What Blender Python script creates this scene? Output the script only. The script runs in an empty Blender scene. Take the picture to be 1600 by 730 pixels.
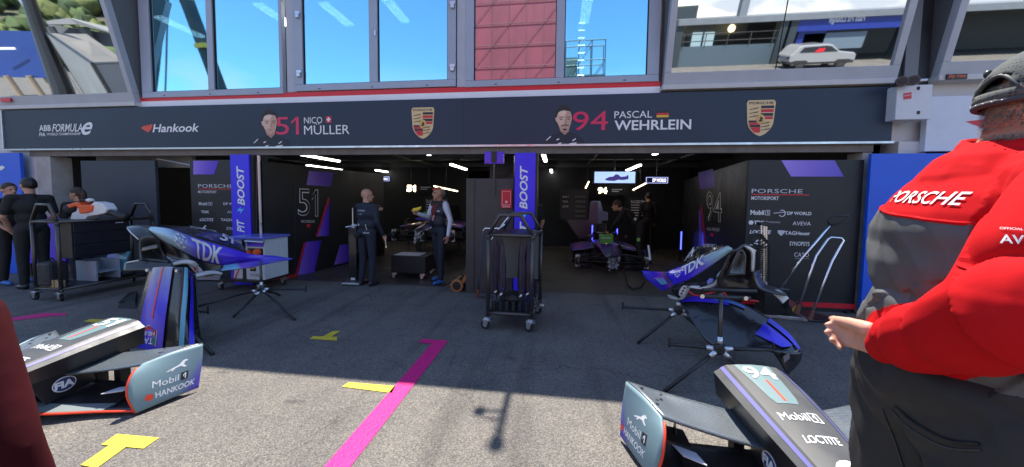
import bpy, bmesh, math, random
from mathutils import Vector, Matrix, noise
random.seed(7)
S = bpy.context.scene
COL = S.collection
PI = math.pi

# ------------------------------------------------------------------ camera, world, sun
H = 1.55
F = 541.0
AX_X = Vector((0.99121412, 0.13172483, 0.01196435))     # camera right
AX_D = Vector((0.01934379, -0.05488534, -0.99830527))   # camera down
AX_F = Vector((-0.13084492, 0.98976571, -0.05695119))   # camera forward
cam = bpy.data.cameras.new('camera')
cam.sensor_width = 36.0
cam.lens = F / 1600 * 36
cam.shift_y = -23 / 1600
cam.clip_start = 0.05
cam.clip_end = 3000
co = bpy.data.objects.new('camera', cam)
COL.objects.link(co)
m3 = Matrix((AX_X, -AX_D, -AX_F)).transposed()
co.matrix_world = Matrix.Translation((0, 0, H)) @ m3.to_4x4()
S.camera = co

SUN_EL = math.radians(66.5)
world = bpy.data.worlds.new('World')
S.world = world
world.use_nodes = True
wn = world.node_tree.nodes
wl = world.node_tree.links
for n_ in list(wn):
    wn.remove(n_)
sky = wn.new('ShaderNodeTexSky')
sky.sky_type = 'NISHITA'
sky.sun_disc = False
sky.sun_elevation = SUN_EL
sky.sun_rotation = 0.0
sky.air_density = 1.0
sky.dust_density = 0.15
sky.ozone_density = 3.0
bg = wn.new('ShaderNodeBackground')
bg.inputs["Strength"].default_value = 0.13
wo = wn.new('ShaderNodeOutputWorld')
# a band of fair-weather cumulus low over the harbour side
tc = wn.new('ShaderNodeTexCoord')
nz = wn.new('ShaderNodeTexNoise')
nz.inputs['Scale'].default_value = 3.2
nz.inputs['Detail'].default_value = 9
nz.inputs['Roughness'].default_value = 0.55
mp = wn.new('ShaderNodeMapping')
mp.inputs['Scale'].default_value = (1, 1, 2.4)
cr = wn.new('ShaderNodeValToRGB')
cr.color_ramp.elements[0].position = 0.44
cr.color_ramp.elements[1].position = 0.56
sx = wn.new('ShaderNodeSeparateXYZ')
band = wn.new('ShaderNodeMapRange')
band.inputs['From Min'].default_value = 0.34
band.inputs['From Max'].default_value = 0.22
mu = wn.new('ShaderNodeMath'); mu.operation = 'MULTIPLY'
mx = wn.new('ShaderNodeMixRGB')
mx.inputs['Color2'].default_value = (3.0,3.15,3.5,1)
wl.new(tc.outputs['Generated'], mp.inputs['Vector'])
wl.new(mp.outputs['Vector'], nz.inputs['Vector'])
wl.new(nz.outputs['Fac'], cr.inputs['Fac'])
wl.new(tc.outputs['Generated'], sx.inputs['Vector'])
wl.new(sx.outputs['Z'], band.inputs['Value'])
wl.new(cr.outputs['Color'], mu.inputs[0])
wl.new(band.outputs['Result'], mu.inputs[1])
wl.new(mu.outputs['Value'], mx.inputs['Fac'])
wl.new(sky.outputs['Color'], mx.inputs['Color1'])
wl.new(mx.outputs['Color'], bg.inputs['Color'])
wl.new(bg.outputs['Background'], wo.inputs['Surface'])

sun = bpy.data.lights.new('sun', 'SUN')
sun.energy = 4.4
sun.angle = math.radians(0.53)
sun.color = (1.0, 0.93, 0.84)
so = bpy.data.objects.new('sun', sun)
COL.objects.link(so)
so.rotation_euler = (-(PI / 2 - SUN_EL), 0, 0)          # light travels towards -Y and down

S.view_settings.view_transform = 'Standard'
S.view_settings.look = 'None'
S.view_settings.gamma = 1.0
S.view_settings.use_curve_mapping = False
S.view_settings.exposure = 1.35
S.cycles.use_denoising = True
S.cycles.max_bounces = 8
S.cycles.diffuse_bounces = 4
S.cycles.glossy_bounces = 4
S.cycles.sample_clamp_indirect = 6.0
S.cycles.caustics_reflective = False
S.cycles.caustics_refractive = False

# ------------------------------------------------------------------ survey helpers: a sight line met with a plane
def ray(px, py):
    return AX_X * (px - 800) + AX_D * (py - 342) + AX_F * F

O = Vector((0, 0, H))
def G(px, py, z=0.0):
    d = ray(px, py); return O + d * ((z - H) / d.z)
def A(px, py, y):
    d = ray(px, py); return O + d * (y / d.y)
def XP(px, py, x):
    d = ray(px, py); return O + d * (x / d.x)
def V(*a):
    return Vector(a)

# ------------------------------------------------------------------ materials
def pm(name, rgb, rough=0.5, metal=0.0, var=0.0, vscale=6.0, bump=0.0, bscale=60.0, coat=0.0, spec=0.5, emit=None, es=0.0, stretch=None, rvar=0.0):
    m = bpy.data.materials.new(name)
    m.use_nodes = True
    nt = m.node_tree
    b = nt.nodes['Principled BSDF']
    b.inputs['Base Color'].default_value = (*rgb, 1)
    b.inputs['Roughness'].default_value = rough
    b.inputs['Metallic'].default_value = metal
    b.inputs['Coat Weight'].default_value = coat
    b.inputs['Coat Roughness'].default_value = 0.08
    b.inputs['Specular IOR Level'].default_value = spec
    if emit:
        b.inputs['Emission Color'].default_value = (*emit, 1)
        b.inputs['Emission Strength'].default_value = es
    if var or bump or rvar:
        t = nt.nodes.new('ShaderNodeTexCoord')
        mpn = nt.nodes.new('ShaderNodeMapping')
        if stretch:
            mpn.inputs['Scale'].default_value = stretch
        nt.links.new(t.outputs['Object'], mpn.inputs['Vector'])
    if var or rvar:
        n = nt.nodes.new('ShaderNodeTexNoise')
        n.inputs['Scale'].default_value = vscale
        n.inputs['Detail'].default_value = 6
        n.inputs['Roughness'].default_value = 0.6
        nt.links.new(mpn.outputs['Vector'], n.inputs['Vector'])
    if var:
        r = nt.nodes.new('ShaderNodeValToRGB')
        r.color_ramp.elements[0].position = 0.3
        r.color_ramp.elements[1].position = 0.7
        r.color_ramp.elements[0].color = (*[c * (1 - var) for c in rgb], 1)
        r.color_ramp.elements[1].color = (*[min(1, c * (1 + var)) for c in rgb], 1)
        nt.links.new(n.outputs['Fac'], r.inputs['Fac'])
        nt.links.new(r.outputs['Color'], b.inputs['Base Color'])
    if rvar:
        mr = nt.nodes.new('ShaderNodeMapRange')
        mr.inputs['From Min'].default_value = 0.3
        mr.inputs['From Max'].default_value = 0.7
        mr.inputs['To Min'].default_value = max(0.02, rough - rvar)
        mr.inputs['To Max'].default_value = min(1, rough + rvar)
        nt.links.new(n.outputs['Fac'], mr.inputs['Value'])
        nt.links.new(mr.outputs['Result'], b.inputs['Roughness'])
    if bump:
        n2 = nt.nodes.new('ShaderNodeTexNoise')
        n2.inputs['Scale'].default_value = bscale
        n2.inputs['Detail'].default_value = 4
        nt.links.new(mpn.outputs['Vector'], n2.inputs['Vector'])
        bp = nt.nodes.new('ShaderNodeBump')
        bp.inputs['Strength'].default_value = bump
        bp.inputs['Distance'].default_value = 0.02
        nt.links.new(n2.outputs['Fac'], bp.inputs['Height'])
        nt.links.new(bp.outputs['Normal'], b.inputs['Normal'])
    return m

def grad(name, stops, axis=0, rough=0.3, coat=0.5, metal=0.0, mixaxis=0.0, bias=0.0):
    """printed colour blend running along the part's own UV"""
    m = bpy.data.materials.new(name)
    m.use_nodes = True
    nt = m.node_tree
    b = nt.nodes['Principled BSDF']
    b.inputs['Roughness'].default_value = rough
    b.inputs['Coat Weight'].default_value = coat
    b.inputs['Coat Roughness'].default_value = 0.1
    b.inputs['Metallic'].default_value = metal
    uv = nt.nodes.new('ShaderNodeUVMap')
    s = nt.nodes.new('ShaderNodeSeparateXYZ')
    r = nt.nodes.new('ShaderNodeValToRGB')
    el = r.color_ramp.elements
    while len(el) < len(stops):
        el.new(0.5)
    for e, (p, c) in zip(el, stops):
        e.position = p
        e.color = (*c, 1)
    nt.links.new(uv.outputs['UV'], s.inputs['Vector'])
    if mixaxis:
        mm = nt.nodes.new('ShaderNodeMath'); mm.operation = 'MULTIPLY_ADD'
        mm.inputs[1].default_value = mixaxis
        nt.links.new(s.outputs['XY'[1 - axis]], mm.inputs[0])
        nt.links.new(s.outputs['XY'[axis]], mm.inputs[2])
        ad = nt.nodes.new('ShaderNodeMath'); ad.operation = 'ADD'; ad.inputs[1].default_value = bias
        nt.links.new(mm.outputs['Value'], ad.inputs[0]); nt.links.new(ad.outputs['Value'], r.inputs['Fac'])
    else:
        nt.links.new(s.outputs['XY'[axis]], r.inputs['Fac'])
    nt.links.new(r.outputs['Color'], b.inputs['Base Color'])
    return m

# ------------------------------------------------------------------ mesh builder
class MB:
    def __init__(s):
        s.v = []; s.f = []; s.mi = []; s.cur = 0; s.uv = {}
    def add(s, vs, fs):
        o = len(s.v)
        s.v += [Vector(p) for p in vs]
        for f in fs:
            s.f.append(tuple(i + o for i in f)); s.mi.append(s.cur)
        return s
    def box(s, p0, p1):
        (x0, y0, z0), (x1, y1, z1) = p0, p1
        x0, x1 = min(x0, x1), max(x0, x1); y0, y1 = min(y0, y1), max(y0, y1); z0, z1 = min(z0, z1), max(z0, z1)
        return s.add([(x0, y0, z0), (x1, y0, z0), (x1, y1, z0), (x0, y1, z0), (x0, y0, z1), (x1, y0, z1), (x1, y1, z1), (x0, y1, z1)],
                     [(3, 2, 1, 0), (4, 5, 6, 7), (0, 1, 5, 4), (1, 2, 6, 5), (2, 3, 7, 6), (3, 0, 4, 7)])
    def obox(s, c, size, u, w=None):
        """box about c with its length along u, its width along w"""
        u = Vector(u).normalized(); w = Vector(w if w else (0, 0, 1)); w = (w - u * w.dot(u)).normalized(); t = u.cross(w)
        c = Vector(c); a, b, d = [q / 2 for q in size]
        vs = [c + u * i * a + w * j * b + t * k * d for k in (-1, 1) for j in (-1, 1) for i in (-1, 1)]
        return s.add(vs, [(0, 1, 3, 2), (4, 6, 7, 5), (0, 4, 5, 1), (2, 3, 7, 6), (0, 2, 6, 4), (1, 5, 7, 3)])
    def tube(s, pts, r, seg=10, r2=None, cap=True):
        pts = [Vector(p) for p in pts]
        n = len(pts)
        t0 = (pts[1] - pts[0]).normalized()
        up = V(0, 0, 1) if abs(t0.z) < 0.9 else V(1, 0, 0)
        side = t0.cross(up).normalized()
        vs = []
        for i, p in enumerate(pts):
            if i == 0: t = pts[1] - pts[0]
            elif i == n - 1: t = pts[-1] - pts[-2]
            else: t = (pts[i + 1] - p).normalized() + (p - pts[i - 1]).normalized()
            t = t.normalized()
            side = (side - t * side.dot(t)).normalized()
            w = t.cross(side)
            rr = r[i] if isinstance(r, (list, tuple)) else (r if r2 is None else r + (r2 - r) * i / (n - 1))
            for k in range(seg):
                a = 2 * PI * k / seg
                vs.append(p + side * math.cos(a) * rr + w * math.sin(a) * rr)
        fs = []
        for i in range(n - 1):
            for k in range(seg):
                a, b = i * seg + k, i * seg + (k + 1) % seg
                fs.append((a, b, b + seg, a + seg))
        if cap:
            fs.append(tuple(reversed(range(seg)))); fs.append(tuple(range((n - 1) * seg, n * seg)))
        return s.add(vs, fs)
    def lathe(s, prof, c=(0, 0, 0), axis=(0, 0, 1), seg=20):
        ax = Vector(axis).normalized()
        up = V(0, 0, 1) if abs(ax.z) < 0.9 else V(1, 0, 0)
        u = ax.cross(up).normalized(); w = ax.cross(u); c = Vector(c)
        vs = []
        for (r, h) in prof:
            for k in range(seg):
                a = 2 * PI * k / seg
                vs.append(c + ax * h + u * math.cos(a) * r + w * math.sin(a) * r)
        fs = []
        for i in range(len(prof) - 1):
            for k in range(seg):
                a, b = i * seg + k, i * seg + (k + 1) % seg
                fs.append((a, b, b + seg, a + seg))
        fs.append(tuple(reversed(range(seg)))); fs.append(tuple(range((len(prof) - 1) * seg, len(prof) * seg)))
        return s.add(vs, fs)
    def ell(s, c, rad, seg=16, rings=10, rot=None):
        c = Vector(c); vs = []; fs = []
        for i in range(rings + 1):
            th = PI * i / rings
            for k in range(seg):
                a = 2 * PI * k / seg
                p = V(rad[0] * math.sin(th) * math.cos(a), rad[1] * math.sin(th) * math.sin(a), rad[2] * math.cos(th))
                if rot is not None: p = rot @ p
                vs.append(c + p)
        for i in range(rings):
            for k in range(seg):
                a, b = i * seg + k, i * seg + (k + 1) % seg
                fs.append((a, a + seg, b + seg, b))
        return s.add(vs, fs)
    def prism(s, pts, d):
        """flat outline pts pushed through by d"""
        pts = [Vector(p) for p in pts]; d = Vector(d); n = len(pts)
        fs = [tuple(range(n)), tuple(reversed(range(n, 2 * n)))]
        for i in range(n):
            j = (i + 1) % n
            fs.append((j, i, i + n, j + n))
        return s.add(pts + [p + d for p in pts], fs)
    def poly(s, pts):
        return s.add(pts, [tuple(range(len(pts)))])
    def build(s, name, mat, parent=None, smooth=False, bevel=0.0, solid=0.0, loc=None, keep=False):
        me = bpy.data.meshes.new(name)
        me.from_pydata([tuple(p) for p in s.v], [], s.f)
        mats = mat if isinstance(mat, (list, tuple)) else [mat]
        for q in mats: me.materials.append(q)
        for p, i in zip(me.polygons, s.mi):
            p.material_index = i
            p.use_smooth = smooth
        if s.uv:
            l = me.uv_layers.new(name='UVMap')
            for lp in me.loops:
                l.data[lp.index].uv = s.uv.get(lp.vertex_index, (0, 0))
        me.update()
        if not keep and not s.uv:
            bm = bmesh.new(); bm.from_mesh(me)
            bmesh.ops.recalc_face_normals(bm, faces=bm.faces)
            bm.to_mesh(me); bm.free()
        o = bpy.data.objects.new(name, me)
        COL.objects.link(o)
        if parent is not None:
            o.parent = parent
            o.matrix_parent_inverse = Matrix.Identity(4)
            if parent.get('wpos') is not None:
                o.matrix_parent_inverse = Matrix.Translation(-Vector(parent['wpos']))
        if bevel:
            b = o.modifiers.new('b', 'BEVEL'); b.width = bevel; b.segments = 2; b.limit_method = 'ANGLE'; b.angle_limit = 0.7
        if solid:
            b = o.modifiers.new('s', 'SOLIDIFY'); b.thickness = abs(solid); b.offset = 1 if solid > 0 else -1
        return o

def tag(o, label=None, cat=None, group=None, kind=None):
    if label: o['label'] = label
    if cat: o['category'] = cat
    if group: o['group'] = group
    if kind: o['kind'] = kind
    return o
def thing(name, label, cat, loc=(0, 0, 0), group=None):
    """Empty at the thing's base; its parts are given in world coordinates"""
    o = bpy.data.objects.new(name, None)
    COL.objects.link(o)
    o.location = loc
    o.empty_display_size = 0.1
    o['wpos'] = tuple(loc)
    return tag(o, label, cat, group)
def copy_tree(o, parent=None):
    c = o.copy(); COL.objects.link(c)
    if parent is not None: c.parent = parent
    for ch in list(o.children):
        copy_tree(ch, c)
    return c

# ------------------------------------------------------------------ lettering
_tc = {}
ONE = lambda x0, x1, t: ([(x1 - t, 0), (x1, 0), (x1, 1), (x1 - t * .85, 1), (x0, .74), (x0, .74 - t * 1.1), (x1 - t, .84)], [(0, 1, 2, 3, 6), (3, 4, 5, 6)])
def fine_geo(vs, fs, step=.05):
    """cut the flat letter shapes small enough to follow a curved panel"""
    bm = bmesh.new(); bv = [bm.verts.new((a, b, 0)) for a, b in vs]
    for f in fs:
        try: bm.faces.new([bv[i] for i in f])
        except ValueError: pass
    bmesh.ops.triangulate(bm, faces=bm.faces)
    for _ in range(5):
        es = [e for e in bm.edges if e.calc_length() > step]
        if not es: break
        bmesh.ops.subdivide_edges(bm, edges=es, cuts=1); bmesh.ops.triangulate(bm, faces=bm.faces)
    bm.verts.index_update()
    r = [(v.co.x, v.co.y) for v in bm.verts], [tuple(v.index for v in f.verts) for f in bm.faces]
    bm.free(); return r
def text_geo(txt, bold=0.0, shear=0.0, sp=1.0):
    k = (txt, bold, shear, sp)
    if k not in _tc and txt in ('51', '[1]', '1'):
        if txt == '51':
            v5, f5, _ = text_geo('5', bold, shear, sp); vs = [(a * .58, b) for a, b in v5]; fs = list(f5)
            o, g_ = ONE(.68, 1.0, .13 + bold * 1.6)
        elif txt == '1': vs, fs = [], []; o, g_ = ONE(0, 1, .42)
        else:
            vs, fs = [], []; t = .09
            for (a, b, c, d) in ((0, 0, 1, t), (0, 1 - t, 1, 1), (0, t, t, 1 - t), (1 - t, t, 1, 1 - t)):
                n = len(vs); vs += [(a, b), (c, b), (c, d), (a, d)]; fs.append((n, n + 1, n + 2, n + 3))
            o, g_ = ONE(0, 1, .42); o = [(.34 + a * .30, .2 + b * .6) for a, b in o]
        n = len(vs); vs = vs + o; fs = fs + [tuple(i + n for i in f) for f in g_]
        _tc[k] = (vs, fs, 1.0)
    if k not in _tc:
        cu = bpy.data.curves.new('lettering', 'FONT')
        cu.body = txt; cu.size = 1; cu.offset = bold; cu.shear = shear; cu.space_character = sp
        cu.resolution_u = 3
        ob = bpy.data.objects.new('lettering', cu)
        COL.objects.link(ob)
        dg = bpy.context.evaluated_depsgraph_get()
        me = bpy.data.meshes.new_from_object(ob.evaluated_get(dg))
        vs = [v.co.copy() for v in me.vertices]
        fs = [tuple(p.vertices) for p in me.polygons]
        bpy.data.objects.remove(ob); bpy.data.curves.remove(cu); bpy.data.meshes.remove(me)
        xs = [v.x for v in vs]; ys = [v.y for v in vs]
        x0, x1, y0, y1 = min(xs), max(xs), min(ys), max(ys)
        _tc[k] = ([((v.x - x0) / (x1 - x0), (v.y - y0) / (y1 - y0)) for v in vs], fs, (x1 - x0) / (y1 - y0))
    return _tc[k]
def quadmap(q):
    tl, tr, br, bl = [Vector(p) for p in q]
    return lambda u, v: (bl * (1 - u) + br * u) * (1 - v) + (tl * (1 - u) + tr * u) * v
def letters(mb, txt, fn, bold=0.0, shear=0.0, sp=1.0, u=(0, 1), v=(0, 1), fine=False):
    vs, fs, asp = text_geo(txt, bold, shear, sp)
    if fine: vs, fs = fine_geo(vs, fs, .045 if len(txt) < 4 else .03)
    mb.add([fn(u[0] + (u[1] - u[0]) * a, v[0] + (v[1] - v[0]) * b) for a, b in vs], fs)
    return mb
def lettering(txt, q, mat, parent, bold=0.0, shear=0.0, sp=1.0, name='lettering'):
    fn = q if callable(q) else quadmap(q)
    return letters(MB(), txt, fn, bold, shear, sp, fine=callable(q)).build(name, mat, parent, keep=True)
def RA(x0, y0, x1, y1, Y):
    """upright rectangle on the plane y=Y seen between two pixels"""
    xm, ym = (x0 + x1) / 2, (y0 + y1) / 2
    X0 = A(x0, ym, Y).x; X1 = A(x1, ym, Y).x; Z0 = A(xm, y1, Y).z; Z1 = A(xm, y0, Y).z
    return X0, X1, Z0, Z1
def RQ(x0, y0, x1, y1, Y):
    X0, X1, Z0, Z1 = RA(x0, y0, x1, y1, Y)
    return [V(X0, Y, Z1), V(X1, Y, Z1), V(X1, Y, Z0), V(X0, Y, Z0)]

# ------------------------------------------------------------------ smooth sheets
def cr1(P, t):
    n = len(P) - 1
    x = min(max(t, 0.0), 1.0) * n
    i = min(int(x), n - 1); f = x - i
    p1, p2 = P[i], P[i + 1]
    p0 = P[i - 1] if i > 0 else p1 * 2 - p2
    p3 = P[i + 2] if i + 2 <= n else p2 * 2 - p1
    return 0.5 * ((2 * p1) + (p2 - p0) * f + (2 * p0 - 5 * p1 + 4 * p2 - p3) * f * f + (3 * p1 - p0 - 3 * p2 + p3) * f ** 3)
class Sheet:
    """rows of control points, smooth both ways; u runs along a row, v across the rows"""
    def __init__(s, rows):
        s.rows = [[Vector(p) for p in r] for r in rows]
    def at(s, u, v):
        return cr1([cr1(r, u) for r in s.rows], v)
    def nrm(s, u, v):
        e = 0.01
        du = s.at(min(1, u + e), v) - s.at(max(0, u - e), v)
        dv = s.at(u, min(1, v + e)) - s.at(u, max(0, v - e))
        return du.cross(dv).normalized()
    def fill(s, mb, nu=16, nv=10, u=(0, 1), v=(0, 1), off=0.0):
        o = len(mb.v); vs = []; fs = []
        for j in range(nv + 1):
            for i in range(nu + 1):
                a = u[0] + (u[1] - u[0]) * i / nu; b = v[0] + (v[1] - v[0]) * j / nv
                p = s.at(a, b)
                if off: p = p + s.nrm(a, b) * off
                vs.append(p); mb.uv[o + len(vs) - 1] = (i / nu, j / nv)
        for j in range(nv):
            for i in range(nu):
                k = j * (nu + 1) + i
                fs.append((k, k + 1, k + nu + 2, k + nu + 1))
        mb.add(vs, fs)
        return mb
    def build(s, name, mat, parent, nu=16, nv=10, solid=0.006, u=(0, 1), v=(0, 1), off=0.0):
        return s.fill(MB(), nu, nv, u, v, off).build(name, mat, parent, smooth=True, solid=solid, keep=True)
    def fn(s, u, v, off):
        return lambda a, b: (lambda uu, vv: s.at(uu, vv) + s.nrm(uu, vv) * off)(u[0] + (u[1] - u[0]) * a, v[0] + (v[1] - v[0]) * b)

# ------------------------------------------------------------------ shared materials
M = {}
M['black'] = pm('black_panel', (0.012, 0.013, 0.016), 0.45, var=0.25, vscale=3, rvar=0.1)
M['navy'] = pm('navy_panel', (0.022, 0.032, 0.055), 0.45, var=0.12, vscale=2)
M['banner'] = pm('banner_navy', (0.014, 0.028, 0.056), 0.5, var=0.10, vscale=0.8)
M['white'] = pm('white_print', (0.82, 0.82, 0.82), 0.45)
M['offwhite'] = pm('pale_print', (0.6, 0.62, 0.66), 0.45)
M['red'] = pm('red_print', (0.62, 0.015, 0.03), 0.4)
M['pink'] = pm('pink_print', (0.75, 0.02, 0.10), 0.4)
M['purple'] = pm('purple_print', (0.11, 0.045, 0.70), 0.35, var=0.25, vscale=1.5)
M['blue'] = pm('violet_blue_print', (0.045, 0.03, 0.80), 0.35, var=0.1, vscale=2)
M['teal'] = pm('teal_print', (0.30, 0.52, 0.56), 0.35)
M['alu'] = pm('aluminium', (0.62, 0.64, 0.68), 0.35, 1.0, rvar=0.12, vscale=9)
M['frame'] = pm('window_frame_paint', (0.42, 0.45, 0.50), 0.4, var=0.06, vscale=3)
M['concrete'] = pm('painted_concrete', (0.40, 0.38, 0.36), 0.8, var=0.2, vscale=4, bump=0.3, bscale=40)
M['beige'] = pm('beige_lintel', (0.17, 0.15, 0.135), 0.7, var=0.2, vscale=5)
M['rubber'] = pm('rubber', (0.02, 0.02, 0.02), 0.8)
M['blkmetal'] = pm('black_powder_coat', (0.018, 0.018, 0.02), 0.38, var=0.3, vscale=14, rvar=0.12)
M['gunmetal'] = pm('bronze_grey_tube', (0.10, 0.09, 0.085), 0.35, 0.7, rvar=0.1)
M['chrome'] = pm('chrome', (0.75, 0.76, 0.8), 0.16, 1.0, rvar=0.08, vscale=12)
M['carbon'] = pm('carbon_black', (0.012, 0.012, 0.013), 0.25, coat=0.6, var=0.2, vscale=20)
M['skin'] = pm('skin', (0.50, 0.27, 0.18), 0.5, var=0.08, vscale=30)
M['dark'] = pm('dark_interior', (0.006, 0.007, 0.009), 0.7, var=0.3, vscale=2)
M['tube_lit'] = pm('lit_tube', (0.9, 0.9, 0.9), 0.4, emit=(1, 0.97, 0.92), es=4.5)
M['orange'] = pm('orange_plastic', (0.80, 0.10, 0.015), 0.4)
M['whiteplastic'] = pm('white_plastic', (0.72, 0.72, 0.70), 0.4, var=0.05, vscale=8)
# ================================================================== SETTING: ground
def asphalt_mat():
    m = bpy.data.materials.new('worn_asphalt'); m.use_nodes = True
    nt = m.node_tree; b = nt.nodes['Principled BSDF']; L = nt.links.new
    t = nt.nodes.new('ShaderNodeTexCoord')
    vo = nt.nodes.new('ShaderNodeTexVoronoi'); vo.inputs['Scale'].default_value = 150
    L(t.outputs['Object'], vo.inputs['Vector'])
    r = nt.nodes.new('ShaderNodeValToRGB'); e = r.color_ramp.elements
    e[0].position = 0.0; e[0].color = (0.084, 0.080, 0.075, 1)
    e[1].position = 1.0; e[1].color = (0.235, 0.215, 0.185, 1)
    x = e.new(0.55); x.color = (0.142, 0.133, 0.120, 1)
    sp = nt.nodes.new('ShaderNodeSeparateColor')
    L(vo.outputs['Color'], sp.inputs['Color'])
    L(sp.outputs['Red'], r.inputs['Fac'])
    n = nt.nodes.new('ShaderNodeTexNoise'); n.inputs['Scale'].default_value = 1.3; n.inputs['Detail'].default_value = 7; n.inputs['Roughness'].default_value = 0.65
    L(t.outputs['Object'], n.inputs['Vector'])
    r2 = nt.nodes.new('ShaderNodeValToRGB')
    r2.color_ramp.elements[0].position = 0.32; r2.color_ramp.elements[0].color = (0.72, 0.72, 0.74, 1)
    r2.color_ramp.elements[1].position = 0.66; r2.color_ramp.elements[1].color = (1.08, 1.06, 1.02, 1)
    L(n.outputs['Fac'], r2.inputs['Fac'])
    mm = nt.nodes.new('ShaderNodeMixRGB'); mm.blend_type = 'MULTIPLY'; mm.inputs['Fac'].default_value = 1
    L(r.outputs['Color'], mm.inputs['Color1']); L(r2.outputs['Color'], mm.inputs['Color2'])
    # oil spots
    n3 = nt.nodes.new('ShaderNodeTexNoise'); n3.inputs['Scale'].default_value = 2.1; n3.inputs['Detail'].default_value = 3
    mpp = nt.nodes.new('ShaderNodeMapping'); mpp.inputs['Location'].default_value = (3.1, 1.7, 0); mpp.inputs['Scale'].default_value = (1, 2.2, 1)
    L(t.outputs['Object'], mpp.inputs['Vector']); L(mpp.outputs['Vector'], n3.inputs['Vector'])
    r3 = nt.nodes.new('ShaderNodeValToRGB')
    r3.color_ramp.elements[0].position = 0.66; r3.color_ramp.elements[0].color = (1, 1, 1, 1)
    r3.color_ramp.elements[1].position = 0.74; r3.color_ramp.elements[1].color = (0.45, 0.45, 0.47, 1)
    L(n3.outputs['Fac'], r3.inputs['Fac'])
    m2 = nt.nodes.new('ShaderNodeMixRGB'); m2.blend_type = 'MULTIPLY'; m2.inputs['Fac'].default_value = 0.8
    L(mm.outputs['Color'], m2.inputs['Color1']); L(r3.outputs['Color'], m2.inputs['Color2'])
    # faint tyre rubber laid down along the way in and out of the garages
    n4 = nt.nodes.new('ShaderNodeTexNoise'); n4.inputs['Scale'].default_value = 1.0; n4.inputs['Detail'].default_value = 4
    mp4 = nt.nodes.new('ShaderNodeMapping'); mp4.inputs['Scale'].default_value = (3.2, .22, 1); mp4.inputs['Rotation'].default_value = (0, 0, .12)
    L(t.outputs['Object'], mp4.inputs['Vector']); L(mp4.outputs['Vector'], n4.inputs['Vector'])
    r4 = nt.nodes.new('ShaderNodeValToRGB')
    r4.color_ramp.elements[0].position = 0.54; r4.color_ramp.elements[0].color = (1, 1, 1, 1)
    r4.color_ramp.elements[1].position = 0.70; r4.color_ramp.elements[1].color = (0.62, 0.62, 0.63, 1)
    L(n4.outputs['Fac'], r4.inputs['Fac'])
    m3 = nt.nodes.new('ShaderNodeMixRGB'); m3.blend_type = 'MULTIPLY'; m3.inputs['Fac'].default_value = 0.85
    L(m2.outputs['Color'], m3.inputs['Color1']); L(r4.outputs['Color'], m3.inputs['Color2'])
    # pale dust and hairline cracks
    v5 = nt.nodes.new('ShaderNodeTexVoronoi'); v5.feature = 'DISTANCE_TO_EDGE'; v5.inputs['Scale'].default_value = 0.55
    nw = nt.nodes.new('ShaderNodeTexNoise'); nw.inputs['Scale'].default_value = 2.2; nw.inputs['Detail'].default_value = 6
    av = nt.nodes.new('ShaderNodeMixRGB'); av.blend_type = 'LINEAR_LIGHT'; av.inputs['Fac'].default_value = 0.35
    L(t.outputs['Object'], nw.inputs['Vector']); L(t.outputs['Object'], av.inputs['Color1']); L(nw.outputs['Color'], av.inputs['Color2']); L(av.outputs['Color'], v5.inputs['Vector'])
    r5 = nt.nodes.new('ShaderNodeValToRGB'); r5.color_ramp.elements[0].position = 0.0; r5.color_ramp.elements[0].color = (0.5, 0.5, 0.5, 1); r5.color_ramp.elements[1].position = 0.008; r5.color_ramp.elements[1].color = (1, 1, 1, 1)
    L(v5.outputs['Distance'], r5.inputs['Fac'])
    m5 = nt.nodes.new('ShaderNodeMixRGB'); m5.blend_type = 'MULTIPLY'; m5.inputs['Fac'].default_value = 0.6
    L(m3.outputs['Color'], m5.inputs['Color1']); L(r5.outputs['Color'], m5.inputs['Color2'])
    L(m5.outputs['Color'], b.inputs['Base Color'])
    b.inputs['Roughness'].default_value = 0.82
    b.inputs['Specular IOR Level'].default_value = 0.35
    n2 = nt.nodes.new('ShaderNodeTexNoise'); n2.inputs['Scale'].default_value = 55; n2.inputs['Detail'].default_value = 5
    L(t.outputs['Object'], n2.inputs['Vector'])
    bp = nt.nodes.new('ShaderNodeBump'); bp.inputs['Strength'].default_value = 0.8; bp.inputs['Distance'].default_value = 0.012
    L(n2.outputs['Fac'], bp.inputs['Height'])
    bp2 = nt.nodes.new('ShaderNodeBump'); bp2.inputs['Strength'].default_value = 0.5; bp2.inputs['Distance'].default_value = 0.006; bp2.invert = True
    L(vo.outputs['Distance'], bp2.inputs['Height']); L(bp.outputs['Normal'], bp2.inputs['Normal'])
    L(bp2.outputs['Normal'], b.inputs['Normal'])
    return m
g = MB(); g.poly([(-400, -400, 0), (400, -400, 0), (400, 400, 0), (-400, 400, 0)])
tag(g.build('ground', asphalt_mat()), kind='structure')
YF = 5.44
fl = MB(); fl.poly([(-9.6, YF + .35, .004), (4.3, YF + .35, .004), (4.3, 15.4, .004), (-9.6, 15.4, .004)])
tag(fl.build('garage_floor', pm('garage_floor_paint', (0.065, 0.056, 0.048), 0.55, var=0.35, vscale=1.6, rvar=0.2, bump=0.1, bscale=30)), kind='structure')

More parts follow.
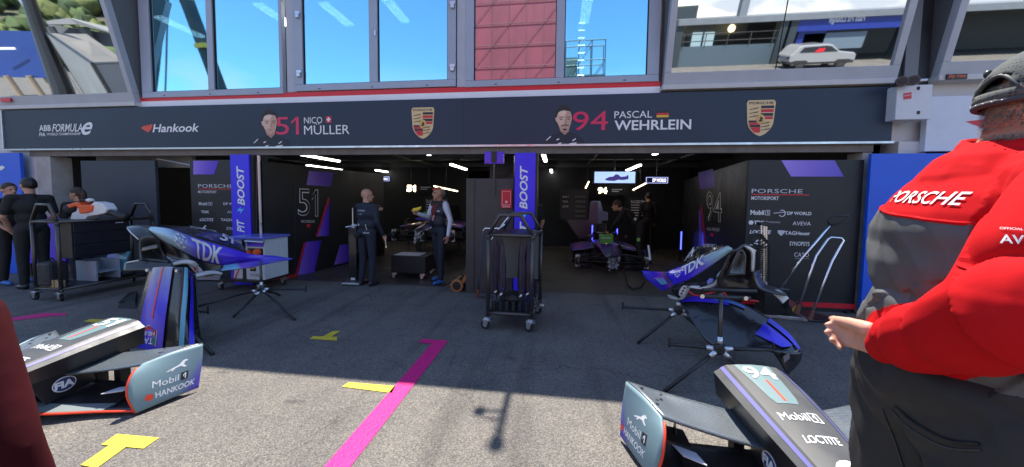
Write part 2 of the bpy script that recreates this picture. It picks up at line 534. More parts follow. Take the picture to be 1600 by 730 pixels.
# tape on the ground
def tape_mat(name, rgb):
    m = pm(name, rgb, 0.6, var=0.12, vscale=26, bump=0.5, bscale=60)
    for n_ in m.node_tree.nodes:
        if n_.type == 'VALTORGB':
            e = n_.color_ramp.elements.new(0.34); e.color = (*[c * .9 for c in rgb], 1); n_.color_ramp.elements[0].position = 0.27; n_.color_ramp.elements[0].color = (*[c * .3 + .05 for c in rgb], 1)
    return m
MAG = tape_mat('magenta_tape', (0.62, 0.006, 0.17))
YEL = tape_mat('yellow_tape', (0.62, 0.47, 0.035))
def tape(label, quads, mat, name='floor_tape', z=0.004):
    mb = MB()
    for k, q in enumerate(quads):
        pts = [Vector((p[0], p[1], z + 0.0012 * k)) for p in q]
        mb.prism(pts, (0, 0, 0.001))
    return tag(mb.build(name, mat, None), label, 'floor tape')
tape('long magenta tape line with a short hook at its far end, running to the camera', [
    [(-1.30, .4), (-1.15, .4), (-1.155, 3.56), (-1.305, 3.56)],
    [(-1.45, 3.46), (-1.16, 3.46), (-1.16, 3.56), (-1.45, 3.56)]], MAG)
tape('magenta tape strip on the shaded asphalt below the bodywork trolley', [
    [tuple(G(0, 500)[:2]), tuple(G(18, 502)[:2]), tuple(G(86, 494)[:2]), tuple(G(72, 489)[:2])],
    [tuple(G(70, 490)[:2]), tuple(G(68, 494)[:2]), tuple(G(103, 494)[:2]), tuple(G(104, 490)[:2])]], MAG)
tape('yellow tape strip in the sun touching the magenta line', [
    [tuple(G(534, 605)[:2]), tuple(G(545, 598)[:2]), tuple(G(618, 604)[:2]), tuple(G(612, 615)[:2])]], YEL)
tape('small yellow tape T on the shaded asphalt between the garage and the sunlit strip', [
    [tuple(G(484, 530)[:2]), tuple(G(489, 526)[:2]), tuple(G(527, 527)[:2]), tuple(G(526, 533)[:2])],
    [tuple(G(502, 528)[:2]), tuple(G(514, 529)[:2]), tuple(G(532, 518)[:2]), tuple(G(520, 518)[:2])]], YEL)
tape('yellow tape T on sunlit asphalt in front of the left front wing', [
    [tuple(G(158, 696)[:2]), tuple(G(183, 679)[:2]), tuple(G(249, 685)[:2]), tuple(G(224, 702)[:2])],
    [tuple(G(126, 728)[:2]), tuple(G(151, 733)[:2]), tuple(G(202, 696)[:2]), tuple(G(178, 692)[:2])]], YEL)
tape('yellow tape sliver half hidden behind the number 51 nose', [
    [tuple(G(130, 503)[:2]), tuple(G(142, 499)[:2]), tuple(G(165, 500)[:2]), tuple(G(158, 505)[:2])]], YEL)

# ================================================================== PIT BUILDING
pit = thing('pit_building', 'long white pit building with garage bays below and blue reflecting windows above', 'building', (-3, YF, 0))
XL, XR = -14.5, 9.5
HT = 5.63; PARY = 5.2
wallm = pm('pit_wall_paint', (0.62, 0.62, 0.62), 0.6, var=0.08, vscale=2, bump=0.05)
w = MB()
wl_, wr_ = A(222, 157, YF + .05).x, A(1031, 138, YF + .05).x
w.box((XL, YF + .10, 2.40), (XR, YF + .30, 3.30))                 # front wall: solid band, then solid beside the centre windows
w.box((XL, YF + .10, 3.301), (wl_, YF + .30, 5.2)); w.box((wr_, YF + .10, 3.301), (XR, YF + .30, 5.2)); w.box((XL, YF + .10, 5.201), (XR, YF + .30, HT))
w.box((XL, 16.0, 0), (XR, 16.3, HT))
w.box((XL, YF + .3, 0), (XL + .3, 16.0, HT))
w.box((XR - .3, YF + .3, 0), (XR, 16.0, HT))
w.box((4.62, YF + .02, 0), (4.95, YF + .30, 2.40)); w.box((5.25, YF + .02, 0), (XR, YF + .3, 2.40))
w.box((XL, YF + .02, 0), (-9.75, YF + .30, 2.40))
w.build('wall', wallm, pit)
r = MB(); r.box((XL - .1, PARY, HT + .002), (XR + .1, 16.4, HT + .22)); r.build('roof', M['concrete'], pit)
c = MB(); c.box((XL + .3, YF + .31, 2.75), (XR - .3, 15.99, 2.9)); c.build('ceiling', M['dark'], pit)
b = MB()
for y in (7.3, 9.4, 11.5, 13.4): b.box((-9.6, y, 2.62), (4.3, y + .14, 2.747))
for x in (-8.2, -4.2, -1.0, .9, 3.1): b.tube([(x, 6, 2.66), (x, 15.5, 2.66)], .035, 8)
b.build('ceiling_duct', pm('duct_grey', (0.06, 0.065, 0.07), 0.6), pit)
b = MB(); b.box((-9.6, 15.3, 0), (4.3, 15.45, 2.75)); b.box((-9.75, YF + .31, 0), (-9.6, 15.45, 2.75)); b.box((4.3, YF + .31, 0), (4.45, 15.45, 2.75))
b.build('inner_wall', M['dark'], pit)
b = MB(); b.box((-10.1, YF + .0, 2.26), (4.30, YF + .098, 2.366)); b.build('shutter_box', M['beige'], pit)
b = MB(); b.box((-9.95, YF + .0, 0), (-9.62, YF + .3, 2.255)); b.build('pillar', M['concrete'], pit)
b = MB(); b.box((4.19, YF + .02, 0), (4.30, YF + .28, 2.255)); b.build('pillar', M['concrete'], pit)
b = MB(); b.box((4.955, YF + .08, 0), (5.245, YF + .3, 2.5)); b.build('downpipe_recess', M['black'], pit)
# stripes on the fascia
xs0 = A(222, 157, YF + .05).x; xs1 = A(1031, 138, YF + .05).x
z1 = A(800, 152, YF + .05).z; z2 = A(800, 142.5, YF + .05).z; z3 = A(800, 134.5, YF + .05).z
b = MB(); b.box((xs0, YF + .03, z1 - .05), (xs1, YF + .098, z2)); b.build('white_band', pm('white_band_paint', (0.82, 0.83, 0.86), 0.4, var=0.03), pit)
b = MB(); b.box((xs0, YF + .032, z2 + .001), (xs1, YF + .098, z3)); b.build('red_band', pm('red_band_paint', (0.72, 0.02, 0.035), 0.4), pit)

def glass(name, tint, rough=0.02, through=0.12):
    m = bpy.data.materials.new(name); m.use_nodes = True; nt = m.node_tree
    for q in list(nt.nodes): nt.nodes.remove(q)
    o = nt.nodes.new('ShaderNodeOutputMaterial'); mix = nt.nodes.new('ShaderNodeMixShader')
    gl = nt.nodes.new('ShaderNodeBsdfGlossy'); tr = nt.nodes.new('ShaderNodeBsdfTransparent')
    gl.inputs['Color'].default_value = (*tint, 1); gl.inputs['Roughness'].default_value = rough
    tr.inputs['Color'].default_value = (0.7, 0.8, 0.85, 1)
    mix.inputs['Fac'].default_value = 1 - through
    t = nt.nodes.new('ShaderNodeTexCoord'); n = nt.nodes.new('ShaderNodeTexNoise'); n.inputs['Scale'].default_value = 1.1; n.inputs['Detail'].default_value = 1
    bp = nt.nodes.new('ShaderNodeBump'); bp.inputs['Strength'].default_value = 0.004; bp.inputs['Distance'].default_value = 0.05
    nt.links.new(t.outputs['Object'], n.inputs['Vector']); nt.links.new(n.outputs['Fac'], bp.inputs['Height']); nt.links.new(bp.outputs['Normal'], gl.inputs['Normal'])
    nt.links.new(tr.outputs[0], mix.inputs[1]); nt.links.new(gl.outputs[0], mix.inputs[2]); nt.links.new(mix.outputs[0], o.inputs['Surface'])
    return m
GSKY = glass('sky_tint_glass', (0.42, 0.86, 1.0))  # clear glass; the blue of the mirrored sky is put into its tint
GCLR = glass('bay_glass', (0.80, 0.84, 0.86), through=0.05)
wf = pm('window_frame_blue_grey', (0.36, 0.41, 0.50), 0.35, var=0.05, vscale=3)
ZW1 = 5.2
def window(px0, px1, ybot, panes, hinge=False):
    """outer frame between two pixel columns; panes as (x0, x1, ybottom)"""
    xm = (px0 + px1) / 2
    X0 = A(px0, ybot, YF + .05).x; X1 = A(px1, ybot, YF + .05).x; Zb = A(xm, ybot, YF + .05).z
    f = MB()
    xs = []
    for (a, c_, yb) in panes:
        xs.append((A(a, yb, YF + .05).x, A(c_, yb, YF + .05).x))
    zp = A(xm, panes[0][2], YF + .05).z
    if len(panes) > 1: zp = sum(A((a + c_) / 2, yb, YF + .05).z for a, c_, yb in panes) / len(panes)
    y0, y1 = YF + .01, YF + .098
    f.box((X0, y0, Zb), (X1, y1, zp)); f.box((X0, y0, ZW1 - .12), (X1, y1, ZW1))
    ed = [X0] + [q for p in xs for q in p] + [X1]
    for i in range(0, len(ed), 2): f.box((ed[i], y0, zp + .001), (ed[i + 1], y1, ZW1 - .121))
    fo = f.build('window_frame', wf, pit, bevel=.006)
    for i, (a, c_) in enumerate(xs):
        p = MB(); p.box((a, YF + .05, zp), (c_, YF + .056, ZW1 - .121)); p.build('pane', GSKY, fo)
        gk = MB(); 
        gk.box((a, YF + .035, zp), (a + .012, YF + .05, ZW1 - .121)); gk.box((c_ - .012, YF + .035, zp), (c_, YF + .05, ZW1 - .121)); gk.box((a + .012, YF + .035, zp), (c_ - .012, YF + .05, zp + .012))
        gk.build('gasket', M['rubber'], fo)
    for k in range(3):
        x = X0 + (X1 - X0) * (k + .5) / 3
        d = MB(); d.box((x - .02, y0 - .002, Zb + .025), (x + .02, y0, Zb + .038)); d.build('drain_slot', M['rubber'], fo)
    return fo, X0, X1, Zb, zp
window(226, 445, 151, [(241, 329, 144), (338, 440, 139)])
wo2 = window(462, 713, 140, [(476, 579, 132), (592, 700, 127)])
window(728, 1028, 133, [(741, 868, 124.5), (881, 1010, 121)])
fo2, X0, X1, Zb, zp = wo2
h = MB()
hx = [A(p, 100, YF).x for p in (467, 707)]
for x in hx:
    for pyy in (20, 115):
        z = A(586, pyy - 5, YF).z
        h = MB(); h.box((x - .045, YF - .02, z), (x + .045, YF + .009, z + .05)); h.box((x - .03, YF - .03, z - .06), (x + .03, YF + .009, z - .002)); h.build('hinge', M['alu'], fo2, bevel=.006)
xm_ = A(586, 52, YF).x
h = MB(); h.box((xm_ - .014, YF - .01, A(586, 56, YF).z), (xm_ + .014, YF + .009, A(586, 47, YF).z)); h.build('handle', M['alu'], fo2, bevel=.004)
# mullion strips between the windows
b = MB()
for (a, c_) in ((445.5, 461.5), (713.5, 727.5)): b.box((A(a, 60, YF).x + .003, YF + .02, z3 + .002), (A(c_, 60, YF).x - .003, YF + .098, 5.3))
b.build('mullion', M['frame'], pit)
# interior strip lamps behind the window glass
for i, (px, py) in enumerate(((246, 26), (402, 6), (505, 5), (603, -2), (918, 0))):
    p = G(px, py, 5.05); p1_ = G(px + 42, py + 33, 5.05)
    l = MB(); l.box((p.x - .09, p.y, 5.03), (p.x + .09, max(p.y + .8, p1_.y), 5.07)); l.build('interior_lamp', pm('office_lamp_%d' % i, (.9, .9, .9), .4, emit=(1, 1, 1), es=5.0), pit)
b = MB(); b.box((XL + .31, 9.2, 2.95), (XR - .31, 9.3, HT - .01)); b.box((XL + .31, YF + .31, 2.91), (XR - .31, 9.19, 2.94)); b.build('office_wall', M['dark'], pit)

# the slanted glass bays left and right
TILT = 0.235
def bay(xa, xb, zb, ztop, label_parts, splits=(), frame=.16, side=True, yb=YF - .02):
    """outward leaning glazed bay; returns the frame part"""
    def P(x, h, d=0.0):
        return V(x, yb - TILT * h + d, zb + h)
    hh = ztop - zb
    f = MB()
    def bar(x0, x1, h0, h1, d0=-.03, d1=.08):
        vs = [P(x0, h0, d0), P(x1, h0, d0), P(x1, h0, d1), P(x0, h0, d1), P(x0, h1, d0), P(x1, h1, d0), P(x1, h1, d1), P(x0, h1, d1)]
        f.add(vs, [(3, 2, 1, 0), (4, 5, 6, 7), (0, 1, 5, 4), (1, 2, 6, 5), (2, 3, 7, 6), (3, 0, 4, 7)])
    bar(xa, xb, 0, frame)
    bar(xa, xa + .09, frame + .001, hh); bar(xb - .09, xb, frame + .001, hh)
    fo = f.build('bay_frame', M['frame'], pit, bevel=.005)
    ed = [xa + .09] + list(splits) + [xb - .09]
    for i in range(len(ed) - 1):
        p = MB(); a, c_ = ed[i] + (.006 if i else 0), ed[i + 1] - (.006 if i < len(ed) - 2 else 0)
        p.prism([P(a, frame), P(c_, frame), P(c_, hh), P(a, hh)], (0, .008, 0)); p.build('pane', GCLR, fo)
    for s_ in splits:
        q = MB(); q.prism([P(s_ - .006, frame, -.004), P(s_ + .006, frame, -.004), P(s_ + .006, hh, -.004), P(s_ - .006, hh, -.004)], (0, .02, 0)); q.build('joint', M['rubber'], fo)
    sl = MB(); sl.box((xa - .02, yb - .06, zb - .075), (xb + .02, YF + .098, zb - .002)); sl.build('sill', pm('sill_paint', (.55, .54, .53), .5, var=.06), fo, bevel=.008)
    for x in (xa, xb - .05):
        ck = MB(); ck.add([P(x, 0, .082), P(x + .05, 0, .082), P(x + .05, hh, .082), P(x, hh, .082), (x, YF + .098, zb), (x + .05, YF + .098, zb), (x + .05, YF + .098, ztop), (x, YF + .098, ztop)],
               [(0, 1, 2, 3), (7, 6, 5, 4), (0, 3, 7, 4), (2, 1, 5, 6), (3, 2, 6, 7), (1, 0, 4, 5)])
        ck.build('cheek', pm('cheek_grey', (.13, .14, .15), .5), fo)
    return fo
ZBY = 3.235
xr0 = A(1037, 128, YF - .05).x; xr1 = A(1402, 122, YF - .05).x
bay(xr0, xr1, ZBY, 5.3, None, splits=(A(1223, 80, YF - .2).x,))
xl1 = A(211, 158, YF - .05).x
bay(-13.8, xl1, ZBY - .02, 5.3, None, splits=())
xq = A(1467, 120, YF - .05).x
bay(xq, 9.3, ZBY + .02, 5.3, None, splits=())
for a_, c_ in ((xl1 + .06, xs0 - .02), (xs1 + .02, xr0 - .03)):
    b = MB(); b.box((a_, YF + .06, 3.14), (c_, YF + .098, 5.3)); b.build('recess_strip', pm('recess_grey', (.10, .105, .11), .5), pit)
b = MB(); b.box((xr1 + .14, YF + .02, 3.05), (xr1 + .30, YF + .098, 5.3)); b.build('grey_pier', pm('grey_pier_paint', (.16, .17, .19), .5), pit)
b = MB(); b.box((xr1 + .03, YF + .05, 2.95), (xq - .03, YF + .098, 5.3)); b.build('dark_recess', M['black'], pit)
for lab, x0, x1, y0, y1 in (('red maker plate on the frame of the left slanted bay', 5, 20, 154, 160), ('red and black maker plate on the frame of the far right slanted bay', 1476, 1507, 117, 125)):
    zz0, zz1 = (A((x0 + x1) / 2, y1, YF - .07).z, A((x0 + x1) / 2, y0, YF - .07).z)
    xx0, xx1 = A(x0, y0, YF - .07).x, A(x1, y0, YF - .07).x
    q = MB(); q.box((xx0, YF - .105, zz0), (xx1, YF - .085, zz1)); 
    t_ = tag(q.build('maker_plate', M['black'] if x0 > 100 else M['red']), lab, 'plate')
    if x0 > 100: lettering('Sky View', [V(xx0 + .01, YF - .107, zz1 - .005), V(xx1 - .01, YF - .107, zz1 - .005), V(xx1 - .01, YF - .107, zz0 + .005), V(xx0 + .01, YF - .107, zz0 + .005)], pm('plate_orange', (.8, .12, .03), .5), t_, bold=.02, shear=.3)

# roof mast whose shadow falls on the pit lane
mast = thing('floodlight_mast', 'slim roof mast with a floodlight head above the garages', 'mast', (-.36, PARY + .1, HT + .22))
q = MB(); q.tube([(-.36, PARY + .1, HT + .22), (-.36, PARY + .1, HT + 1.75)], .028); q.build('pole', M['alu'], mast)
q = MB(); q.lathe([(.025, 0), (.05, .04), (.058, .16), (.03, .2)], (-.36, PARY + .1, HT + 1.66)); q.build('lamp_head', M['alu'], mast)
q = MB(); q.tube([(-.36, PARY + .1, HT + .98), (-.52, PARY + .1, HT + 1.04)], .016); q.box((-.58, PARY + .06, HT + 1.0), (-.50, PARY + .13, HT + 1.08)); q.tube([(-.36, PARY + .1, HT + 1.2), (-.46, PARY + .1, HT + 1.24)], .014); q.build('side_camera', M['alu'], mast)

# ================================================================== BANNER
YB = YF - .0
bx0, bx1 = A(13, 205, YB).x, A(1390, 182, YB).x
ban = thing('team_banner', 'long dark blue banner above the garage openings with drivers, numbers and crests', 'banner', ((bx0 + bx1) / 2, YB, 2.37))
q = MB(); q.box((bx0, YB - .05, 2.395), (bx1, YB + .098, 3.125)); q.build('banner_panel', M['banner'], ban)
q = MB(); q.box((bx0 - .02, YB - .07, 2.365), (bx1 + .02, YB + .098, 2.394)); q.box((bx0 - .025, YB - .07, 2.395), (bx0 - .001, YB + .09, 3.125)); q.build('trim', M['alu'], ban)
YT = YB - .054
q = MB()
for px in (723,): q.box((A(px, 190, YT).x - .003, YT, 2.396), (A(px, 190, YT).x + .003, YT + .003, 3.124))
q.build('seam', pm('seam_dark', (.015, .03, .06), .5), ban)
def bt(txt, x0, y0, x1, y1, mat, bold=0.0, shear=0.0, sp=1.0, Y=YT, par=ban):
    return lettering(txt, RQ(x0, y0, x1, y1, Y), mat, par, bold, shear, sp)
bt('ABB', 61, 195.5, 79.5, 205, M['white'], .018)
bt('FORMULA', 81, 193.5, 128, 206, M['white'], .012, .35)
bt('e', 127, 191, 145, 211, M['white'], .015, .5)
bt('WORLD CHAMPIONSHIP', 73, 207.5, 126, 211.5, M['white'], .01)
bt('FIA', 61.5, 207.5, 71, 213, M['white'], .02)
bt('Hankook', 238, 193.5, 311, 206.5, M['white'], .018, .22)
def disp(mb, pts, Y=YT):
    P = [A(x, y, Y) for x, y in pts]; mb.prism(P, (0, .002, 0))
q = MB(); disp(q, [(220, 200), (226, 196), (229, 198), (230, 194), (233, 197), (235, 194), (239, 195), (236, 203), (232, 207), (226, 204)]); q.build('wing_emblem', pm('emblem_orange_red', (.75, .07, .03), .4), ban)
bt('51', 431, 183, 467, 210.5, M['pink'], .0)
bt('NICO', 475, 183, 503.5, 193, M['white'], .0)
bt('MÜLLER', 475, 192.5, 546, 210, M['white'], .0)
bt('94', 895, 174, 950, 204, M['pink'], .0)
bt('PASCAL', 960, 173.5, 1019, 184.5, M['white'], .0)
bt('WEHRLEIN', 960, 187.5, 1080, 203, M['white'], .018)
# flags
f = MB(); X0, X1, Z0, Z1 = RA(509, 182, 518, 192, YT); f.box((X0, YT - .001, Z0), (X1, YT + .002, Z1)); fo = f.build('swiss_flag', M['red'], ban)
f = MB(); cx, cz, s_ = (X0 + X1) / 2, (Z0 + Z1) / 2, (X1 - X0) / 8; f.box((cx - 3 * s_ * .9, YT - .004, cz - s_), (cx + 3 * s_ * .9, YT - .002, cz + s_)); f.box((cx - s_, YT - .005, cz - 2.8 * s_), (cx + s_, YT - .0025, cz + 2.8 * s_)); f.build('white_cross', M['white'], fo)
X0, X1, Z0, Z1 = RA(1026, 173, 1045, 183.5, YT)
fo = None
for k, mt in enumerate((pm('flag_gold', (.8, .5, .04), .5), M['red'], M['black'])):
    f = MB(); f.box((X0, YT - .001, Z0 + (Z1 - Z0) * k / 3 + .0005), (X1, YT + .002, Z0 + (Z1 - Z0) * (k + 1) / 3)); f.build('flag_stripe', mt, ban)
# crest: shield with quartered stripes and antlers
GOLD = pm('crest_gold', (0.72, 0.52, 0.26), .4)
def crest(x0, y0, x1, y1):
    X0, X1, Z0, Z1 = RA(x0, y0, x1, y1, YT)
    W, Hh = X1 - X0, Z1 - Z0
    def m(u, v, d=0): return V(X0 + u * W, YT - d, Z0 + v * Hh)
    def hw(v):      # half width at height v
        if v > .93: return .5 - (v - .93) * 1.6 * .5
        if v > .45: return .5 - .04 * (.93 - v) / .48
        return .46 * math.sin(PI / 2 * (v / .45) ** .72)
    vs = [1, .985, .93, .8, .65, .45, .36, .27, .18, .1, .05, 0]
    out = [m(.5 - hw(v), v) for v in vs] + [m(.5 + hw(v), v) for v in reversed(vs[:-1])]
    q = MB(); q.prism(out, (0, .003, 0)); so_ = q.build('crest', GOLD, ban)
    def band(v0, v1, left, mt, nm):
        q = MB(); lo, hi = max(v0, .06), v1
        n = 6; P = []
        for k in range(n + 1):
            v = lo + (hi - lo) * k / n; e = .5 - max(0, hw(v) - .045) if left else .5 + max(0, hw(v) - .045)
            P.append(m(e, v, .002))
        P += [m(.5, hi, .002), m(.5, lo, .002)]
        q.prism(P, (0, .0015, 0)); q.build(nm, mt, so_)
    dk = pm('crest_dark', (.03, .02, .03), .5)
    for (v0, v1) in ((.77, .845), (.56, .64)): band(v0, v1, False, dk, 'dark_bar')
    for (v0, v1) in ((.665, .745), (.47, .545)): band(v0, v1, False, M['red'], 'red_bar')
    for (v0, v1) in ((.385, .44), (.255, .315), ): band(v0, v1, True, dk, 'dark_bar')
    for (v0, v1) in ((.32, .38), (.10, .25)): band(v0, v1, True, M['red'], 'red_bar')
    q = MB()
    def antler(cx, cz, fl):
        P = [m(cx - .16 * fl, cz - .015, .003), m(cx - .05 * fl, cz, .003), m(cx + .06 * fl, cz + .008, .003), m(cx + .14 * fl, cz + .035, .003)]
        q.tube(P, .004, 5)
        for t in (.0, .08): q.tube([m(cx + t * fl, cz, .003), m(cx + (t + .03) * fl, cz + .04, .003)], .003, 5)
    for z in (.76, .65, .55): antler(.27, z, 1)
    for z in (.36, .27, .18): antler(.68, z, 1)
    q.build('antlers', dk, so_)
    q = MB(); R = .15 * W
    q.prism([m(.5, .47, .004) + V(R * 1.05 * math.cos(a), 0, R * 1.25 * math.sin(a)) for a in [2 * PI * k / 14 for k in range(14)]], (0, .0015, 0)); es = q.build('inner_shield', pm('shield_amber', (.68, .42, .12), .4), so_)
    q = MB(); q.prism([m(u, v, .0065) for u, v in ((.42, .40), (.47, .42), (.5, .40), (.53, .42), (.56, .40), (.55, .46), (.58, .50), (.54, .52), (.50, .54), (.47, .52), (.49, .47), (.44, .45))], (0, .001, 0)); q.build('horse', dk, es)
    lettering('PORSCHE', [m(.08, .955, .003), m(.92, .955, .003), m(.92, .885, .003), m(.08, .885, .003)], dk, so_, .01)
crest(643, 168, 678.5, 217)
crest(1166, 156.5, 1211, 213)
# printed driver portraits, generic men in dark team shirts
SK1 = pm('portrait_skin', (.70, .45, .34), .5); SK2 = pm('portrait_skin_shade', (.42, .23, .17), .5); SK3 = pm('portrait_skin_mid', (.56, .33, .24), .5); SK0 = pm('portrait_skin_light', (.80, .56, .44), .5); HR = pm('portrait_hair', (.025, .02, .018), .6)
SH = pm('portrait_shirt', (.010, .014, .03), .5)
def portrait(x0, y0, x1, y1, moust):
    X0, X1, Z0, Z1 = RA(x0, y0, x1, y1, YT)
    W, Hh = X1 - X0, Z1 - Z0
    def m(u, v, d): return V(X0 + u * W, YT - d, Z0 + v * Hh)
    def blob(u, v, a, b_, mt, nm, d, par, n=18, pw=1.0):
        q = MB(); P = []
        for k in range(n):
            t = 2 * PI * k / n; cs, sn = math.cos(t), math.sin(t)
            P.append(m(u + a * cs * (1 - (.22 if sn < 0 else .0) * abs(sn) * pw), v + b_ * sn, d))
        q.prism(P, (0, .0006, 0)); return q.build(nm, mt, par)
    q = MB(); q.prism([m(u, v, .001) for u, v in ((0, 0), (.04, .14), (.2, .25), (.36, .30), (.62, .30), (.80, .24), (.96, .14), (1, 0))], (0, .0006, 0)); base = q.build('portrait_shirt', SH, ban)
    q = MB(); q.prism([m(u, v, .0018) for u, v in ((.36, .5), (.38, .33), (.50, .23), (.60, .32), (.63, .5))], (0, .0006, 0)); q.build('portrait_neck', SK2, base)
    blob(.46, .68, .215, .30, HR, 'portrait_hair', .0026, base, pw=.3)
    fa = blob(.48, .625, .19, .29, SK1, 'portrait_face', .0034, base)
    blob(.575, .60, .085, .23, SK3, 'portrait_cheek_shade', .0037, base); blob(.43, .78, .10, .07, SK0, 'portrait_brow_light', .0037, base); blob(.485, .405, .125, .085, SK3, 'portrait_beard', .0038, base)
    q = MB(); q.prism([m(u, v, .0030) for u, v in ((.25, .66), (.29, .68), (.31, .56), (.28, .56))], (0, .0006, 0)); q.build('portrait_ear', SK1, base)
    q = MB(); q.prism([m(u, v, .0042) for u, v in ((.30, .76), (.33, .86), (.44, .925), (.56, .90), (.64, .82), (.66, .76), (.62, .82), (.46, .85), (.36, .82))], (0, .0006, 0)); q.build('portrait_fringe', HR, base)
    q = MB()
    for u in (.40, .585):
        q.prism([m(u - .055, .675, .0042), m(u + .05, .69, .0042), m(u + .05, .672, .0042), m(u - .055, .66, .0042)], (0, .0006, 0))
        q.prism([m(u - .03, .635, .0042), m(u + .03, .635, .0042), m(u + .03, .615, .0042), m(u - .03, .615, .0042)], (0, .0006, 0))
    q.build('portrait_eyes', HR, base)
    q = MB(); q.prism([m(u, v, .0042) for u, v in ((.50, .63), (.55, .52), (.49, .51))], (0, .0006, 0)); q.prism([m(u, v, .0042) for u, v in ((.43, .45), (.5, .462), (.57, .45), (.5, .43))], (0, .0006, 0)); q.build('portrait_nose_mouth', SK2, base)
    if moust:
        q = MB(); q.prism([m(u, v, .0048) for u, v in ((.40, .475), (.5, .50), (.6, .475), (.59, .455), (.5, .475), (.41, .455))], (0, .0006, 0)); q.prism([m(u, v, .0048) for u, v in ((.44, .39), (.56, .39), (.53, .345), (.47, .345))], (0, .0006, 0)); q.build('portrait_moustache', HR, base)
    q = MB()
    for a in ((.04, .12, .15, .22), (.70, .10, .78, .15), (.30, .13, .36, .15), (.33, .02, .42, .05), (.62, .02, .80, .045)): q.prism([m(a[0], a[1], .002), m(a[2], a[3], .002), m(a[2], a[3] - .03, .002), m(a[0] - .01, a[1] - .035, .002)], (0, .0006, 0))
    q.build('shirt_marks', M['white'], base)
portrait(394, 170, 453, 229.5, False)
portrait(852, 163, 914, 225.5, True)
# ================================================================== boards, partitions and signs at the garage line
def HP(px, py, p0, n):
    d = ray(px, py); p0 = Vector(p0); n = Vector(n)
    return O + d * ((p0 - O).dot(n) / d.dot(n))
def facing_board(name, label, cat, x0, x1, Y, ztop, mat, thick=.05, zb=0.0):
    t = thing(name, label, cat, ((x0 + x1) / 2, Y, zb))
    q = MB(); q.box((x0, Y, zb), (x1, Y + thick, ztop)); q.build('board', mat, t, bevel=.004)
    return t
HOARD = pm('royal_blue_board', (0.015, 0.11, 0.70), 0.4, var=0.08, vscale=1.5)
t = facing_board('blue_hoarding', 'royal blue hoarding board with a white logo stroke at the far left edge', 'hoarding', -13.5, A(30, 240, 5.3).x, 5.3, A(15, 239, 5.3).z, HOARD)
q = MB(); q.prism([A(-6, 262, 5.297), A(4, 259, 5.297), A(8, 262, 5.297), A(3, 266, 5.297), A(-6, 267, 5.297)], (0, -.002, 0)); q.build('logo_stroke', M['white'], t)
bx = A(1362, 242, 5.3).x
t = facing_board('blue_hoarding', 'royal blue hoarding board behind the man in the red jacket', 'hoarding', bx, 9.0, 5.3, A(1400, 240, 5.3).z, HOARD)
# white sign board upper right
wx0, wx1, wz0, wz1 = RA(1448, 148, 1700, 236, YF - .06)
wb = thing('white_sign_board', 'white sign board with the tip of a red star above the blue hoarding', 'sign', (wx0 + 1, YF - .06, wz0))
q = MB(); q.box((wx0, YF - .06, wz0), (9.2, YF + .018, wz1)); q.build('sign_panel', pm('white_sign', (.62, .66, .75), .4, var=.04), wb, bevel=.004)
q = MB(); q.prism([A(1509, 190, YF - .062), A(1560, 184, YF - .062), A(1600, 150, YF - .062), A(1620, 190, YF - .062), A(1560, 215, YF - .062), A(1535, 200, YF - .062)], (0, -.002, 0)); q.build('red_star', M['red'], wb)
# electrical box with two horns
eb = thing('electrical_box', 'grey wall cabinet with a red warning label hanging off the corner of the banner', 'cabinet', (4.6, 5.3, 2.55))
e0 = A(1399, 180, 5.25); e1 = A(1437, 130, 5.25)
q = MB(); q.box((e0.x, 5.25, A(1415, 187, 5.25).z), (A(1440, 150, 5.25).x + .12, 5.44, A(1415, 133, 5.25).z)); q.build('cabinet_body', pm('cabinet_grey', (.62, .64, .68), .4, var=.05), eb, bevel=.008)
q = MB(); q.prism([A(1412, 146, 5.247), A(1424, 144, 5.247), A(1424, 154, 5.247), A(1412, 155.5, 5.247)], (0, -.003, 0)); q.build('warning_label', M['red'], eb)
lettering('DANGER', [A(1413, 148.5, 5.243), A(1423, 147, 5.243), A(1423, 149.3, 5.243), A(1413, 151, 5.243)], M['white'], eb)
for py in (138, 176):
    c_ = A(1435, py, 5.247); q = MB(); q.box((c_.x - .012, 5.24, c_.z - .02), (c_.x + .012, 5.2495, c_.z + .02)); q.build('latch', M['rubber'], eb)
hn = thing('signal_horn', 'pair of silver signal horns on top of the grey wall cabinet', 'horn', (4.75, 5.2, 3.05))
for px in (1410, 1428):
    c_ = A(px, 127 - (px - 1410) * .1, 5.12)
    q = MB(); q.lathe([(.062, 0), (.066, .02), (.03, .10), (.02, .26)], c_, (.35, .9, 0), 16); hb_ = q.build('horn_bell', M['gunmetal'], hn); q = MB(); q.lathe([(.05, 0), (.05, .004)], c_ + V(-.35, -.9, 0).normalized() * .005, (.35, .9, 0), 16); q.build('bore_shade', M['black'], hb_)  # black disc over the closed end stands in for shade inside the horn
q = MB(); q.tube([A(1414, 127, 5.25), A(1448, 125, 5.25)], .018, 8); q.build('bracket', M['alu'], hn)

def PB(x0, x1, Y, ztop, nm, lab, mat, parts=None):
    return facing_board(nm, lab, 'panel', x0, x1, Y, ztop, mat)
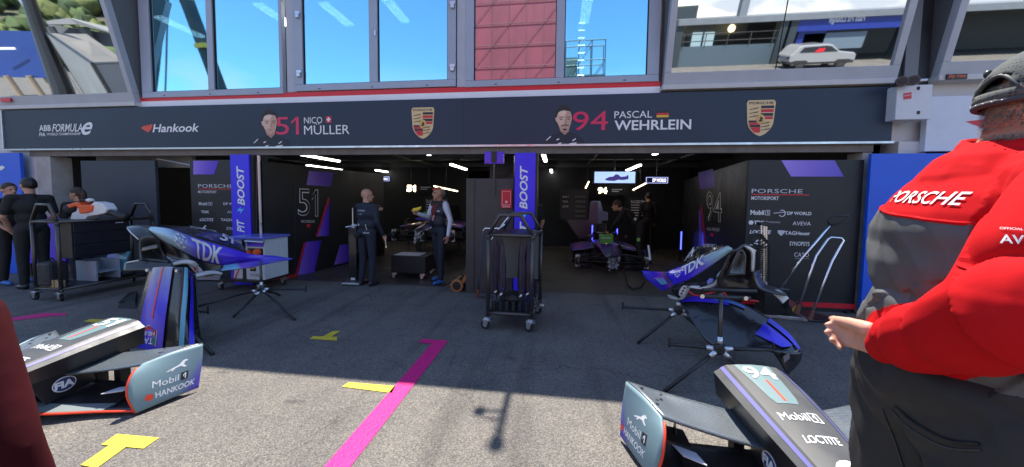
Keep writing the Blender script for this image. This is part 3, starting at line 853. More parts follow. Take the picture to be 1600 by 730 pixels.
# left garage panels
a = RA(131, 251, 246, 440, 5.5)
PB(a[0], a[1], 5.5, a[3], 'partition_panel', 'plain dark navy partition panel behind the woman and the bodywork trolley', M['navy'])
q = MB(); q.box((A(150, 240, 5.8).x, 5.8, A(225, 262, 5.8).z), (A(300, 240, 5.8).x, 5.86, A(225, 236, 5.8).z)); q.build('inner_lintel', pm('grey_lintel', (.28, .28, .28), .6), pit)
q = MB(); q.tube([A(246, 248, 5.55), A(301, 259, 5.6)], .015, 8); q.build('curtain_rail', M['alu'], pit)
SL = 5.40
a = RA(300, 250, 396, 440, SL)
LP = PB(a[0], a[1], SL, a[3], 'sponsor_wall', 'black sponsor panel at the left of the left blue pillar', M['black'])
RPY = 5.40
a = RA(1165, 250, 1343, 480, RPY)
RPX0, RPX1, RPZ = a[0], a[1], a[3]
RP = PB(a[0], a[1], RPY, a[3], 'sponsor_wall', 'black sponsor panel at the right end of the garages, two chrome handles leaning before it', M['black'])
def on(par, Y):
    def f(txt, x0, y0, x1, y1, mat=M['white'], bold=0.0, shear=0.0, sp=1.0, name='lettering'):
        return lettering(txt, RQ(x0, y0, x1, y1, Y), mat, par, bold, shear, sp, name)
    return f
def cat_mark(par, x0, y0, x1, y1, Y, mat):
    """leaping cat emblem"""
    P = [(0, .1), (.28, .38), (.55, .55), (.72, .9), (.86, 1), (1, .82), (.84, .72), (.80, .45), (.95, .1), (.84, .06), (.66, .34), (.42, .26), (.30, 0), (.22, .02), (.28, .24), (.1, .05)]
    q = MB(); q.prism([A(x0 + u * (x1 - x0), y1 + v * (y0 - y1), Y) for u, v in P], (0, -.0015, 0)); q.build('leaping_cat_emblem', mat, par)
def sq(par, x0, y0, x1, y1, Y, mat, nm='logo_box'):
    q = MB(); X0, X1, Z0, Z1 = RA(x0, y0, x1, y1, Y); q.box((X0, Y - .0015, Z0), (X1, Y, Z1)); return q.build(nm, mat, par)
f = on(LP, SL - .003)
f('PORSCHE', 309.5, 288, 364, 293.6, M['offwhite'], .0, 0, 1.05)
sq(LP, 309.5, 295, 362, 296, SL - .002, M['red'], 'red_line')
f('MOTORSPORT', 309.5, 298, 338.5, 302, M['offwhite'], .01)
f('Mobil', 310.5, 316, 323.5, 321, M['offwhite'], .025); f('[1]', 325, 316, 331.5, 321, M['offwhite'])
f('DP WORLD', 349, 316.8, 380, 320.8, M['offwhite'], .02); f('TDK', 314, 329.2, 327, 333.3, M['offwhite'], .03); f('AVEVA', 355, 329.5, 376, 333.5, M['offwhite'])
f('LOCTITE', 312, 341, 333.5, 345.8, M['offwhite'], .03, .2); f('TAGHeuer', 345, 341.6, 374, 346, M['offwhite'], .02); f('SYNOPSYS', 354, 355, 378, 359.8, M['offwhite'], .01)
cat_mark(LP, 311, 352, 323, 360, SL - .003, M['offwhite'])
PV = grad('violet_fade', [(0, (.30, .16, .75)), (.5, (.16, .06, .62)), (1, (.05, .015, .55))], 0, .35)
def flash(par, pts, Y, mat=None):
    q = MB(); P = [A(x, y, Y) for x, y in pts]
    xs = [p[0] for p in pts]; n0 = len(q.v); q.poly(P)
    for k, (x, y) in enumerate(pts): q.uv[n0 + k] = ((x - min(xs)) / (max(xs) - min(xs)), 0.5)
    return q.build('violet_flash', mat or PV, par)
flash(LP, [(302, 272.6), (334.5, 272.6), (341.7, 251.5), (302, 251.5)], SL - .002)
f = on(RP, RPY - .003)
f('PORSCHE', 1174.5, 295.6, 1254, 302, M['offwhite'], .0, 0, 1.05)
sq(RP, 1174.5, 303.5, 1264, 305.2, RPY - .002, M['red'], 'red_line')
f('MOTORSPORT', 1174, 307, 1217, 312.6, M['white'], .012)
f('Mobil', 1172.5, 328.4, 1194, 336, M['white'], .03); f('[1]', 1196, 328.4, 1203, 336.4, M['white'])
f('DP WORLD', 1230, 331, 1268, 336.2, M['white'], .025)
q = MB(); c_ = A(1222, 333.5, RPY - .003)
q.tube([c_ + V(.04 * math.cos(t), 0, .045 * math.sin(t)) for t in [k * .3 - 2.6 for k in range(17)]], .006, 6); q.tube([c_ + V(-.11, 0, 0), c_ + V(.05, 0, .02)], .005, 6); q.build('globe_emblem', M['white'], RP)
f('TDK', 1178, 345, 1195, 350.6, M['white'], .04); f('Electronics', 1197, 345.4, 1219, 348.6, M['offwhite'])
q = MB(); c_ = A(1173.5, 347.8, RPY - .003); q.prism([c_ + V(.035 * math.cos(k * PI / 3), 0, .035 * math.sin(k * PI / 3)) for k in range(6)], (0, -.001, 0)); q.build('diamond_emblem', M['white'], RP)
f('AVEVA', 1238.6, 346.5, 1267, 352.4, M['white']); f('LOCTITE', 1171, 359.7, 1205, 365.6, M['white'], .04, .25)
f('TAGHeuer', 1226, 361.6, 1266, 367.4, M['white'], .02); f('SYNOPSYS', 1233.6, 377.7, 1265, 384.3, M['white'], .012); f('CATO', 1241, 395, 1264, 401.4, M['white']); f('networks', 1241.5, 403, 1264, 404.6, M['offwhite'])
cat_mark(RP, 1171, 374, 1186, 384, RPY - .003, M['white'])
q = MB(); c_ = A(1220.5, 364, RPY - .003); q.prism([c_ + V(u * .045, 0, w_ * .045) for u, w_ in ((-1, .8), (1, .8), (1, 0), (0, -1), (-1, 0))], (0, -.001, 0)); q.build('shield_emblem', M['offwhite'], RP)
flash(RP, [(1236, 276), (1318.5, 276), (1304, 250.7), (1221, 250.7)], RPY - .002)
q = MB(); q.box((RPX0, RPY - .012, .06), (RPX1, RPY - .0015, .13)); q.build('red_kick_strip', M['red'], RP)
q = MB()
for x in (RPX0 + .1, RPX1 - .1): q.box((x - .03, RPY - .05, 0.001), (x + .03, RPY + .1, .03))
q.build('foot', M['blkmetal'], RP)

# blue pillars with vertical lettering
def pillar(x0, x1, Yp, label, ys, xl, xr, bolt):
    t = thing('blue_pillar', label, 'pillar', ((x0 + x1) / 2, Yp, 0))
    q = MB(); q.box((x0, Yp, 0), (x1, YF + .25, 2.255)); q.build('cover', M['blue'], t, bevel=.004)
    q = MB(); q.box((x1 + .001, Yp + .03, 0), (x1 + .03, YF + .2, 2.25)); q.build('edge_post', M['blkmetal'], t)
    for txt, yb_, yt_ in ys:
        X0, X1 = A(xl, (yb_ + yt_) / 2, Yp).x, A(xr, (yb_ + yt_) / 2, Yp).x; Z0, Z1 = A((xl + xr) / 2, yb_, Yp).z, A((xl + xr) / 2, yt_, Yp).z
        yy = Yp - .003
        lettering(txt, [V(X0, yy, Z0), V(X0, yy, Z1), V(X1, yy, Z1), V(X1, yy, Z0)], M['white'], t, .025, .25)
    X0, X1 = A(xl, bolt[0], Yp).x, A(xr, bolt[0], Yp).x; Z0, Z1 = A(xl, bolt[0], Yp).z, A(xl, bolt[1], Yp).z
    P = [(0, .35), (.55, 1), (.5, .6), (1, .75), (.45, 0), (.5, .42)]
    q = MB(); q.prism([V(X0 + (X1 - X0) * u, Yp - .003, Z0 + (Z1 - Z0) * v) for u, v in P], (0, -.001, 0)); q.build('bolt_emblem', pm('bolt_cyan', (.1, .55, .9), .4), t)
    return t
pillar(A(361, 300, 5.3).x, A(390, 300, 5.3).x, 5.30, 'left blue pillar with vertical white lettering between two garage bays', (('PIT', 363, 343), ('BOOST', 321, 259.5)), 370.5, 382, (334, 323))
pillar(A(804, 300, 5.3).x, A(836, 300, 5.3).x, 5.30, 'centre blue pillar with vertical white lettering behind the umbrella trolley', (('PIT', 384, 346), ('BOOST', 327, 259)), 812, 824.5, (343, 329))

# side wall of the first garage
W51 = (V(-5.12, 5.45, 0), V(.33, 2.08, 0).normalized())
def sidewall(name, label, p0, d, length, ztop, mat):
    n = V(d.y, -d.x, 0)
    t = thing(name, label, 'panel wall', p0)
    q = MB(); q.add([p0, p0 + d * length, p0 + d * length - n * .06, p0 - n * .06] + [p + V(0, 0, ztop) for p in (p0, p0 + d * length, p0 + d * length - n * .06, p0 - n * .06)], [(3, 2, 1, 0), (4, 5, 6, 7), (0, 1, 5, 4), (1, 2, 6, 5), (2, 3, 7, 6), (3, 0, 4, 7)])
    q.build('wall_board', mat, t)
    return t, n
t51, n51 = sidewall('side_wall', 'black side wall with the outlined number 51 and violet flashes inside the left garage', W51[0], W51[1], 3.3, 2.16, M['black'])
def onw(px, py, p0, n, off=.003): return HP(px, py, p0 + n * off, n)
def wq(par, pts, mat, nm, p0, n, off=.003):
    q = MB(); P = [onw(x, y, p0, n, off) for x, y in pts]; xs = [p[0] for p in pts]
    q.prism(P, n * .001)
    for k, (x, y) in enumerate(pts): q.uv[k] = q.uv[k + len(pts)] = ((x - min(xs)) / (max(xs) - min(xs)), .5)
    q.build(nm, mat, par)
def wt(par, txt, x0, y0, x1, y1, mat, p0, n, off=.004, bold=0., tilt=0.):
    return lettering(txt, [onw(x0, y0, p0, n, off), onw(x1, y0 + tilt, p0, n, off), onw(x1, y1 + tilt, p0, n, off), onw(x0, y1, p0, n, off)], mat, par, bold)
p0, n = W51[0], n51
wt(t51, '51', 465.5, 294.5, 497, 337, M['white'], p0, n, .003, .012, 1.5)
wt(t51, '51', 466.3, 295.6, 496.2, 335.9, M['black'], p0, n, .005, -.012, 1.5)
wt(t51, 'NICO MÜLLER', 470.6, 343.3, 492, 348, M['offwhite'], p0, n, .004, .02)
wq(t51, [(479.5, 350), (484.5, 350), (484.5, 355.5), (479.5, 355.5)], M['red'], 'swiss_flag', p0, n)
wq(t51, [(513, 308), (515, 311), (495.5, 370), (493, 370)], M['red'], 'red_stripe', p0, n)
wq(t51, [(514.5, 314), (514.5, 368.5), (496, 369.5)], PV, 'violet_flash', p0, n)
wq(t51, [(475, 379), (478, 379), (463, 431.5), (461, 430)], M['red'], 'red_stripe', p0, n)
wq(t51, [(478.5, 378), (502, 376), (491, 426), (465, 430)], PV, 'violet_flash', p0, n)
wq(t51, [(416.5, 436), (461, 429), (463, 432), (416.5, 440)], M['red'], 'red_stripe', p0, n, .004)
wq(t51, [(531, 383), (547, 381.5), (547, 409), (522, 414)], PV, 'violet_flash', p0, n)
wq(t51, [(482.5, 267), (521, 270), (517, 291.5), (479, 289)], PV, 'violet_flash', p0, n)
wq(t51, [(400, 250), (402, 250), (402, 445), (400, 445)], M['gunmetal'], 'joint', p0, n, .004); wq(t51, [(460.5, 290), (461.2, 290), (461.2, 430), (460.5, 430)], M['gunmetal'], 'joint', p0, n, .004)
q = MB(); q.tube([V(-5.16, 5.42, 0), V(-5.16, 5.42, 2.25)], .025, 8); q.build('corner_post', M['alu'], t51)
# second garage side wall
p94 = V(RPX0, RPY + .052, 0)
e94 = G(1069, 282, 2.15); d94 = (V(e94.x, e94.y, 0) - p94).normalized()
nn = V(-d94.y, d94.x, 0)
t94 = thing('side_wall', 'black side wall with the outlined number 94 inside the right garage', 'panel wall', p94)
q = MB(); L94 = (V(e94.x, e94.y, 0) - p94).length
q.prism([p94, p94 + d94 * L94, p94 + d94 * L94 - nn * .06, p94 - nn * .06], (0, 0, 2.15)); q.build('wall_board', M['black'], t94)
wt(t94, '94', 1104, 298.5, 1128, 345.5, M['white'], p94, nn, .003, .012, 3)
wt(t94, '94', 1104.8, 299.7, 1127.2, 344.3, M['black'], p94, nn, .005, -.012, 3)
wt(t94, 'PASCAL WEHRLEIN', 1104, 355, 1124, 360, M['offwhite'], p94, nn, .004, .02, 1.5)
wq(t94, [(1110, 364), (1115, 364.5), (1115, 370), (1110, 369.5)], M['red'], 'german_flag', p94, nn)
wq(t94, [(1091, 270), (1114, 264), (1117, 292), (1094, 296)], PV, 'violet_flash', p94, nn)
wq(t94, [(1095, 322), (1097, 322), (1104, 385), (1102, 385)], M['red'], 'red_stripe', p94, nn)
wq(t94, [(1092, 330), (1095, 326), (1101, 384), (1092, 384)], PV, 'violet_flash', p94, nn)

# dark box partition between the garages
a = RA(728, 279, 802, 462, 5.48)
bp = thing('partition_box', 'dark grey cupboard wall between the two garages, a red alarm box on its face', 'cupboard', ((a[0] + a[1]) / 2, 5.48, 0))
q = MB(); q.box((a[0], 5.48, .0), (a[1], 6.6, a[3])); q.build('cupboard_body', pm('warm_dark_grey', (.045, .042, .042), .5, var=.15, vscale=4), bp, bevel=.006)
q = MB(); q.box((A(741, 300, 5.478).x, 5.474, .05), (A(742, 300, 5.478).x, 5.479, a[3] - .02)); q.build('joint', M['black'], bp)
al = thing('alarm_box', 'small red call point box with white print on the cupboard wall', 'alarm box', A(791, 311, 5.46))
q = MB(); X0, X1, Z0, Z1 = RA(782.5, 296, 800, 325.5, 5.44); q.box((X0, 5.44, Z0), (X1, 5.479, Z1)); q.build('box_body', M['red'], al, bevel=.006)
q = MB()
fr = .012; q.box((X0 + .02, 5.437, Z0 + .05), (X1 - .02, 5.4395, Z0 + .05 + .006)); q.box((X0 + .02, 5.437, Z1 - .036), (X1 - .02, 5.4395, Z1 - .03)); q.box((X0 + .02, 5.437, Z0 + .0565), (X0 + .026, 5.4395, Z1 - .0365)); q.box((X1 - .026, 5.437, Z0 + .0565), (X1 - .02, 5.4395, Z1 - .0365))
cxa = (X0 + X1) / 2
q.lathe([(.022, 0), (.022, .003)], (cxa, 5.4395, Z0 + .10), (0, -1, 0), 14)
q.build('printed_frame', pm('pale_red_print', (.85, .45, .42), .5), al)
lettering('SOS', [V(X0 + .03, 5.437, Z0 + .04), V(X1 - .03, 5.437, Z0 + .04), V(X1 - .03, 5.437, Z0 + .015), V(X0 + .03, 5.437, Z0 + .015)], M['white'], al)
# hanging signal light column
hl = thing('hanging_signal', 'violet hanging signal lamp housing with a black pole in front of the cupboard wall', 'signal', A(771, 255, 5.3))
X0, X1, Z0, Z1 = RA(757, 237, 787, 256, 5.42)
q = MB(); q.box((X0, 5.42, Z0), (X1, 5.47, Z1)); q.build('housing', M['purple'], hl, bevel=.005)
q = MB(); q.box(((X0 + X1) / 2 - .04, 5.40, Z0 + .02), ((X0 + X1) / 2 + .04, 5.419, Z1)); q.build('lamp_bank', M['black'], hl)
for k in (-1, 1):
    q = MB(); q.lathe([(.016, 0), (.014, .012)], ((X0 + X1) / 2 + k * .11, 5.419, Z0 + .03), (0, -1, 0), 12); q.build('round_lamp', pm('lamp_red_%d' % (k + 1), (.5, .02, .02), .3), hl)
q = MB(); q.tube([((X0 + X1) / 2, 5.43, Z0), ((X0 + X1) / 2, 5.43, A(771, 304, 5.43).z)], .012, 8); q.build('pole', M['gunmetal'], hl)
fan = thing('round_fan', 'round black fan high on the wall beside the violet signal lamp', 'fan', A(784, 262, 6.2))
q = MB(); c_ = A(784, 262, 6.2)
for rr in (.05, .10, .15, .19): q.tube([c_ + V(rr * math.cos(k * PI / 10), 0, rr * math.sin(k * PI / 10)) for k in range(21)], .006, 6)
q.box((c_.x - .22, 6.21, c_.z - .22), (c_.x + .22, 6.3, c_.z + .22)); q.build('fan_guard', M['blkmetal'], fan)

# ------------------------------------------------------------------ inside the garages: back walls, lit signs, lamps
def backboard(x0, y0, x1, y1, Y, name, label, mat, cat='board'):
    X0, X1, Z0, Z1 = RA(x0, y0, x1, y1, Y); t = thing(name, label, cat, ((X0 + X1) / 2, Y, Z0))
    q = MB(); q.box((X0, Y, Z0), (X1, Y + .06, Z1)); q.build('board_face', mat, t); return t
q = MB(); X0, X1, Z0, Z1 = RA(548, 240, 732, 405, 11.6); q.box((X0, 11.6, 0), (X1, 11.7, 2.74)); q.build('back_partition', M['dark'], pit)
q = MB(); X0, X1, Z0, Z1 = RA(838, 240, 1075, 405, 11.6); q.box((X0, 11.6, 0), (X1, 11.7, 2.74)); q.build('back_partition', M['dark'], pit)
SIGN = pm('lit_digits', (.9, .85, .7), .4, emit=(1, .82, .5), es=5.0)
for txt, (x0, y0, x1, y1), nm in (('51', (633, 287, 679, 302), 'first'), ('94', (932, 290.5, 980, 305.5), 'second')):
    t = backboard(x0, y0, x1, y1, 11.2, 'number_sign', 'dark hanging sign with glowing digits %s at the back of the %s garage' % (txt, dict(first='left', second='right')[nm]), M['dark'], 'sign')
    on(t, 11.19)(txt, x0 + 2.5, y0 + 2.5, x0 + 16.5, y1 - 2.5, SIGN, .04)
    for k in range(2): sq(t, x0 + 24, y0 + 5 + 3 * k, x0 + 40 - 5 * k, y0 + 6.5 + 3 * k, 11.19, M['offwhite'], 'text_line')
    X0, X1, Z0, Z1 = RA(x0, y0, x1, y1, 11.2)
    q = MB()
    for x in (X0 + .2, X1 - .2): q.tube([(x, 11.23, Z1), (x, 11.23, 2.74)], .008, 6)
    q.build('hanger', M['blkmetal'], t)
GLW = pm('sign_glow_blue', (.25, .3, .5), .4, emit=(.4, .45, .9), es=.6)
for (x0, y0, x1, y1), lab in (((582, 276, 608.5, 283), 'small framed sponsor sign under the ceiling of the left garage'), ((1009.5, 277, 1043.5, 286.5), 'small framed sponsor sign under the ceiling of the right garage')):
    t = backboard(x0, y0, x1, y1, 9.6, 'ceiling_sign', lab, pm('sign_navy', (.02, .02, .06), .4), 'sign')
    X0, X1, Z0, Z1 = RA(x0, y0, x1, y1, 9.6); fr = MB()
    for bxx in (((X0, 9.58, Z1 - .012), (X1, 9.598, Z1)), ((X0, 9.58, Z0), (X1, 9.598, Z0 + .012)), ((X0, 9.58, Z0 + .0125), (X0 + .012, 9.598, Z1 - .0125)), ((X1 - .012, 9.58, Z0 + .0125), (X1, 9.598, Z1 - .0125))): fr.box(*bxx)
    fr.build('sign_frame', GLW, t); on(t, 9.59)('DP WORLD', x0 + (x1 - x0) * .3, y0 + 2, x1 - 2.5, y1 - 2, pm('glow_white', (.7, .7, .8), .4, emit=(.8, .8, 1), es=.9), .03)
    q = MB(); q.tube([((X0 + X1) / 2, 9.63, Z1), ((X0 + X1) / 2, 9.63, 2.75)], .008, 6); q.build('hanger', M['blkmetal'], t)
# slogan boards
for (x0, y0, x1, y1), lab in (((662, 308, 700, 340), 'black slogan board behind the man in the vest'), ((982, 309, 1010, 345), 'black slogan board behind the leaning mechanic')):
    t = backboard(x0, y0, x1, y1, 11.4, 'slogan_board', lab, M['black']); fz = on(t, 11.39)
    fz('RACEBORN', x0 + 4, y0 + 4, x1 - 2, y0 + 9, M['offwhite'], .02)
    for k in range(5): sq(t, x0 + 4, y0 + 11 + 4 * k, x1 - 2 - 3 * (k % 2), y0 + 12.4 + 4 * k, 11.392, M['offwhite'], 'text_line')
t = backboard(875, 296, 919, 343, 10.6, 'sponsor_board', 'dim sponsor list board left of the screen in the right garage', M['black']); fz = on(t, 10.59)
for k, (a_, b_) in enumerate((('Mobil 1', 'DP WORLD'), ('TDK', 'AVEVA'), ('LOCTITE', 'TAGHeuer'), ('', 'SYNOPSYS'), ('', 'CATO'))):
    yy = 306 + k * 7.6
    if a_: fz(a_, 879, yy, 888, yy + 3, M['offwhite'], .02)
    fz(b_, 899, yy, 915, yy + 3, pm('dim_print_%d' % k, (.25, .25, .27), .5), .01)
# screen
tv = backboard(927, 267, 995, 287.5, 9.4, 'screen', 'wide lit screen showing a dark racing car under the garage ceiling', M['black'], 'screen')
X0, X1, Z0, Z1 = RA(929, 268.5, 992.5, 286, 9.38)
q = MB(); q.box((X0, 9.38, Z0), (X1, 9.398, Z1)); q.build('display', grad('screen_picture', [(0, (.25, .3, .4)), (.5, (.3, .36, .5)), (1, (.15, .2, .45))], 0, .3), tv)
sm = bpy.data.materials['screen_picture'].node_tree.nodes['Principled BSDF']; sm.inputs['Emission Color'].default_value = (.22, .32, .62, 1); sm.inputs['Emission Strength'].default_value = .9
q = MB(); q.prism([A(x, y, 9.376) for x, y in ((947, 279), (952, 276.5), (958, 276), (962, 272.5), (966, 273), (970, 276.5), (979, 275.5), (979, 274), (982, 274), (982, 280), (974, 281.5), (966, 281), (960, 283), (950, 282.5), (945, 281))], (0, -.002, 0)); q.build('pictured_car', pm('screen_dark_car', (.03, .02, .10), .4, emit=(.02, .015, .08), es=1), tv)
q = MB(); q.tube([((X0 + X1) / 2, 9.45, Z1), ((X0 + X1) / 2, 9.45, 2.75)], .02, 8); q.build('ceiling_arm', M['blkmetal'], tv)
# ceiling strip lamps
lampn = 0
def strip_lamp(x, y0, y1, z, label, r=.035):
    t = thing('strip_lamp', label, 'lamp', (x, (y0 + y1) / 2, z), 'strip lamps under the garage ceiling')
    q = MB(); q.box((x - r, y0, z - .02), (x + r, y1, z + .02)); q.build('lit_tube', M['tube_lit'], t)
    q = MB(); q.box((x - r - .012, y0 - .02, z + .021), (x + r + .012, y1 + .02, z + .06)); q.tube([(x, (y0 + y1) / 2, z + .06), (x, (y0 + y1) / 2, 2.76)], .008, 6); q.build('housing', M['gunmetal'], t)
for x, y0, y1, lab in ((-5.5, 6.65, 8.15, 'long bright strip lamp nearest the left blue pillar'), (-7.2, 9.2, 10.8, 'strip lamp above the violet flash on the number 51 side wall'), (-6.0, 10.85, 12.6, 'far strip lamp left of the glowing 51 sign'),
        (-2.85, 9.0, 10.55, 'strip lamp above the man in the vest'), (-2.66, 6.5, 6.95, 'short end of a strip lamp close under the banner in the left garage'), (-.31, 6.6, 8.25, 'strip lamp just right of the centre blue pillar'),
        (-.23, 10.7, 13.0, 'smaller far strip lamp right of the centre blue pillar'), (1.82, 6.5, 7.05, 'short end of a strip lamp close under the banner in the right garage'), (2.05, 9.2, 10.97, 'strip lamp right of the lit screen')):
    strip_lamp(x, y0, y1, 2.45, lab)
for (a0, a1), lab in ((((678, 291), (715, 299)), 'crooked row of warm strip lamps over the head of the man in the vest'), (((989, 297), (1012, 285)), 'slanting warm strip lamp right of the glowing 94 sign'), (((915, 294), (920, 284)), 'short warm strip lamp left of the glowing 94 sign'), (((514, 293.5), (556, 299.5)), 'warm strip lamp beside the violet flash in the left garage')):
    A0, A1 = A(*a0, 10.2), A(*a1, 10.0); t = thing('strip_lamp', lab, 'lamp', A0, 'strip lamps under the garage ceiling')
    q = MB(); q.tube([A0, A1], .018, 8); q.build('lit_tube', pm('warm_tube_%d' % lampn, (.9, .8, .6), .4, emit=(1, .8, .5), es=3.0), t); lampn += 1
    q = MB(); q.tube([A0 + V(0, .02, .03), A1 + V(0, .02, .03)], .014, 8); q.tube([(A0 + A1) / 2 + V(0, .02, .03), V((A0.x + A1.x) / 2, A0.y, 2.76)], .006, 6); q.build('housing', M['blkmetal'], t)
# poster with sky blue picture at the back of the left garage and painted violet sheen in the right one
t = backboard(535, 290, 572, 330, 9.9, 'blue_poster', 'sky blue poster at the back of the left garage behind the bald mechanic', grad('poster_blue', [(0, (.02, .10, .25)), (.5, (.06, .30, .62)), (1, (.10, .42, .8))], 0, .4), 'poster')
sheen_v = grad('violet_grey_sheen', [(0, (.03, .03, .04)), (.5, (.20, .10, .28)), (1, (.10, .05, .35))], 0, .35)  # sheen put into the colour as a grey to violet blend
t = thing('violet_wall_panel', 'triangular sheet of painted violet sheen on the wall left of the garage car', 'panel', A(905, 372, 10.5))
q = MB(); P = [A(x, y, 10.5) for x, y in ((885, 343.5), (920, 343.5), (922, 316), (934, 316), (934, 372), (904, 373))]; q.prism(P, (0, .03, 0))
for k in range(len(P) * 2): q.uv[k] = ((P[k % len(P)].x - P[0].x) / 2.6, .5)
q.build('panel_sheet', sheen_v, t)
t = thing('violet_wall_panel', 'pale blue violet picture panel behind the front of the garage car', 'panel', A(940, 330, 11))
q = MB(); P = [A(x, y, 11.0) for x, y in ((924, 314), (938, 314), (942, 330), (950, 332), (950, 345), (941, 345), (938, 360), (924, 360))]; q.prism(P, (0, .03, 0))
for k in range(len(P) * 2): q.uv[k] = (.5 + .4 * (k % 2), .5)
q.build('panel_sheet', grad('picture_violet', [(0, (.1, .12, .35)), (1, (.25, .3, .6))], 0, .4), t)
BL = pm('blue_light_bar', (.05, .08, .8), .4, emit=(.06, .08, 1), es=2.0)
for (px, y0, y1), lab in (((925.5, 352, 374), 'thin blue light bar left of the garage car'), ((964.5, 352, 366), 'short thin blue light bar beside the green box'), ((1064.5, 362, 390), 'thin blue light bar at the end of the number 94 side wall')):
    t = thing('light_bar', lab, 'light bar', A(px, y1, 9.2)); X0, X1, Z0, Z1 = RA(px - .8, y0, px + .8, y1, 9.2)
    q = MB(); q.box((X0, 9.2, Z0), (X1, 9.22, Z1)); q.build('glow_strip', BL, t); q = MB(); q.box((X0 - .02, 9.221, 0), (X1 + .02, 9.25, Z1 + .01)); q.build('carrier', M['blkmetal'], t)
# ================================================================== trolleys
def castor(par, x, y, r=.055, ang=0.0, steel=True):
    d = V(math.cos(ang), math.sin(ang), 0); s_ = V(-d.y, d.x, 0); c_ = V(x, y, r) + d * .03
    q = MB(); q.lathe([(r * .55, -.018), (r, -.014), (r, .014), (r * .55, .018)], c_, s_, 18); w_ = q.build('castor_wheel', M['rubber'], par)
    q = MB(); q.lathe([(r * .5, -.0195), (r * .5, .0195)], c_, s_, 14); q.build('hub', M['alu'], w_)
    q = MB()
    for k in (-1, 1): q.prism([c_ + s_ * (.022 * k) + d * a + V(0, 0, b_) for a, b_ in ((-.02, -.01), (.015, -.01), (.03, r + .02), (-.06, r + .02))], s_ * (.004 * k))
    q.box((x - .05, y - .045, 2 * r + .006), (x + .05, y + .045, 2 * r + .014)); q.tube([V(x, y, 2 * r + .014), V(x, y, 2 * r + .05)], .014, 8)
    q.build('castor_fork', M['alu'], w_)
def cart(name, label, x0, x1, y0, y1, zt, zb, zh, shift=0.0, dark=False, legw=None):
    t = thing(name, label, 'trolley', ((x0 + x1) / 2, (y0 + y1) / 2, 0))
    tm = M['gunmetal'] if not dark else M['blkmetal']; r = .022
    fw = legw or 1.0
    for (y, inn) in ((y0, 1), (y1, -1)):
        q = MB()
        xs_ = (x0 + (0 if y == y0 else shift), x1 + (0 if y == y0 else shift))
        for x in xs_: q.tube([(x, y, .17), (x, y, zt)], r, 12)
        w_ = xs_[1] - xs_[0]
        q.tube([(xs_[0], y, zt), (xs_[0] + w_ * .26, y, zh), (xs_[1] - w_ * .26, y, zh), (xs_[1], y, zt)], r, 12)
        q.tube([(xs_[0], y, zt), (xs_[1], y, zt)], r, 12); q.tube([(xs_[0], y, zb), (xs_[1], y, zb)], r, 12)
        q.build('end_frame', tm, t, smooth=True)
        for x in xs_:
            for z in (zt - .035, zb + .035, zb - .03): q = MB(); q.lathe([(r + .005, -.012), (r + .005, .012)], (x, y, z), (0, 0, 1), 12); q.build('clamp_band', M['blkmetal'], t)
    for (xa, xb) in ((x0, x0 + shift), (x1, x1 + shift)):
        for z in (zt, zb): q = MB(); q.tube([(xa, y0, z), (xb, y1, z)], r, 12); q.build('side_rail', tm, t, smooth=True)
    q = MB(); q.prism([(x0, y0, zb + .012), (x1, y0, zb + .012), (x1 + shift, y1, zb + .012), (x0 + shift, y1, zb + .012)], (0, 0, .012)); q.build('lower_tray', M['black'], t)
    q = MB(); q.prism([(x0, y0, zt + .005), (x1, y0, zt + .005), (x1 + shift, y1, zt + .005), (x0 + shift, y1, zt + .005)], (0, 0, .012)); q.build('top_tray', M['black'], t)
    for (x, y) in ((x0, y0), (x1, y0), (x0 + shift, y1), (x1 + shift, y1)): castor(t, x, y, .055, random.uniform(2.6, 3.6))
    return t
# ---- centre trolley with rolled umbrellas
cx0, cx1 = -.80, -.285; cy0, cy1 = 3.97, 4.62
zt_ = A(800, 368, cy0).z; zb_ = A(800, 491, cy0).z; zh_ = A(800, 336.5, cy0).z
ct = cart('umbrella_trolley', 'tall grey tube trolley on four castors, rolled black umbrellas hanging in it', cx0, cx1, cy0, cy1, zt_, zb_, zh_, .07)
q = MB(); q.box((cx0 + .07, cy1 - .05, A(800, 433, cy1).z), (cx1 + .04, cy1 - .03, zt_ - .03)); q.build('back_panel', pm('cart_back_grey', (.10, .095, .09), .5), ct)
q = MB()
for k in range(6): q.lathe([(.026, 0), (.028, .10), (.022, .105)], (cx0 + .06 + k * .079, cy0 + .06, zb_ + .026), (0, 0, 1), 14)
hl_ = q.build('umbrella_holder', M['black'], ct)
UMB = pm('umbrella_cloth', (.030, .022, .040), .55, var=.5, vscale=30, bump=.8, bscale=30, stretch=(1, 1, .15))
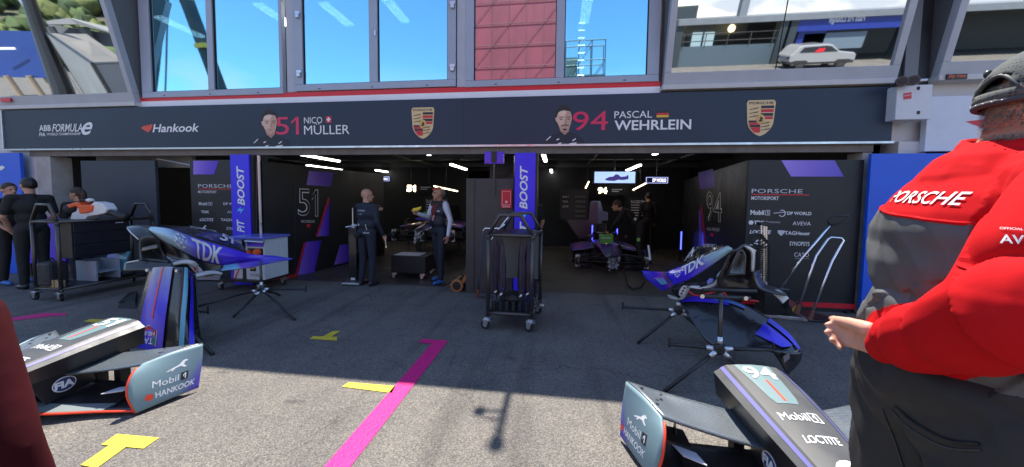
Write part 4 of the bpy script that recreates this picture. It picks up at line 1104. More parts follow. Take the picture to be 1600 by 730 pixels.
def rolled(x, y, ztop, zbot, lab, lean=0.0):
    t = thing('rolled_umbrella', lab, 'umbrella', (x, y, zbot))
    nseg = 22; q = MB(); prof = []
    H_ = ztop - zbot
    vs = []; fs = []; sg = 20
    for i in range(nseg + 1):
        v = i / nseg
        R = (.016 + .034 * math.sin(PI * min(1, v * 1.02)) ** .6 * (1 - .35 * v)) if 0 < i < nseg else .006
        for k in range(sg):
            a = 2 * PI * k / sg; rr = R * (1 + .22 * math.cos(4 * a + v * 2.5) + .08 * math.sin(9 * a + v * 9))
            vs.append(V(x + lean * v + rr * math.cos(a), y + rr * math.sin(a), zbot + .06 + (H_ - .1) * v))
    for i in range(nseg):
        for k in range(sg):
            a_, b_ = i * sg + k, i * sg + (k + 1) % sg; fs.append((a_, b_, b_ + sg, a_ + sg))
    q.add(vs, fs); q.build('folded_cloth', UMB, t, smooth=True)
    q = MB(); q.tube([(x, y, zbot), (x, y, zbot + .08)], .008, 8); q.tube([(x + lean, y, ztop - .06), (x + lean, y, ztop)], .006, 8); q.build('shaft', M['blkmetal'], t)
    q = MB(); q.lathe([(.034, 0), (.034, .012)], (x + lean * .2, y, zbot + H_ * .22), (0, 0, 1), 14); q.build('tie_strap', M['purple'], t)
    q = MB(); q.prism([(x - .018, y - .058, zbot + H_ * .13), (x + .012, y - .058, zbot + H_ * .15), (x + .018, y - .058, zbot + H_ * .18), (x - .01, y - .058, zbot + H_ * .165)], (0, .002, 0)); q.build('white_mark', M['white'], t)
zu = zt_ - .03
rolled(cx0 + .15, cy0 + .09, zu - .01, zb_ + .10, 'rolled black umbrella in the trolley, thickest of the left pair')
rolled(cx0 + .075, cy0 + .14, zu - .03, zb_ + .12, 'rolled black umbrella hanging at the left post of the trolley')
rolled(cx1 - .13, cy0 + .09, zu - .01, zb_ + .09, 'rolled black umbrella hanging in the trolley, inner one of the right pair')
rolled(cx1 - .055, cy0 + .13, zu - .02, zb_ + .11, 'rolled black umbrella hanging at the right post of the trolley')
# roll of dark hose and cloth on the lower tray
t = thing('tool_bag', 'black padded bag lying on the lower tray of the umbrella trolley', 'bag', (-.53, 4.2, zb_ + .03))
q = MB(); q.ell((-.52, 4.22, zb_ + .13), (.15, .13, .085), 18, 10); q.build('bag_body', pm('bag_nylon', (.018, .018, .02), .6, bump=.4, bscale=25), t, smooth=True)
q = MB(); q.tube([(-.60, 4.14, zb_ + .19), (-.53, 4.10, zb_ + .25), (-.46, 4.14, zb_ + .19)], .01, 8); q.build('bag_handle', M['rubber'], t)

# ---- left bodywork trolley
lx0, lx1, ly0, ly1 = -7.50, -7.06, 4.02, 5.15
lzt = A(85, 347, ly0).z; lzh = A(85, 320, ly0).z; lzb = A(85, 452, ly0).z
lt = cart('equipment_trolley', 'long black tube trolley with drawers and a leaf blower on top at the left', lx0, lx1, ly0, ly1, lzt, lzb, lzh, .05)
DR = pm('drawer_black', (.016, .016, .018), .4, rvar=.1)
q = MB(); q.box((lx0 + .12, ly0 + .15, lzb + .42), (lx1 - .02, ly1 - .28, lzt)); cb = q.build('drawer_cabinet', DR, lt, bevel=.005)
for k in range(3):
    z0 = lzb + .45 + k * .135 * (lzt - lzb - .42) / .42
    hh = .115 * (lzt - lzb - .42) / .42
    q = MB(); q.box((lx1 - .019, ly0 + .17, z0), (lx1 - .008, ly1 - .30, z0 + hh)); d_ = q.build('drawer', DR, lt, bevel=.004)
    q = MB(); q.box((lx1 - .0075, ly0 + .3, z0 + hh - .02), (lx1 + .004, ly0 + .62, z0 + hh - .008)); q.build('handle', M['blkmetal'], d_)
q = MB(); q.box((lx1 - .0075, ly0 + .66, lzt - .06), (lx1 - .005, ly0 + .76, lzt - .045)); q.build('pale_label', M['offwhite'], cb)
# leaf blower
BY = 4.35
lb = thing('leaf_blower', 'orange and white leaf blower with black nozzle lying on the left trolley', 'leaf blower', V(-7.1, BY, lzt + .02))
def pr(pts, Y, d, mat, nm, par, bev=.012):
    q = MB(); q.prism([A(x, y, Y) for x, y in pts], (0, d, 0)); return q.build(nm, mat, par, bevel=bev)
pr([(109, 342), (112, 333), (119, 330), (121, 322), (137, 324), (147, 315), (160, 318), (166, 327), (164, 333), (152, 336), (137, 338), (132, 343), (110, 344)], BY, .14, M['whiteplastic'], 'motor_housing', lb, .02)
pr([(104, 320), (118, 315.5), (124, 318), (124, 320), (144, 321), (143, 330), (135, 333), (124, 334), (122, 326), (117, 322), (106, 326)], BY - .02, .16, M['orange'], 'orange_cover', lb, .012)
q = MB(); q.ell(A(112, 326, BY + .04), (.12, .07, .075), 16, 10); q.build('intake_grille', M['rubber'], lb, smooth=True)
q = MB(); q.tube([A(164, 329, BY + .06), A(180, 334, BY + .07), A(197, 340, BY + .08)], [.05, .045, .06], 16); q.build('nozzle', M['blkmetal'], lb, smooth=True)
q = MB(); q.tube([A(122, 318, BY + .05), A(128, 313, BY + .05), A(140, 314, BY + .05), A(146, 318, BY + .05)], .02, 10); q.build('carry_handle', M['rubber'], lb, smooth=True)
q = MB(); q.ell(A(141, 313, BY + .05), (.045, .05, .03), 14, 8); q.build('fuel_cap', M['whiteplastic'], lb, smooth=True)
# things on the lower tray
t = thing('leaning_board', 'violet and teal bodywork board leaning on the lower tray of the left trolley', 'panel', A(175, 427, 4.75))
q = MB(); P = [A(155, 425, 4.72), A(187, 426, 4.72), A(203, 393, 4.82), A(172, 392, 4.82)]; q.prism(P, (0, .02, 0))
for k in range(8): q.uv[k] = ((0, 1, 1, 0)[k % 4], .5)
q.build('panel_sheet', grad('violet_teal', [(0, (.04, .015, .5)), (.45, (.05, .03, .55)), (.62, (.05, .10, .45)), (.66, (.12, .32, .42)), (1, (.12, .34, .45))], 0, .35), t)
t = thing('silver_case', 'pale grey open storage box under the drawers of the left trolley', 'box', A(127, 420, 4.45))
q = MB(); 
for p0_, p1_ in (((-7.42, 4.40, lzb + .03), (-7.05, 4.42, lzb + .34)), ((-7.42, 4.68, lzb + .03), (-7.05, 4.70, lzb + .34)), ((-7.42, 4.421, lzb + .03), (-7.40, 4.679, lzb + .34))): q.box(p0_, p1_)
q.build('box_wall', pm('pale_grey_plastic', (.33, .36, .42), .5), t)
q = MB(); q.box((-7.399, 4.421, lzb + .15), (-7.08, 4.679, lzb + .165)); q.build('shelf', pm('pale_grey_shelf', (.33, .36, .42), .5), t)
for i, (x, y, w_, d_, h_, lab) in enumerate(((-7.33, 4.1, .24, .22, .36, 'black soft bag standing at the near end of the left trolley'), (-7.2, 4.83, .3, .2, .10, 'flat black rubber pad on the left trolley in front of the violet panel'))):
    t = thing('kit_bag', lab, 'bag', (x, y, lzb + .025)); q = MB(); q.box((x - w_ / 2, y - d_ / 2, lzb + .026), (x + w_ / 2, y + d_ / 2, lzb + .026 + h_)); q.build('bag_body', pm('kit_nylon_%d' % i, (.02, .02, .023), .6, bump=.5, bscale=20), t, bevel=.04)
    q = MB(); q.tube([(x - .06, y, lzb + .02 + h_), (x, y, lzb + .08 + h_), (x + .06, y, lzb + .02 + h_)], .01, 8); q.build('bag_handle', M['rubber'], t)
t = thing('wood_block', 'row of pale wooden blocks on the near end of the left trolley', 'block', (-7.25, 4.1, lzb + .02))
q = MB()
for k in range(3): q.box((-7.42 + k * .13, 3.995 + .02, lzb + .0245), (-7.31 + k * .13, 4.06, lzb + .13))
q.build('blocks', pm('pale_wood', (.36, .24, .12), .6, var=.3, vscale=30), t)

# ---- charger cart (white with violet lid) behind the left bodywork
CY = 4.95
ch = thing('charging_cart', 'white and violet charger cart with orange plugs beside the left blue pillar', 'charging cart', A(390, 445, CY))
a = RA(384, 374, 413, 441, CY); WP = pm('cart_white', (.62, .64, .68), .4, var=.06)
q = MB(); q.box((a[0], CY, a[2]), (a[1], CY + .5, a[3])); q.build('cart_body', WP, ch, bevel=.01)
a2 = RA(361, 374, 378, 441, CY + .02); q = MB(); q.box((a2[0], CY + .02, a2[2]), (a2[1], CY + .5, a2[3] - .02)); sp_ = q.build('side_panel', WP, ch, bevel=.01)
q = MB(); q.box((a2[1] + .001, CY + .03, a2[2]), (a[0] - .001, CY + .48, a[3] - .02)); q.build('middle_post', M['black'], ch)
q = MB(); a3 = RA(360, 370, 415, 374, CY); q.box((a3[0], CY - .04, a[3] + .001), (a3[1], CY + .52, a[3] + .04)); q.build('violet_lid', pm('lid_violet', (.14, .16, .62), .3, coat=.5), ch, bevel=.01)
a4 = RA(388, 376, 412, 385, CY - .002); q = MB(); q.box((a4[0], CY - .03, a4[2]), (a4[1], CY - .001, a4[3])); q.build('cable_tray', M['purple'], ch, bevel=.006)
q = MB(); q.tube([V(a4[0] - .01, CY - .05, a4[3] - .01), V(a4[1] + .05, CY - .05, a4[3] - .02)], .018, 10); q.build('grip_bar', M['alu'], ch)
a5 = RA(387, 388, 411, 400, CY - .002); q = MB(); q.box((a5[0], CY - .004, a5[2]), (a5[1], CY - .0015, a5[3])); pl = q.build('socket_plate', M['black'], ch)
for px, py in ((390, 396), (404, 394)):
    q = MB(); q.lathe([(.055, 0), (.06, .03), (.045, .07), (.03, .075)], A(px, py, CY - .005), (0, -1, 0), 16); q.build('orange_plug', M['orange'], pl)
a6 = RA(391, 418, 400, 424, CY - .002); q = MB(); q.box((a6[0], CY - .004, a6[2]), (a6[1], CY - .0015, a6[3])); q.build('display', M['black'], ch)
q = MB(); q.box((a6[0] + .02, CY - .006, a6[3] - .025), (a6[0] + .07, CY - .0045, a6[3] - .008)); q.build('yellow_tag', pm('tag_yellow', (.8, .6, .05), .5), ch)
lettering('STACEBO', RQ(391, 428, 407, 432, CY - .003), pm('print_dark', (.08, .08, .09), .5), ch)
for (pts, mt) in (([(361, 441), (361, 415), (367, 415), (364, 441)], M['purple']), ([(366, 436), (374, 418), (375.5, 418), (368, 436)], M['red']), ([(366, 441), (378, 441), (378, 437.5), (367, 437.5)], M['red']), ([(362, 376), (378, 376), (378, 386), (370, 386)], M['offwhite'])):
    q = MB(); q.prism([A(x, y, CY + .018) for x, y in pts], (0, -.002, 0)); q.build('livery_print', mt, sp_)
q = MB(); a7 = RA(340, 441, 415, 445, CY); q.box((a7[0], CY - .06, .16), (a7[1], CY + .54, .2)); q.build('base_frame', M['blkmetal'], ch)
for x in (a7[0] + .08, a7[1] - .08):
    for y in (CY, CY + .48): castor(ch, x, y, .05, 3.0)

# ---- black flight case on castors, first garage
a = RA(611, 401, 655, 435, 6.15)
fc = thing('flight_case', 'black equipment case on castors with a white sheet on top beside the vest man', 'case', ((a[0] + a[1]) / 2, 6.3, 0))
cz0, cz1 = .13, A(633, 400, 6.15).z
q = MB(); q.box((a[0], 6.15, cz0), (a[1] + .12, 6.75, cz1)); q.build('case_body', pm('case_black', (.013, .014, .016), .45), fc, bevel=.012)
q = MB(); q.box((a[0] + .03, 6.2, cz1 + .001), (a[1] - .02, 6.55, cz1 + .006)); q.build('paper_sheet', M['offwhite'], fc)
q = MB(); q.box((a[0] + .25, 6.143, cz0 + .18), (a[0] + .35, 6.149, cz0 + .26)); q.build('latch', M['blkmetal'], fc)
for x in (a[0] + .06, a[1] + .06):
    for y in (6.2, 6.68): castor(fc, x, y, .045, 3.3)
# ---- pneumatic lift post by the bald mechanic
px_ = G(556, 443)
ls = thing('lift_post', 'black lift column with silver base plate beside the bald mechanic', 'lift', px_)
zt2 = A(555, 356, px_.y).z
q = MB(); q.box((px_.x - .09, px_.y - .07, .05), (px_.x + .06, px_.y + .07, zt2)); q.build('column', M['carbon'], ls, bevel=.01)
q = MB(); q.box((px_.x - .16, px_.y - .18, .012), (px_.x + .17, px_.y + .16, .049)); q.build('base_plate', M['alu'], ls, bevel=.008)
q = MB(); q.tube([(px_.x - .04, px_.y, zt2), (px_.x - .04, px_.y, A(550, 325, px_.y).z)], .012, 8); q.tube([(px_.x - .16, px_.y - .02, zt2 + .01), (px_.x + .05, px_.y - .02, zt2 + .04)], .014, 8); q.build('handle_bar', M['alu'], ls)
q = MB(); q.lathe([(.045, 0), (.05, .04), (.03, .07)], (px_.x - .02, px_.y, zt2 + .001), (0, 0, 1), 14); q.build('valve_head', M['alu'], ls)
q = MB(); q.tube([(px_.x + .10, px_.y - .03, .05), (px_.x + .10, px_.y - .03, zt2 * .75)], .012, 8); q.build('guide_rod', M['chrome'], ls)
q = MB(); q.box((px_.x - .05, px_.y - .074, .08), (px_.x + .03, px_.y - .0705, .12)); q.build('pale_label', M['offwhite'], ls)

# ---- quick-lift jack with brown wheels near the centre trolley
jk = thing('quick_jack', 'chrome handled jack with orange brown wheels by the cupboard wall', 'jack', G(718, 456))
BRN = pm('brown_wheel', (.35, .13, .04), .5); w0 = G(714, 456)
for dy, nm in ((0, 'near'), (.32, 'far')):
    c_ = V(w0.x, w0.y + dy, .105)
    q = MB(); q.lathe([(.07, -.025), (.105, -.022), (.105, .022), (.07, .025)], c_, (0, 1, 0), 24); w_ = q.build('wheel', BRN, jk, smooth=False)
    q = MB(); q.lathe([(.072, -.027), (.072, .027)], c_, (0, 1, 0), 20); q.lathe([(.02, -.035), (.02, .035)], c_, (0, 1, 0), 10); q.build('rim', M['black'], w_)
q = MB(); q.tube([V(w0.x, w0.y + .02, .105), V(w0.x, w0.y + .30, .105)], .018, 8); q.prism([V(w0.x - .08, w0.y + .06, .09), V(w0.x + .30, w0.y + .06, .05), V(w0.x + .34, w0.y + .06, .08), V(w0.x + .12, w0.y + .06, .26), V(w0.x + .06, w0.y + .06, .26)], (0, .2, 0)); q.build('jack_frame', M['carbon'], jk, bevel=.006)
q = MB(); q.prism([V(w0.x + .02, w0.y + .03, .10), V(w0.x + .08, w0.y + .03, .09), V(w0.x + .20, w0.y + .03, .28), V(w0.x + .14, w0.y + .03, .30)], (0, .025, 0)); q.build('brown_bracket', BRN, jk)
b0 = V(w0.x + .16, w0.y + .1, .27)
q = MB(); q.tube([b0, A(748, 402, w0.y + .05), A(786, 350, w0.y - .08), A(797, 336, w0.y - .1)], .014, 10); q.build('lever_tube', M['chrome'], jk, smooth=True)
jh = thing('jack_handle', 'bent chrome tube handle leaning behind the left post of the umbrella trolley', 'handle', G(748, 462))
P = [A(747, 456, 5.2), A(752, 395, 5.1), A(755, 362, 5.02), A(758, 357, 5.0), A(781, 357, 5.0), A(789, 350, 5.0)]
q = MB(); q.tube(P, .014, 10); q.build('chrome_tube', M['chrome'], jh, smooth=True)
q = MB(); q.tube([A(746, 464, 5.2), A(747.3, 452, 5.2)], .026, 10); q.build('brown_socket', pm('brown_rubber', (.16, .05, .025), .6), jh)
q = MB(); q.tube([A(747, 463, 5.18), A(772, 464, 5.18)], .012, 8); q.build('foot_bar', M['blkmetal'], jh)

# ---- right corner: tyre-change lift with spring hoses, chrome trolley handles
rc = thing('lift_station', 'dark lift station with coiled hoses and three chrome posts before the sponsor panel', 'lift station', G(1190, 492))
RYc = 5.05
for px, y0_, y1_ in ((1189, 487, 352), (1193.5, 487, 353), (1197, 487, 354)):
    q = MB(); q.tube([A(px, y0_, RYc), A(px, y1_, RYc)], .014, 10); q.build('chrome_post', M['chrome'], rc)
q = MB(); c0, c1 = A(1193, 352, RYc), A(1193, 349, RYc); q.box((c0.x - .06, RYc - .05, c0.z), (c0.x + .06, RYc + .05, c0.z + .04)); q.build('top_cap', M['blkmetal'], rc, bevel=.006)
q = MB()
for (pxs, pys) in ((1184, 376), (1188, 380), (1181, 372)):
    c_ = A(pxs, pys, RYc - .06)
    q.tube([c_ + V(.09 * math.cos(k * .5) + .01 * math.sin(k * 1.3), -.02 * math.sin(k * .7), .06 * math.sin(k * .5)) for k in range(17)], .009, 6)
q.build('cable_bundle', M['rubber'], rc)
def coil(px, y0_, y1_, Y, R, n, nm, par):
    a_, b_ = A(px, y0_, Y), A(px, y1_, Y); q = MB(); N = n * 10
    q.tube([a_ + (b_ - a_) * (k / N) + V(R * math.cos(2 * PI * k / 10), R * math.sin(2 * PI * k / 10), 0) for k in range(N + 1)], .007, 6); q.build(nm, M['rubber'], par, smooth=True)
coil(1187, 385, 430, RYc - .05, .045, 14, 'coiled_hose', rc); coil(1201, 384, 440, RYc - .03, .03, 20, 'coiled_hose', rc)
q = MB(); c_ = G(1190, 487); q.box((c_.x - .15, RYc - .12, .05), (c_.x + .16, RYc + .12, .42)); q.build('pump_body', M['carbon'], rc, bevel=.02)
q = MB(); a_ = G(1178, 494); b_ = G(1263, 503); q.prism([a_, b_, b_ + V(.02, .22, 0), a_ + V(.02, .22, 0)], (0, 0, .045)); q.build('base_plate', M['alu'], rc, bevel=.006)
q = MB(); q.lathe([(.05, -.03), (.095, -.026), (.095, .026), (.05, .03)], V(c_.x + .28, RYc - .02, .13), (0, 1, 0), 22); ww = q.build('wheel', M['rubber'], rc)
q = MB(); q.lathe([(.05, -.032), (.05, .032)], V(c_.x + .28, RYc - .02, .13), (0, 1, 0), 16); q.build('yellow_rim', pm('rim_yellow', (.55, .35, .06), .5), ww)
for lab, pts, loop in (('chrome jack handle with a triangular grip leaning at the sponsor panel', [(1217, 456), (1252, 405), (1296, 353)], [(1296, 353), (1294, 344), (1302, 337.5), (1325, 337), (1327, 341), (1316, 348), (1299, 352)]), ):
    t = thing('trolley_handle', lab, 'handle', G(1217, 492)); Y0, Y1 = 5.0, 4.9
    q = MB(); n_ = len(pts); q.tube([A(x, y, Y0 + (Y1 - Y0) * i / (n_ - 1)) for i, (x, y) in enumerate(pts)], .014, 10); q.build('chrome_tube', M['chrome'], t, smooth=True)
    q = MB(); q.tube([A(x, y, Y1) for x, y in loop], .013, 10); q.build('grip', M['blkmetal'], t, smooth=True)
    q = MB(); q.tube([A(1217, 456, 5.0), A(1213, 470, 5.0), A(1218, 490, 5.0)], .025, 8); q.prism([A(1217, 456, 5.02), A(1245, 475, 4.9), A(1238, 482, 4.9), A(1214, 468, 5.02)], (0, .04, 0)); q.build('jack_head', M['carbon'], t)
t = thing('trolley_handle', 'wide chrome U-shaped handle with brown sockets leaning at the sponsor panel', 'handle', G(1268, 500))
Y0 = 4.97
q = MB(); q.tube([A(x, y, yy) for x, y, yy in ((1247, 482, 4.85), (1275, 400, 4.95), (1293, 374, 5.0), (1298, 371, 5.02), (1314, 372, 5.02), (1318, 376, 5.02), (1300, 408, 4.95), (1268, 492, 4.8))], .015, 10); q.build('chrome_tube', M['chrome'], t, smooth=True)
q = MB()
for a_, b_ in (((1244, 490), (1249, 476)), ((1264, 500), (1270, 485))): q.tube([A(*a_, 4.8), A(*b_, 4.8)], [.034, .022], 10)
q.build('brown_socket', pm('brown_socket_rubber', (.15, .055, .03), .6), t)
q = MB(); q.prism([G(1236, 494), G(1262, 503), G(1312, 507), G(1306, 501), G(1262, 488), G(1244, 488)], (0, 0, .03)); q.build('lift_plate', M['blkmetal'], t, bevel=.005)
t = thing('leaning_pole', 'thin chrome pole leaning in the gap beside the right blue hoarding', 'pole', A(1333, 470, 5.7))
q = MB(); q.tube([A(1334, 372, 5.7), A(1352, 305, 5.5)], .016, 8); q.build('chrome_tube', M['chrome'], t); q = MB(); q.tube([A(1330, 480, 5.75), A(1334, 372, 5.7)], .012, 8); q.build('dark_tube', M['blkmetal'], t)
# black cable on the garage floor and the hose
t = tag(MB().tube([tuple(G(x, y, .012)) for x, y in ((672, 436), (676, 442), (684, 446), (692, 447), (705, 441), (715, 438), (725, 440))], .01, 8).build('floor_cable', M['rubber'], None, smooth=True), 'black cable curling on the floor at the feet of the vest man', 'cable')
t = thing('rubber_ramp', 'ribbed black rubber ramp on the asphalt left of the standing violet panel', 'ramp', G(200, 480))
q = MB(); a_, b_ = G(186, 481), G(214, 481)
q.add([G(183, 482), G(213, 483), G(216, 460), G(200, 464), G(190, 477) + V(0, 0, .07), G(211, 478) + V(0, 0, .07), G(214, 464) + V(0, 0, .09)], [(0, 1, 5, 4), (1, 2, 6, 5), (4, 5, 6, 3), (0, 4, 3), (3, 6, 2), (0, 3, 2, 1)]); q.build('ramp_body', M['rubber'], t)
q = MB()
for k in range(6): q.tube([G(186 + k * 4, 480 - k * .8) + V(0, 0, .06), G(203 + k * 2, 466 - k * .3) + V(0, 0, .085)], .008, 5)
q.build('rib', M['rubber'], t)
# ================================================================== bodywork, stands, noses
def weave():
    m = bpy.data.materials.new('carbon_weave'); m.use_nodes = True; nt = m.node_tree; b = nt.nodes['Principled BSDF']; L = nt.links.new
    t = nt.nodes.new('ShaderNodeTexCoord'); mpn = nt.nodes.new('ShaderNodeMapping'); mpn.inputs['Rotation'].default_value = (0, 0, .78)
    ck = nt.nodes.new('ShaderNodeTexChecker'); ck.inputs['Scale'].default_value = 150
    ck.inputs['Color1'].default_value = (.025, .030, .034, 1); ck.inputs['Color2'].default_value = (.125, .150, .17, 1)
    L(t.outputs['Object'], mpn.inputs['Vector']); L(mpn.outputs['Vector'], ck.inputs['Vector']); L(ck.outputs['Color'], b.inputs['Base Color'])
    b.inputs['Roughness'].default_value = .32; b.inputs['Coat Weight'].default_value = .5; b.inputs['Coat Roughness'].default_value = .15
    n = nt.nodes.new('ShaderNodeTexNoise'); n.inputs['Scale'].default_value = 9; r = nt.nodes.new('ShaderNodeMapRange'); r.inputs['To Min'].default_value = .2; r.inputs['To Max'].default_value = .5
    L(t.outputs['Object'], n.inputs['Vector']); L(n.outputs['Fac'], r.inputs['Value']); L(r.outputs['Result'], b.inputs['Roughness'])
    return m
WEAVE = weave()
NOSE = pm('nose_graphite', (.048, .050, .050), .52, var=.15, vscale=10, coat=.0, rvar=.08)
NSIDE = pm('nose_side_black', (.016, .016, .018), .35, coat=.15)
LILAC = pm('lilac_line', (.12, .115, .32), .5)
EPM = grad('endplate_fade', [(0, (.09, .045, .58)), (.16, (.11, .10, .42)), (.36, (.15, .23, .27)), (1, (.175, .275, .30))], 0, .5, .0, mixaxis=-.42, bias=.42)
TEALP = pm('teal_plate', (.115, .185, .19), .5)
REDE = pm('fluorescent_red_edge', (.85, .06, .02), .4)
def sharp(o, ang=.5):
    for p in o.data.polygons: p.use_smooth = True
    o.data.set_sharp_from_angle(angle=ang)
    return o
def nose(org, num, label, rot=0.0):
    org = Vector(org); R = Matrix.Rotation(rot, 3, 'Z')
    def T(x, y, z): return org + R @ V(x, y, z)
    t = thing('nose_with_front_wing', label, 'racing car nose', org)
    # y, half widths top/mid/bottom, heights top/mid/bottom
    SEC = [(0, .150, .222, .20, .505, .455, .31), (-.18, .145, .217, .19, .485, .438, .30), (-.4, .135, .198, .17, .452, .408, .285), (-.65, .115, .168, .14, .408, .366, .27), (-.85, .095, .138, .11, .365, .328, .255), (-.98, .07, .10, .08, .33, .30, .24), (-1.05, .035, .05, .04, .30, .28, .235)]
    def sec(y):
        for i in range(len(SEC) - 1):
            if SEC[i][0] >= y >= SEC[i + 1][0]:
                f = (y - SEC[i][0]) / (SEC[i + 1][0] - SEC[i][0]); return [a + (b - a) * f for a, b in zip(SEC[i], SEC[i + 1])]
        return list(SEC[0] if y > 0 else SEC[-1])
    ys = [-1.05 * k / 22 for k in range(23)]
    def ring(y):
        _, wt_, wm, wb_, zt, zm, zb_ = sec(y)
        return [(-wb_, zb_), (-wm, zm), (-wt_, zt), (-wt_ * .5, zt + .008), (0, zt + .011), (wt_ * .5, zt + .008), (wt_, zt), (wm, zm), (wb_, zb_)]
    q = MB(); 
    for y in ys: q.v += [T(x, y, z) for x, z in ring(y)]
    for i in range(len(ys) - 1):
        for k in range(9):
            a, b = i * 9 + k, i * 9 + (k + 1) % 9
            q.f.append((a, b, b + 9, a + 9)); q.mi.append(1 if k in (0, 7, 8) else 0)
    q.f.append(tuple(range(9))); q.mi.append(1); q.f.append(tuple(range((len(ys) - 1) * 9, len(ys) * 9))); q.mi.append(1)
    body = sharp(q.build('nose_shell', [NOSE, NSIDE], t), .35)
    def top(x, y, d=.003):
        _, wt_, wm, wb_, zt, zm, zb_ = sec(y); tt = min(1, abs(x) / wt_); return T(x, y, zt + (.011 - .006 * tt if tt < .5 else .016 * (1 - tt)) + d)
    def topfn(x0, x1, y0, y1, d=.003): return lambda a, b: top(x0 + (x1 - x0) * a, y0 + (y1 - y0) * b, d)
    def topsheet(outl, nm, mat, d=.002, par=body):
        """outline given as rows of (x0, x1, y)"""
        q = MB(); n = 8
        for (x0, x1, y) in outl: q.v += [top(x0 + (x1 - x0) * k / n, y, d) for k in range(n + 1)]
        for i in range(len(outl) - 1):
            for k in range(n): a = i * (n + 1) + k; q.f.append((a, a + 1, a + n + 2, a + n + 1)); q.mi.append(0)
        return q.build(nm, mat, par, keep=True)
    for k in range(1): 
        rows = [(-.085 + .0 * i, .085, -.005 - .33 * i / 8) for i in range(9)]
        rows = [(-.104 + .040 * i / 8 + (.010 if i == 8 else 0), .104 - .040 * i / 8 - (.010 if i == 8 else 0), -.004 - .345 * i / 8) for i in range(9)]
        pl = topsheet(rows, 'number_plate', TEALP)
    lettering(num, topfn(-.08, .085, -.15, -.028, .006), M['white'], pl, .012)
    topsheet([(-.006, .006, -.16 - .17 * i / 5) for i in range(6)], 'red_line', REDE, .004, pl)
    for s in (-1, 1):
        q = MB()
        for y in ys[:-1]:
            _, wt_, wm, wb_, zt, zm, zb_ = sec(y)
            q.v += [T(s * (wt_ + (wm - wt_) * f), y, zt + (zm - zt) * f + .0025) for f in (.22, .5)]
        for i in range(len(ys) - 2): q.f.append((2 * i, 2 * i + 1, 2 * i + 3, 2 * i + 2)); q.mi.append(0)
        q.build('lilac_line', LILAC, body)
    lettering('Mobil', topfn(-.098, .035, -.465, -.415), M['white'], body, .0); lettering('[1]', topfn(.045, .095, -.47, -.41), M['white'], body, .01)
    lettering('LOCTITE', topfn(-.075, .085, -.60, -.555), M['white'], body, .015, .2)
    lettering('e', topfn(-.045, .06, -.76, -.68), M['white'], body, .05, .4)
    # upper flap
    P = lambda x, y, z: T(x, y, z)
    lead = [(-.625, -.30, .315), (-.48, -.335, .292), (-.30, -.385, .272), (-.15, -.42, .262), (0, -.43, .258), (.15, -.42, .262), (.30, -.385, .272), (.48, -.335, .292), (.625, -.30, .315)]
    mid = [(-.70, -.13, .352), (-.52, -.19, .312), (-.32, -.24, .29), (-.16, -.29, .278), (0, -.30, .275), (.16, -.29, .278), (.32, -.24, .29), (.52, -.19, .312), (.70, -.13, .352)]
    tra = [(-.755, .015, .352), (-.56, -.06, .335), (-.34, -.12, .315), (-.17, -.155, .30), (0, -.16, .297), (.17, -.155, .30), (.34, -.12, .315), (.56, -.06, .335), (.755, .015, .352)]
    Sheet([[T(*p) for p in r] for r in (lead, mid, tra)]).build('flap', WEAVE, t, 40, 10, -.012)
    # main plane
    lead = [(-.70, -.40, .035), (-.45, -.47, .045), (-.2, -.57, .065), (0, -.60, .075), (.2, -.57, .065), (.45, -.47, .045), (.70, -.40, .035)]
    tra = [(-.76, -.13, .075), (-.5, -.17, .09), (-.25, -.22, .115), (0, -.24, .12), (.25, -.22, .115), (.5, -.17, .09), (.76, -.13, .075)]
    ms = Sheet([[T(*p) for p in r] for r in (lead, tra)])
    mp_ = ms.build('main_plane', NSIDE, t, 36, 8, -.018)
    q = MB(); q.tube([ms.at(k / 30, 0) + V(0, 0, -.004) for k in range(31)], .008, 8); q.build('red_edge', REDE, mp_, smooth=True)
    ms.build('pale_strip', pm('pale_grey_strip', (.15, .18, .18), .5), mp_, 30, 3, 0, (.14, .86), (.02, .26), .003)
    for s in (-1, 1):
        q = MB(); q.prism([T(s * .115, y, z) for y, z in ((-.52, .09), (-.26, .13), (-.30, .30), (-.50, .29), (-.60, .26))], R @ V(s * .012, 0, 0)); py_ = q.build('pylon', NSIDE, t)
        c_ = T(s * .129, -.43, .19); q = MB(); q.prism([c_ + R @ V(0, .062 * math.cos(k * PI / 10), .052 * math.sin(k * PI / 10)) for k in range(20)], R @ V(s * .001, 0, 0)); dk = q.build('round_emblem', M['white'], py_)
        q = MB(); q.prism([c_ + R @ V(s * .0015, .056 * math.cos(k * PI / 10), .046 * math.sin(k * PI / 10)) for k in range(20)], R @ V(s * .001, 0, 0)); q.build('emblem_field', pm('emblem_navy', (.03, .05, .16), .5), dk)
        qd = [c_ + R @ V(s * .003, s * a, b) for a, b in ((-.05, .026), (.05, .026), (.05, -.026), (-.05, -.026))]
        lettering('FIA', qd, M['white'], dk, .05)
        # endplate
        rows = [[(.755, .015, .345), (.69, -.15, .345), (.628, -.305, .315)], [(.775, -.01, .24), (.715, -.20, .24), (.645, -.385, .265)], [(.79, -.04, .14), (.735, -.23, .14), (.67, -.425, .16)], [(.80, -.07, .03), (.755, -.24, .03), (.70, -.405, .02)]]
        es = Sheet([[T(s * a, b, c) for a, b, c in r] for r in rows])
        ep = es.build('endplate', EPM, t, 16, 14, .012 if s > 0 else -.012)
        q = MB(); q.tube([es.at(1, k / 20) - R @ V(s * .004, 0, 0) for k in range(2, 21)], .008, 8); q.build('red_edge', REDE, ep, smooth=True)
        def ef(u0, u1, v0, v1):
            def fn(a, b):
                u = u0 + (u1 - u0) * a; v = v0 + (v1 - v0) * b
                return es.at(u, v) + R @ V(s * .014, 0, 0)
            return fn
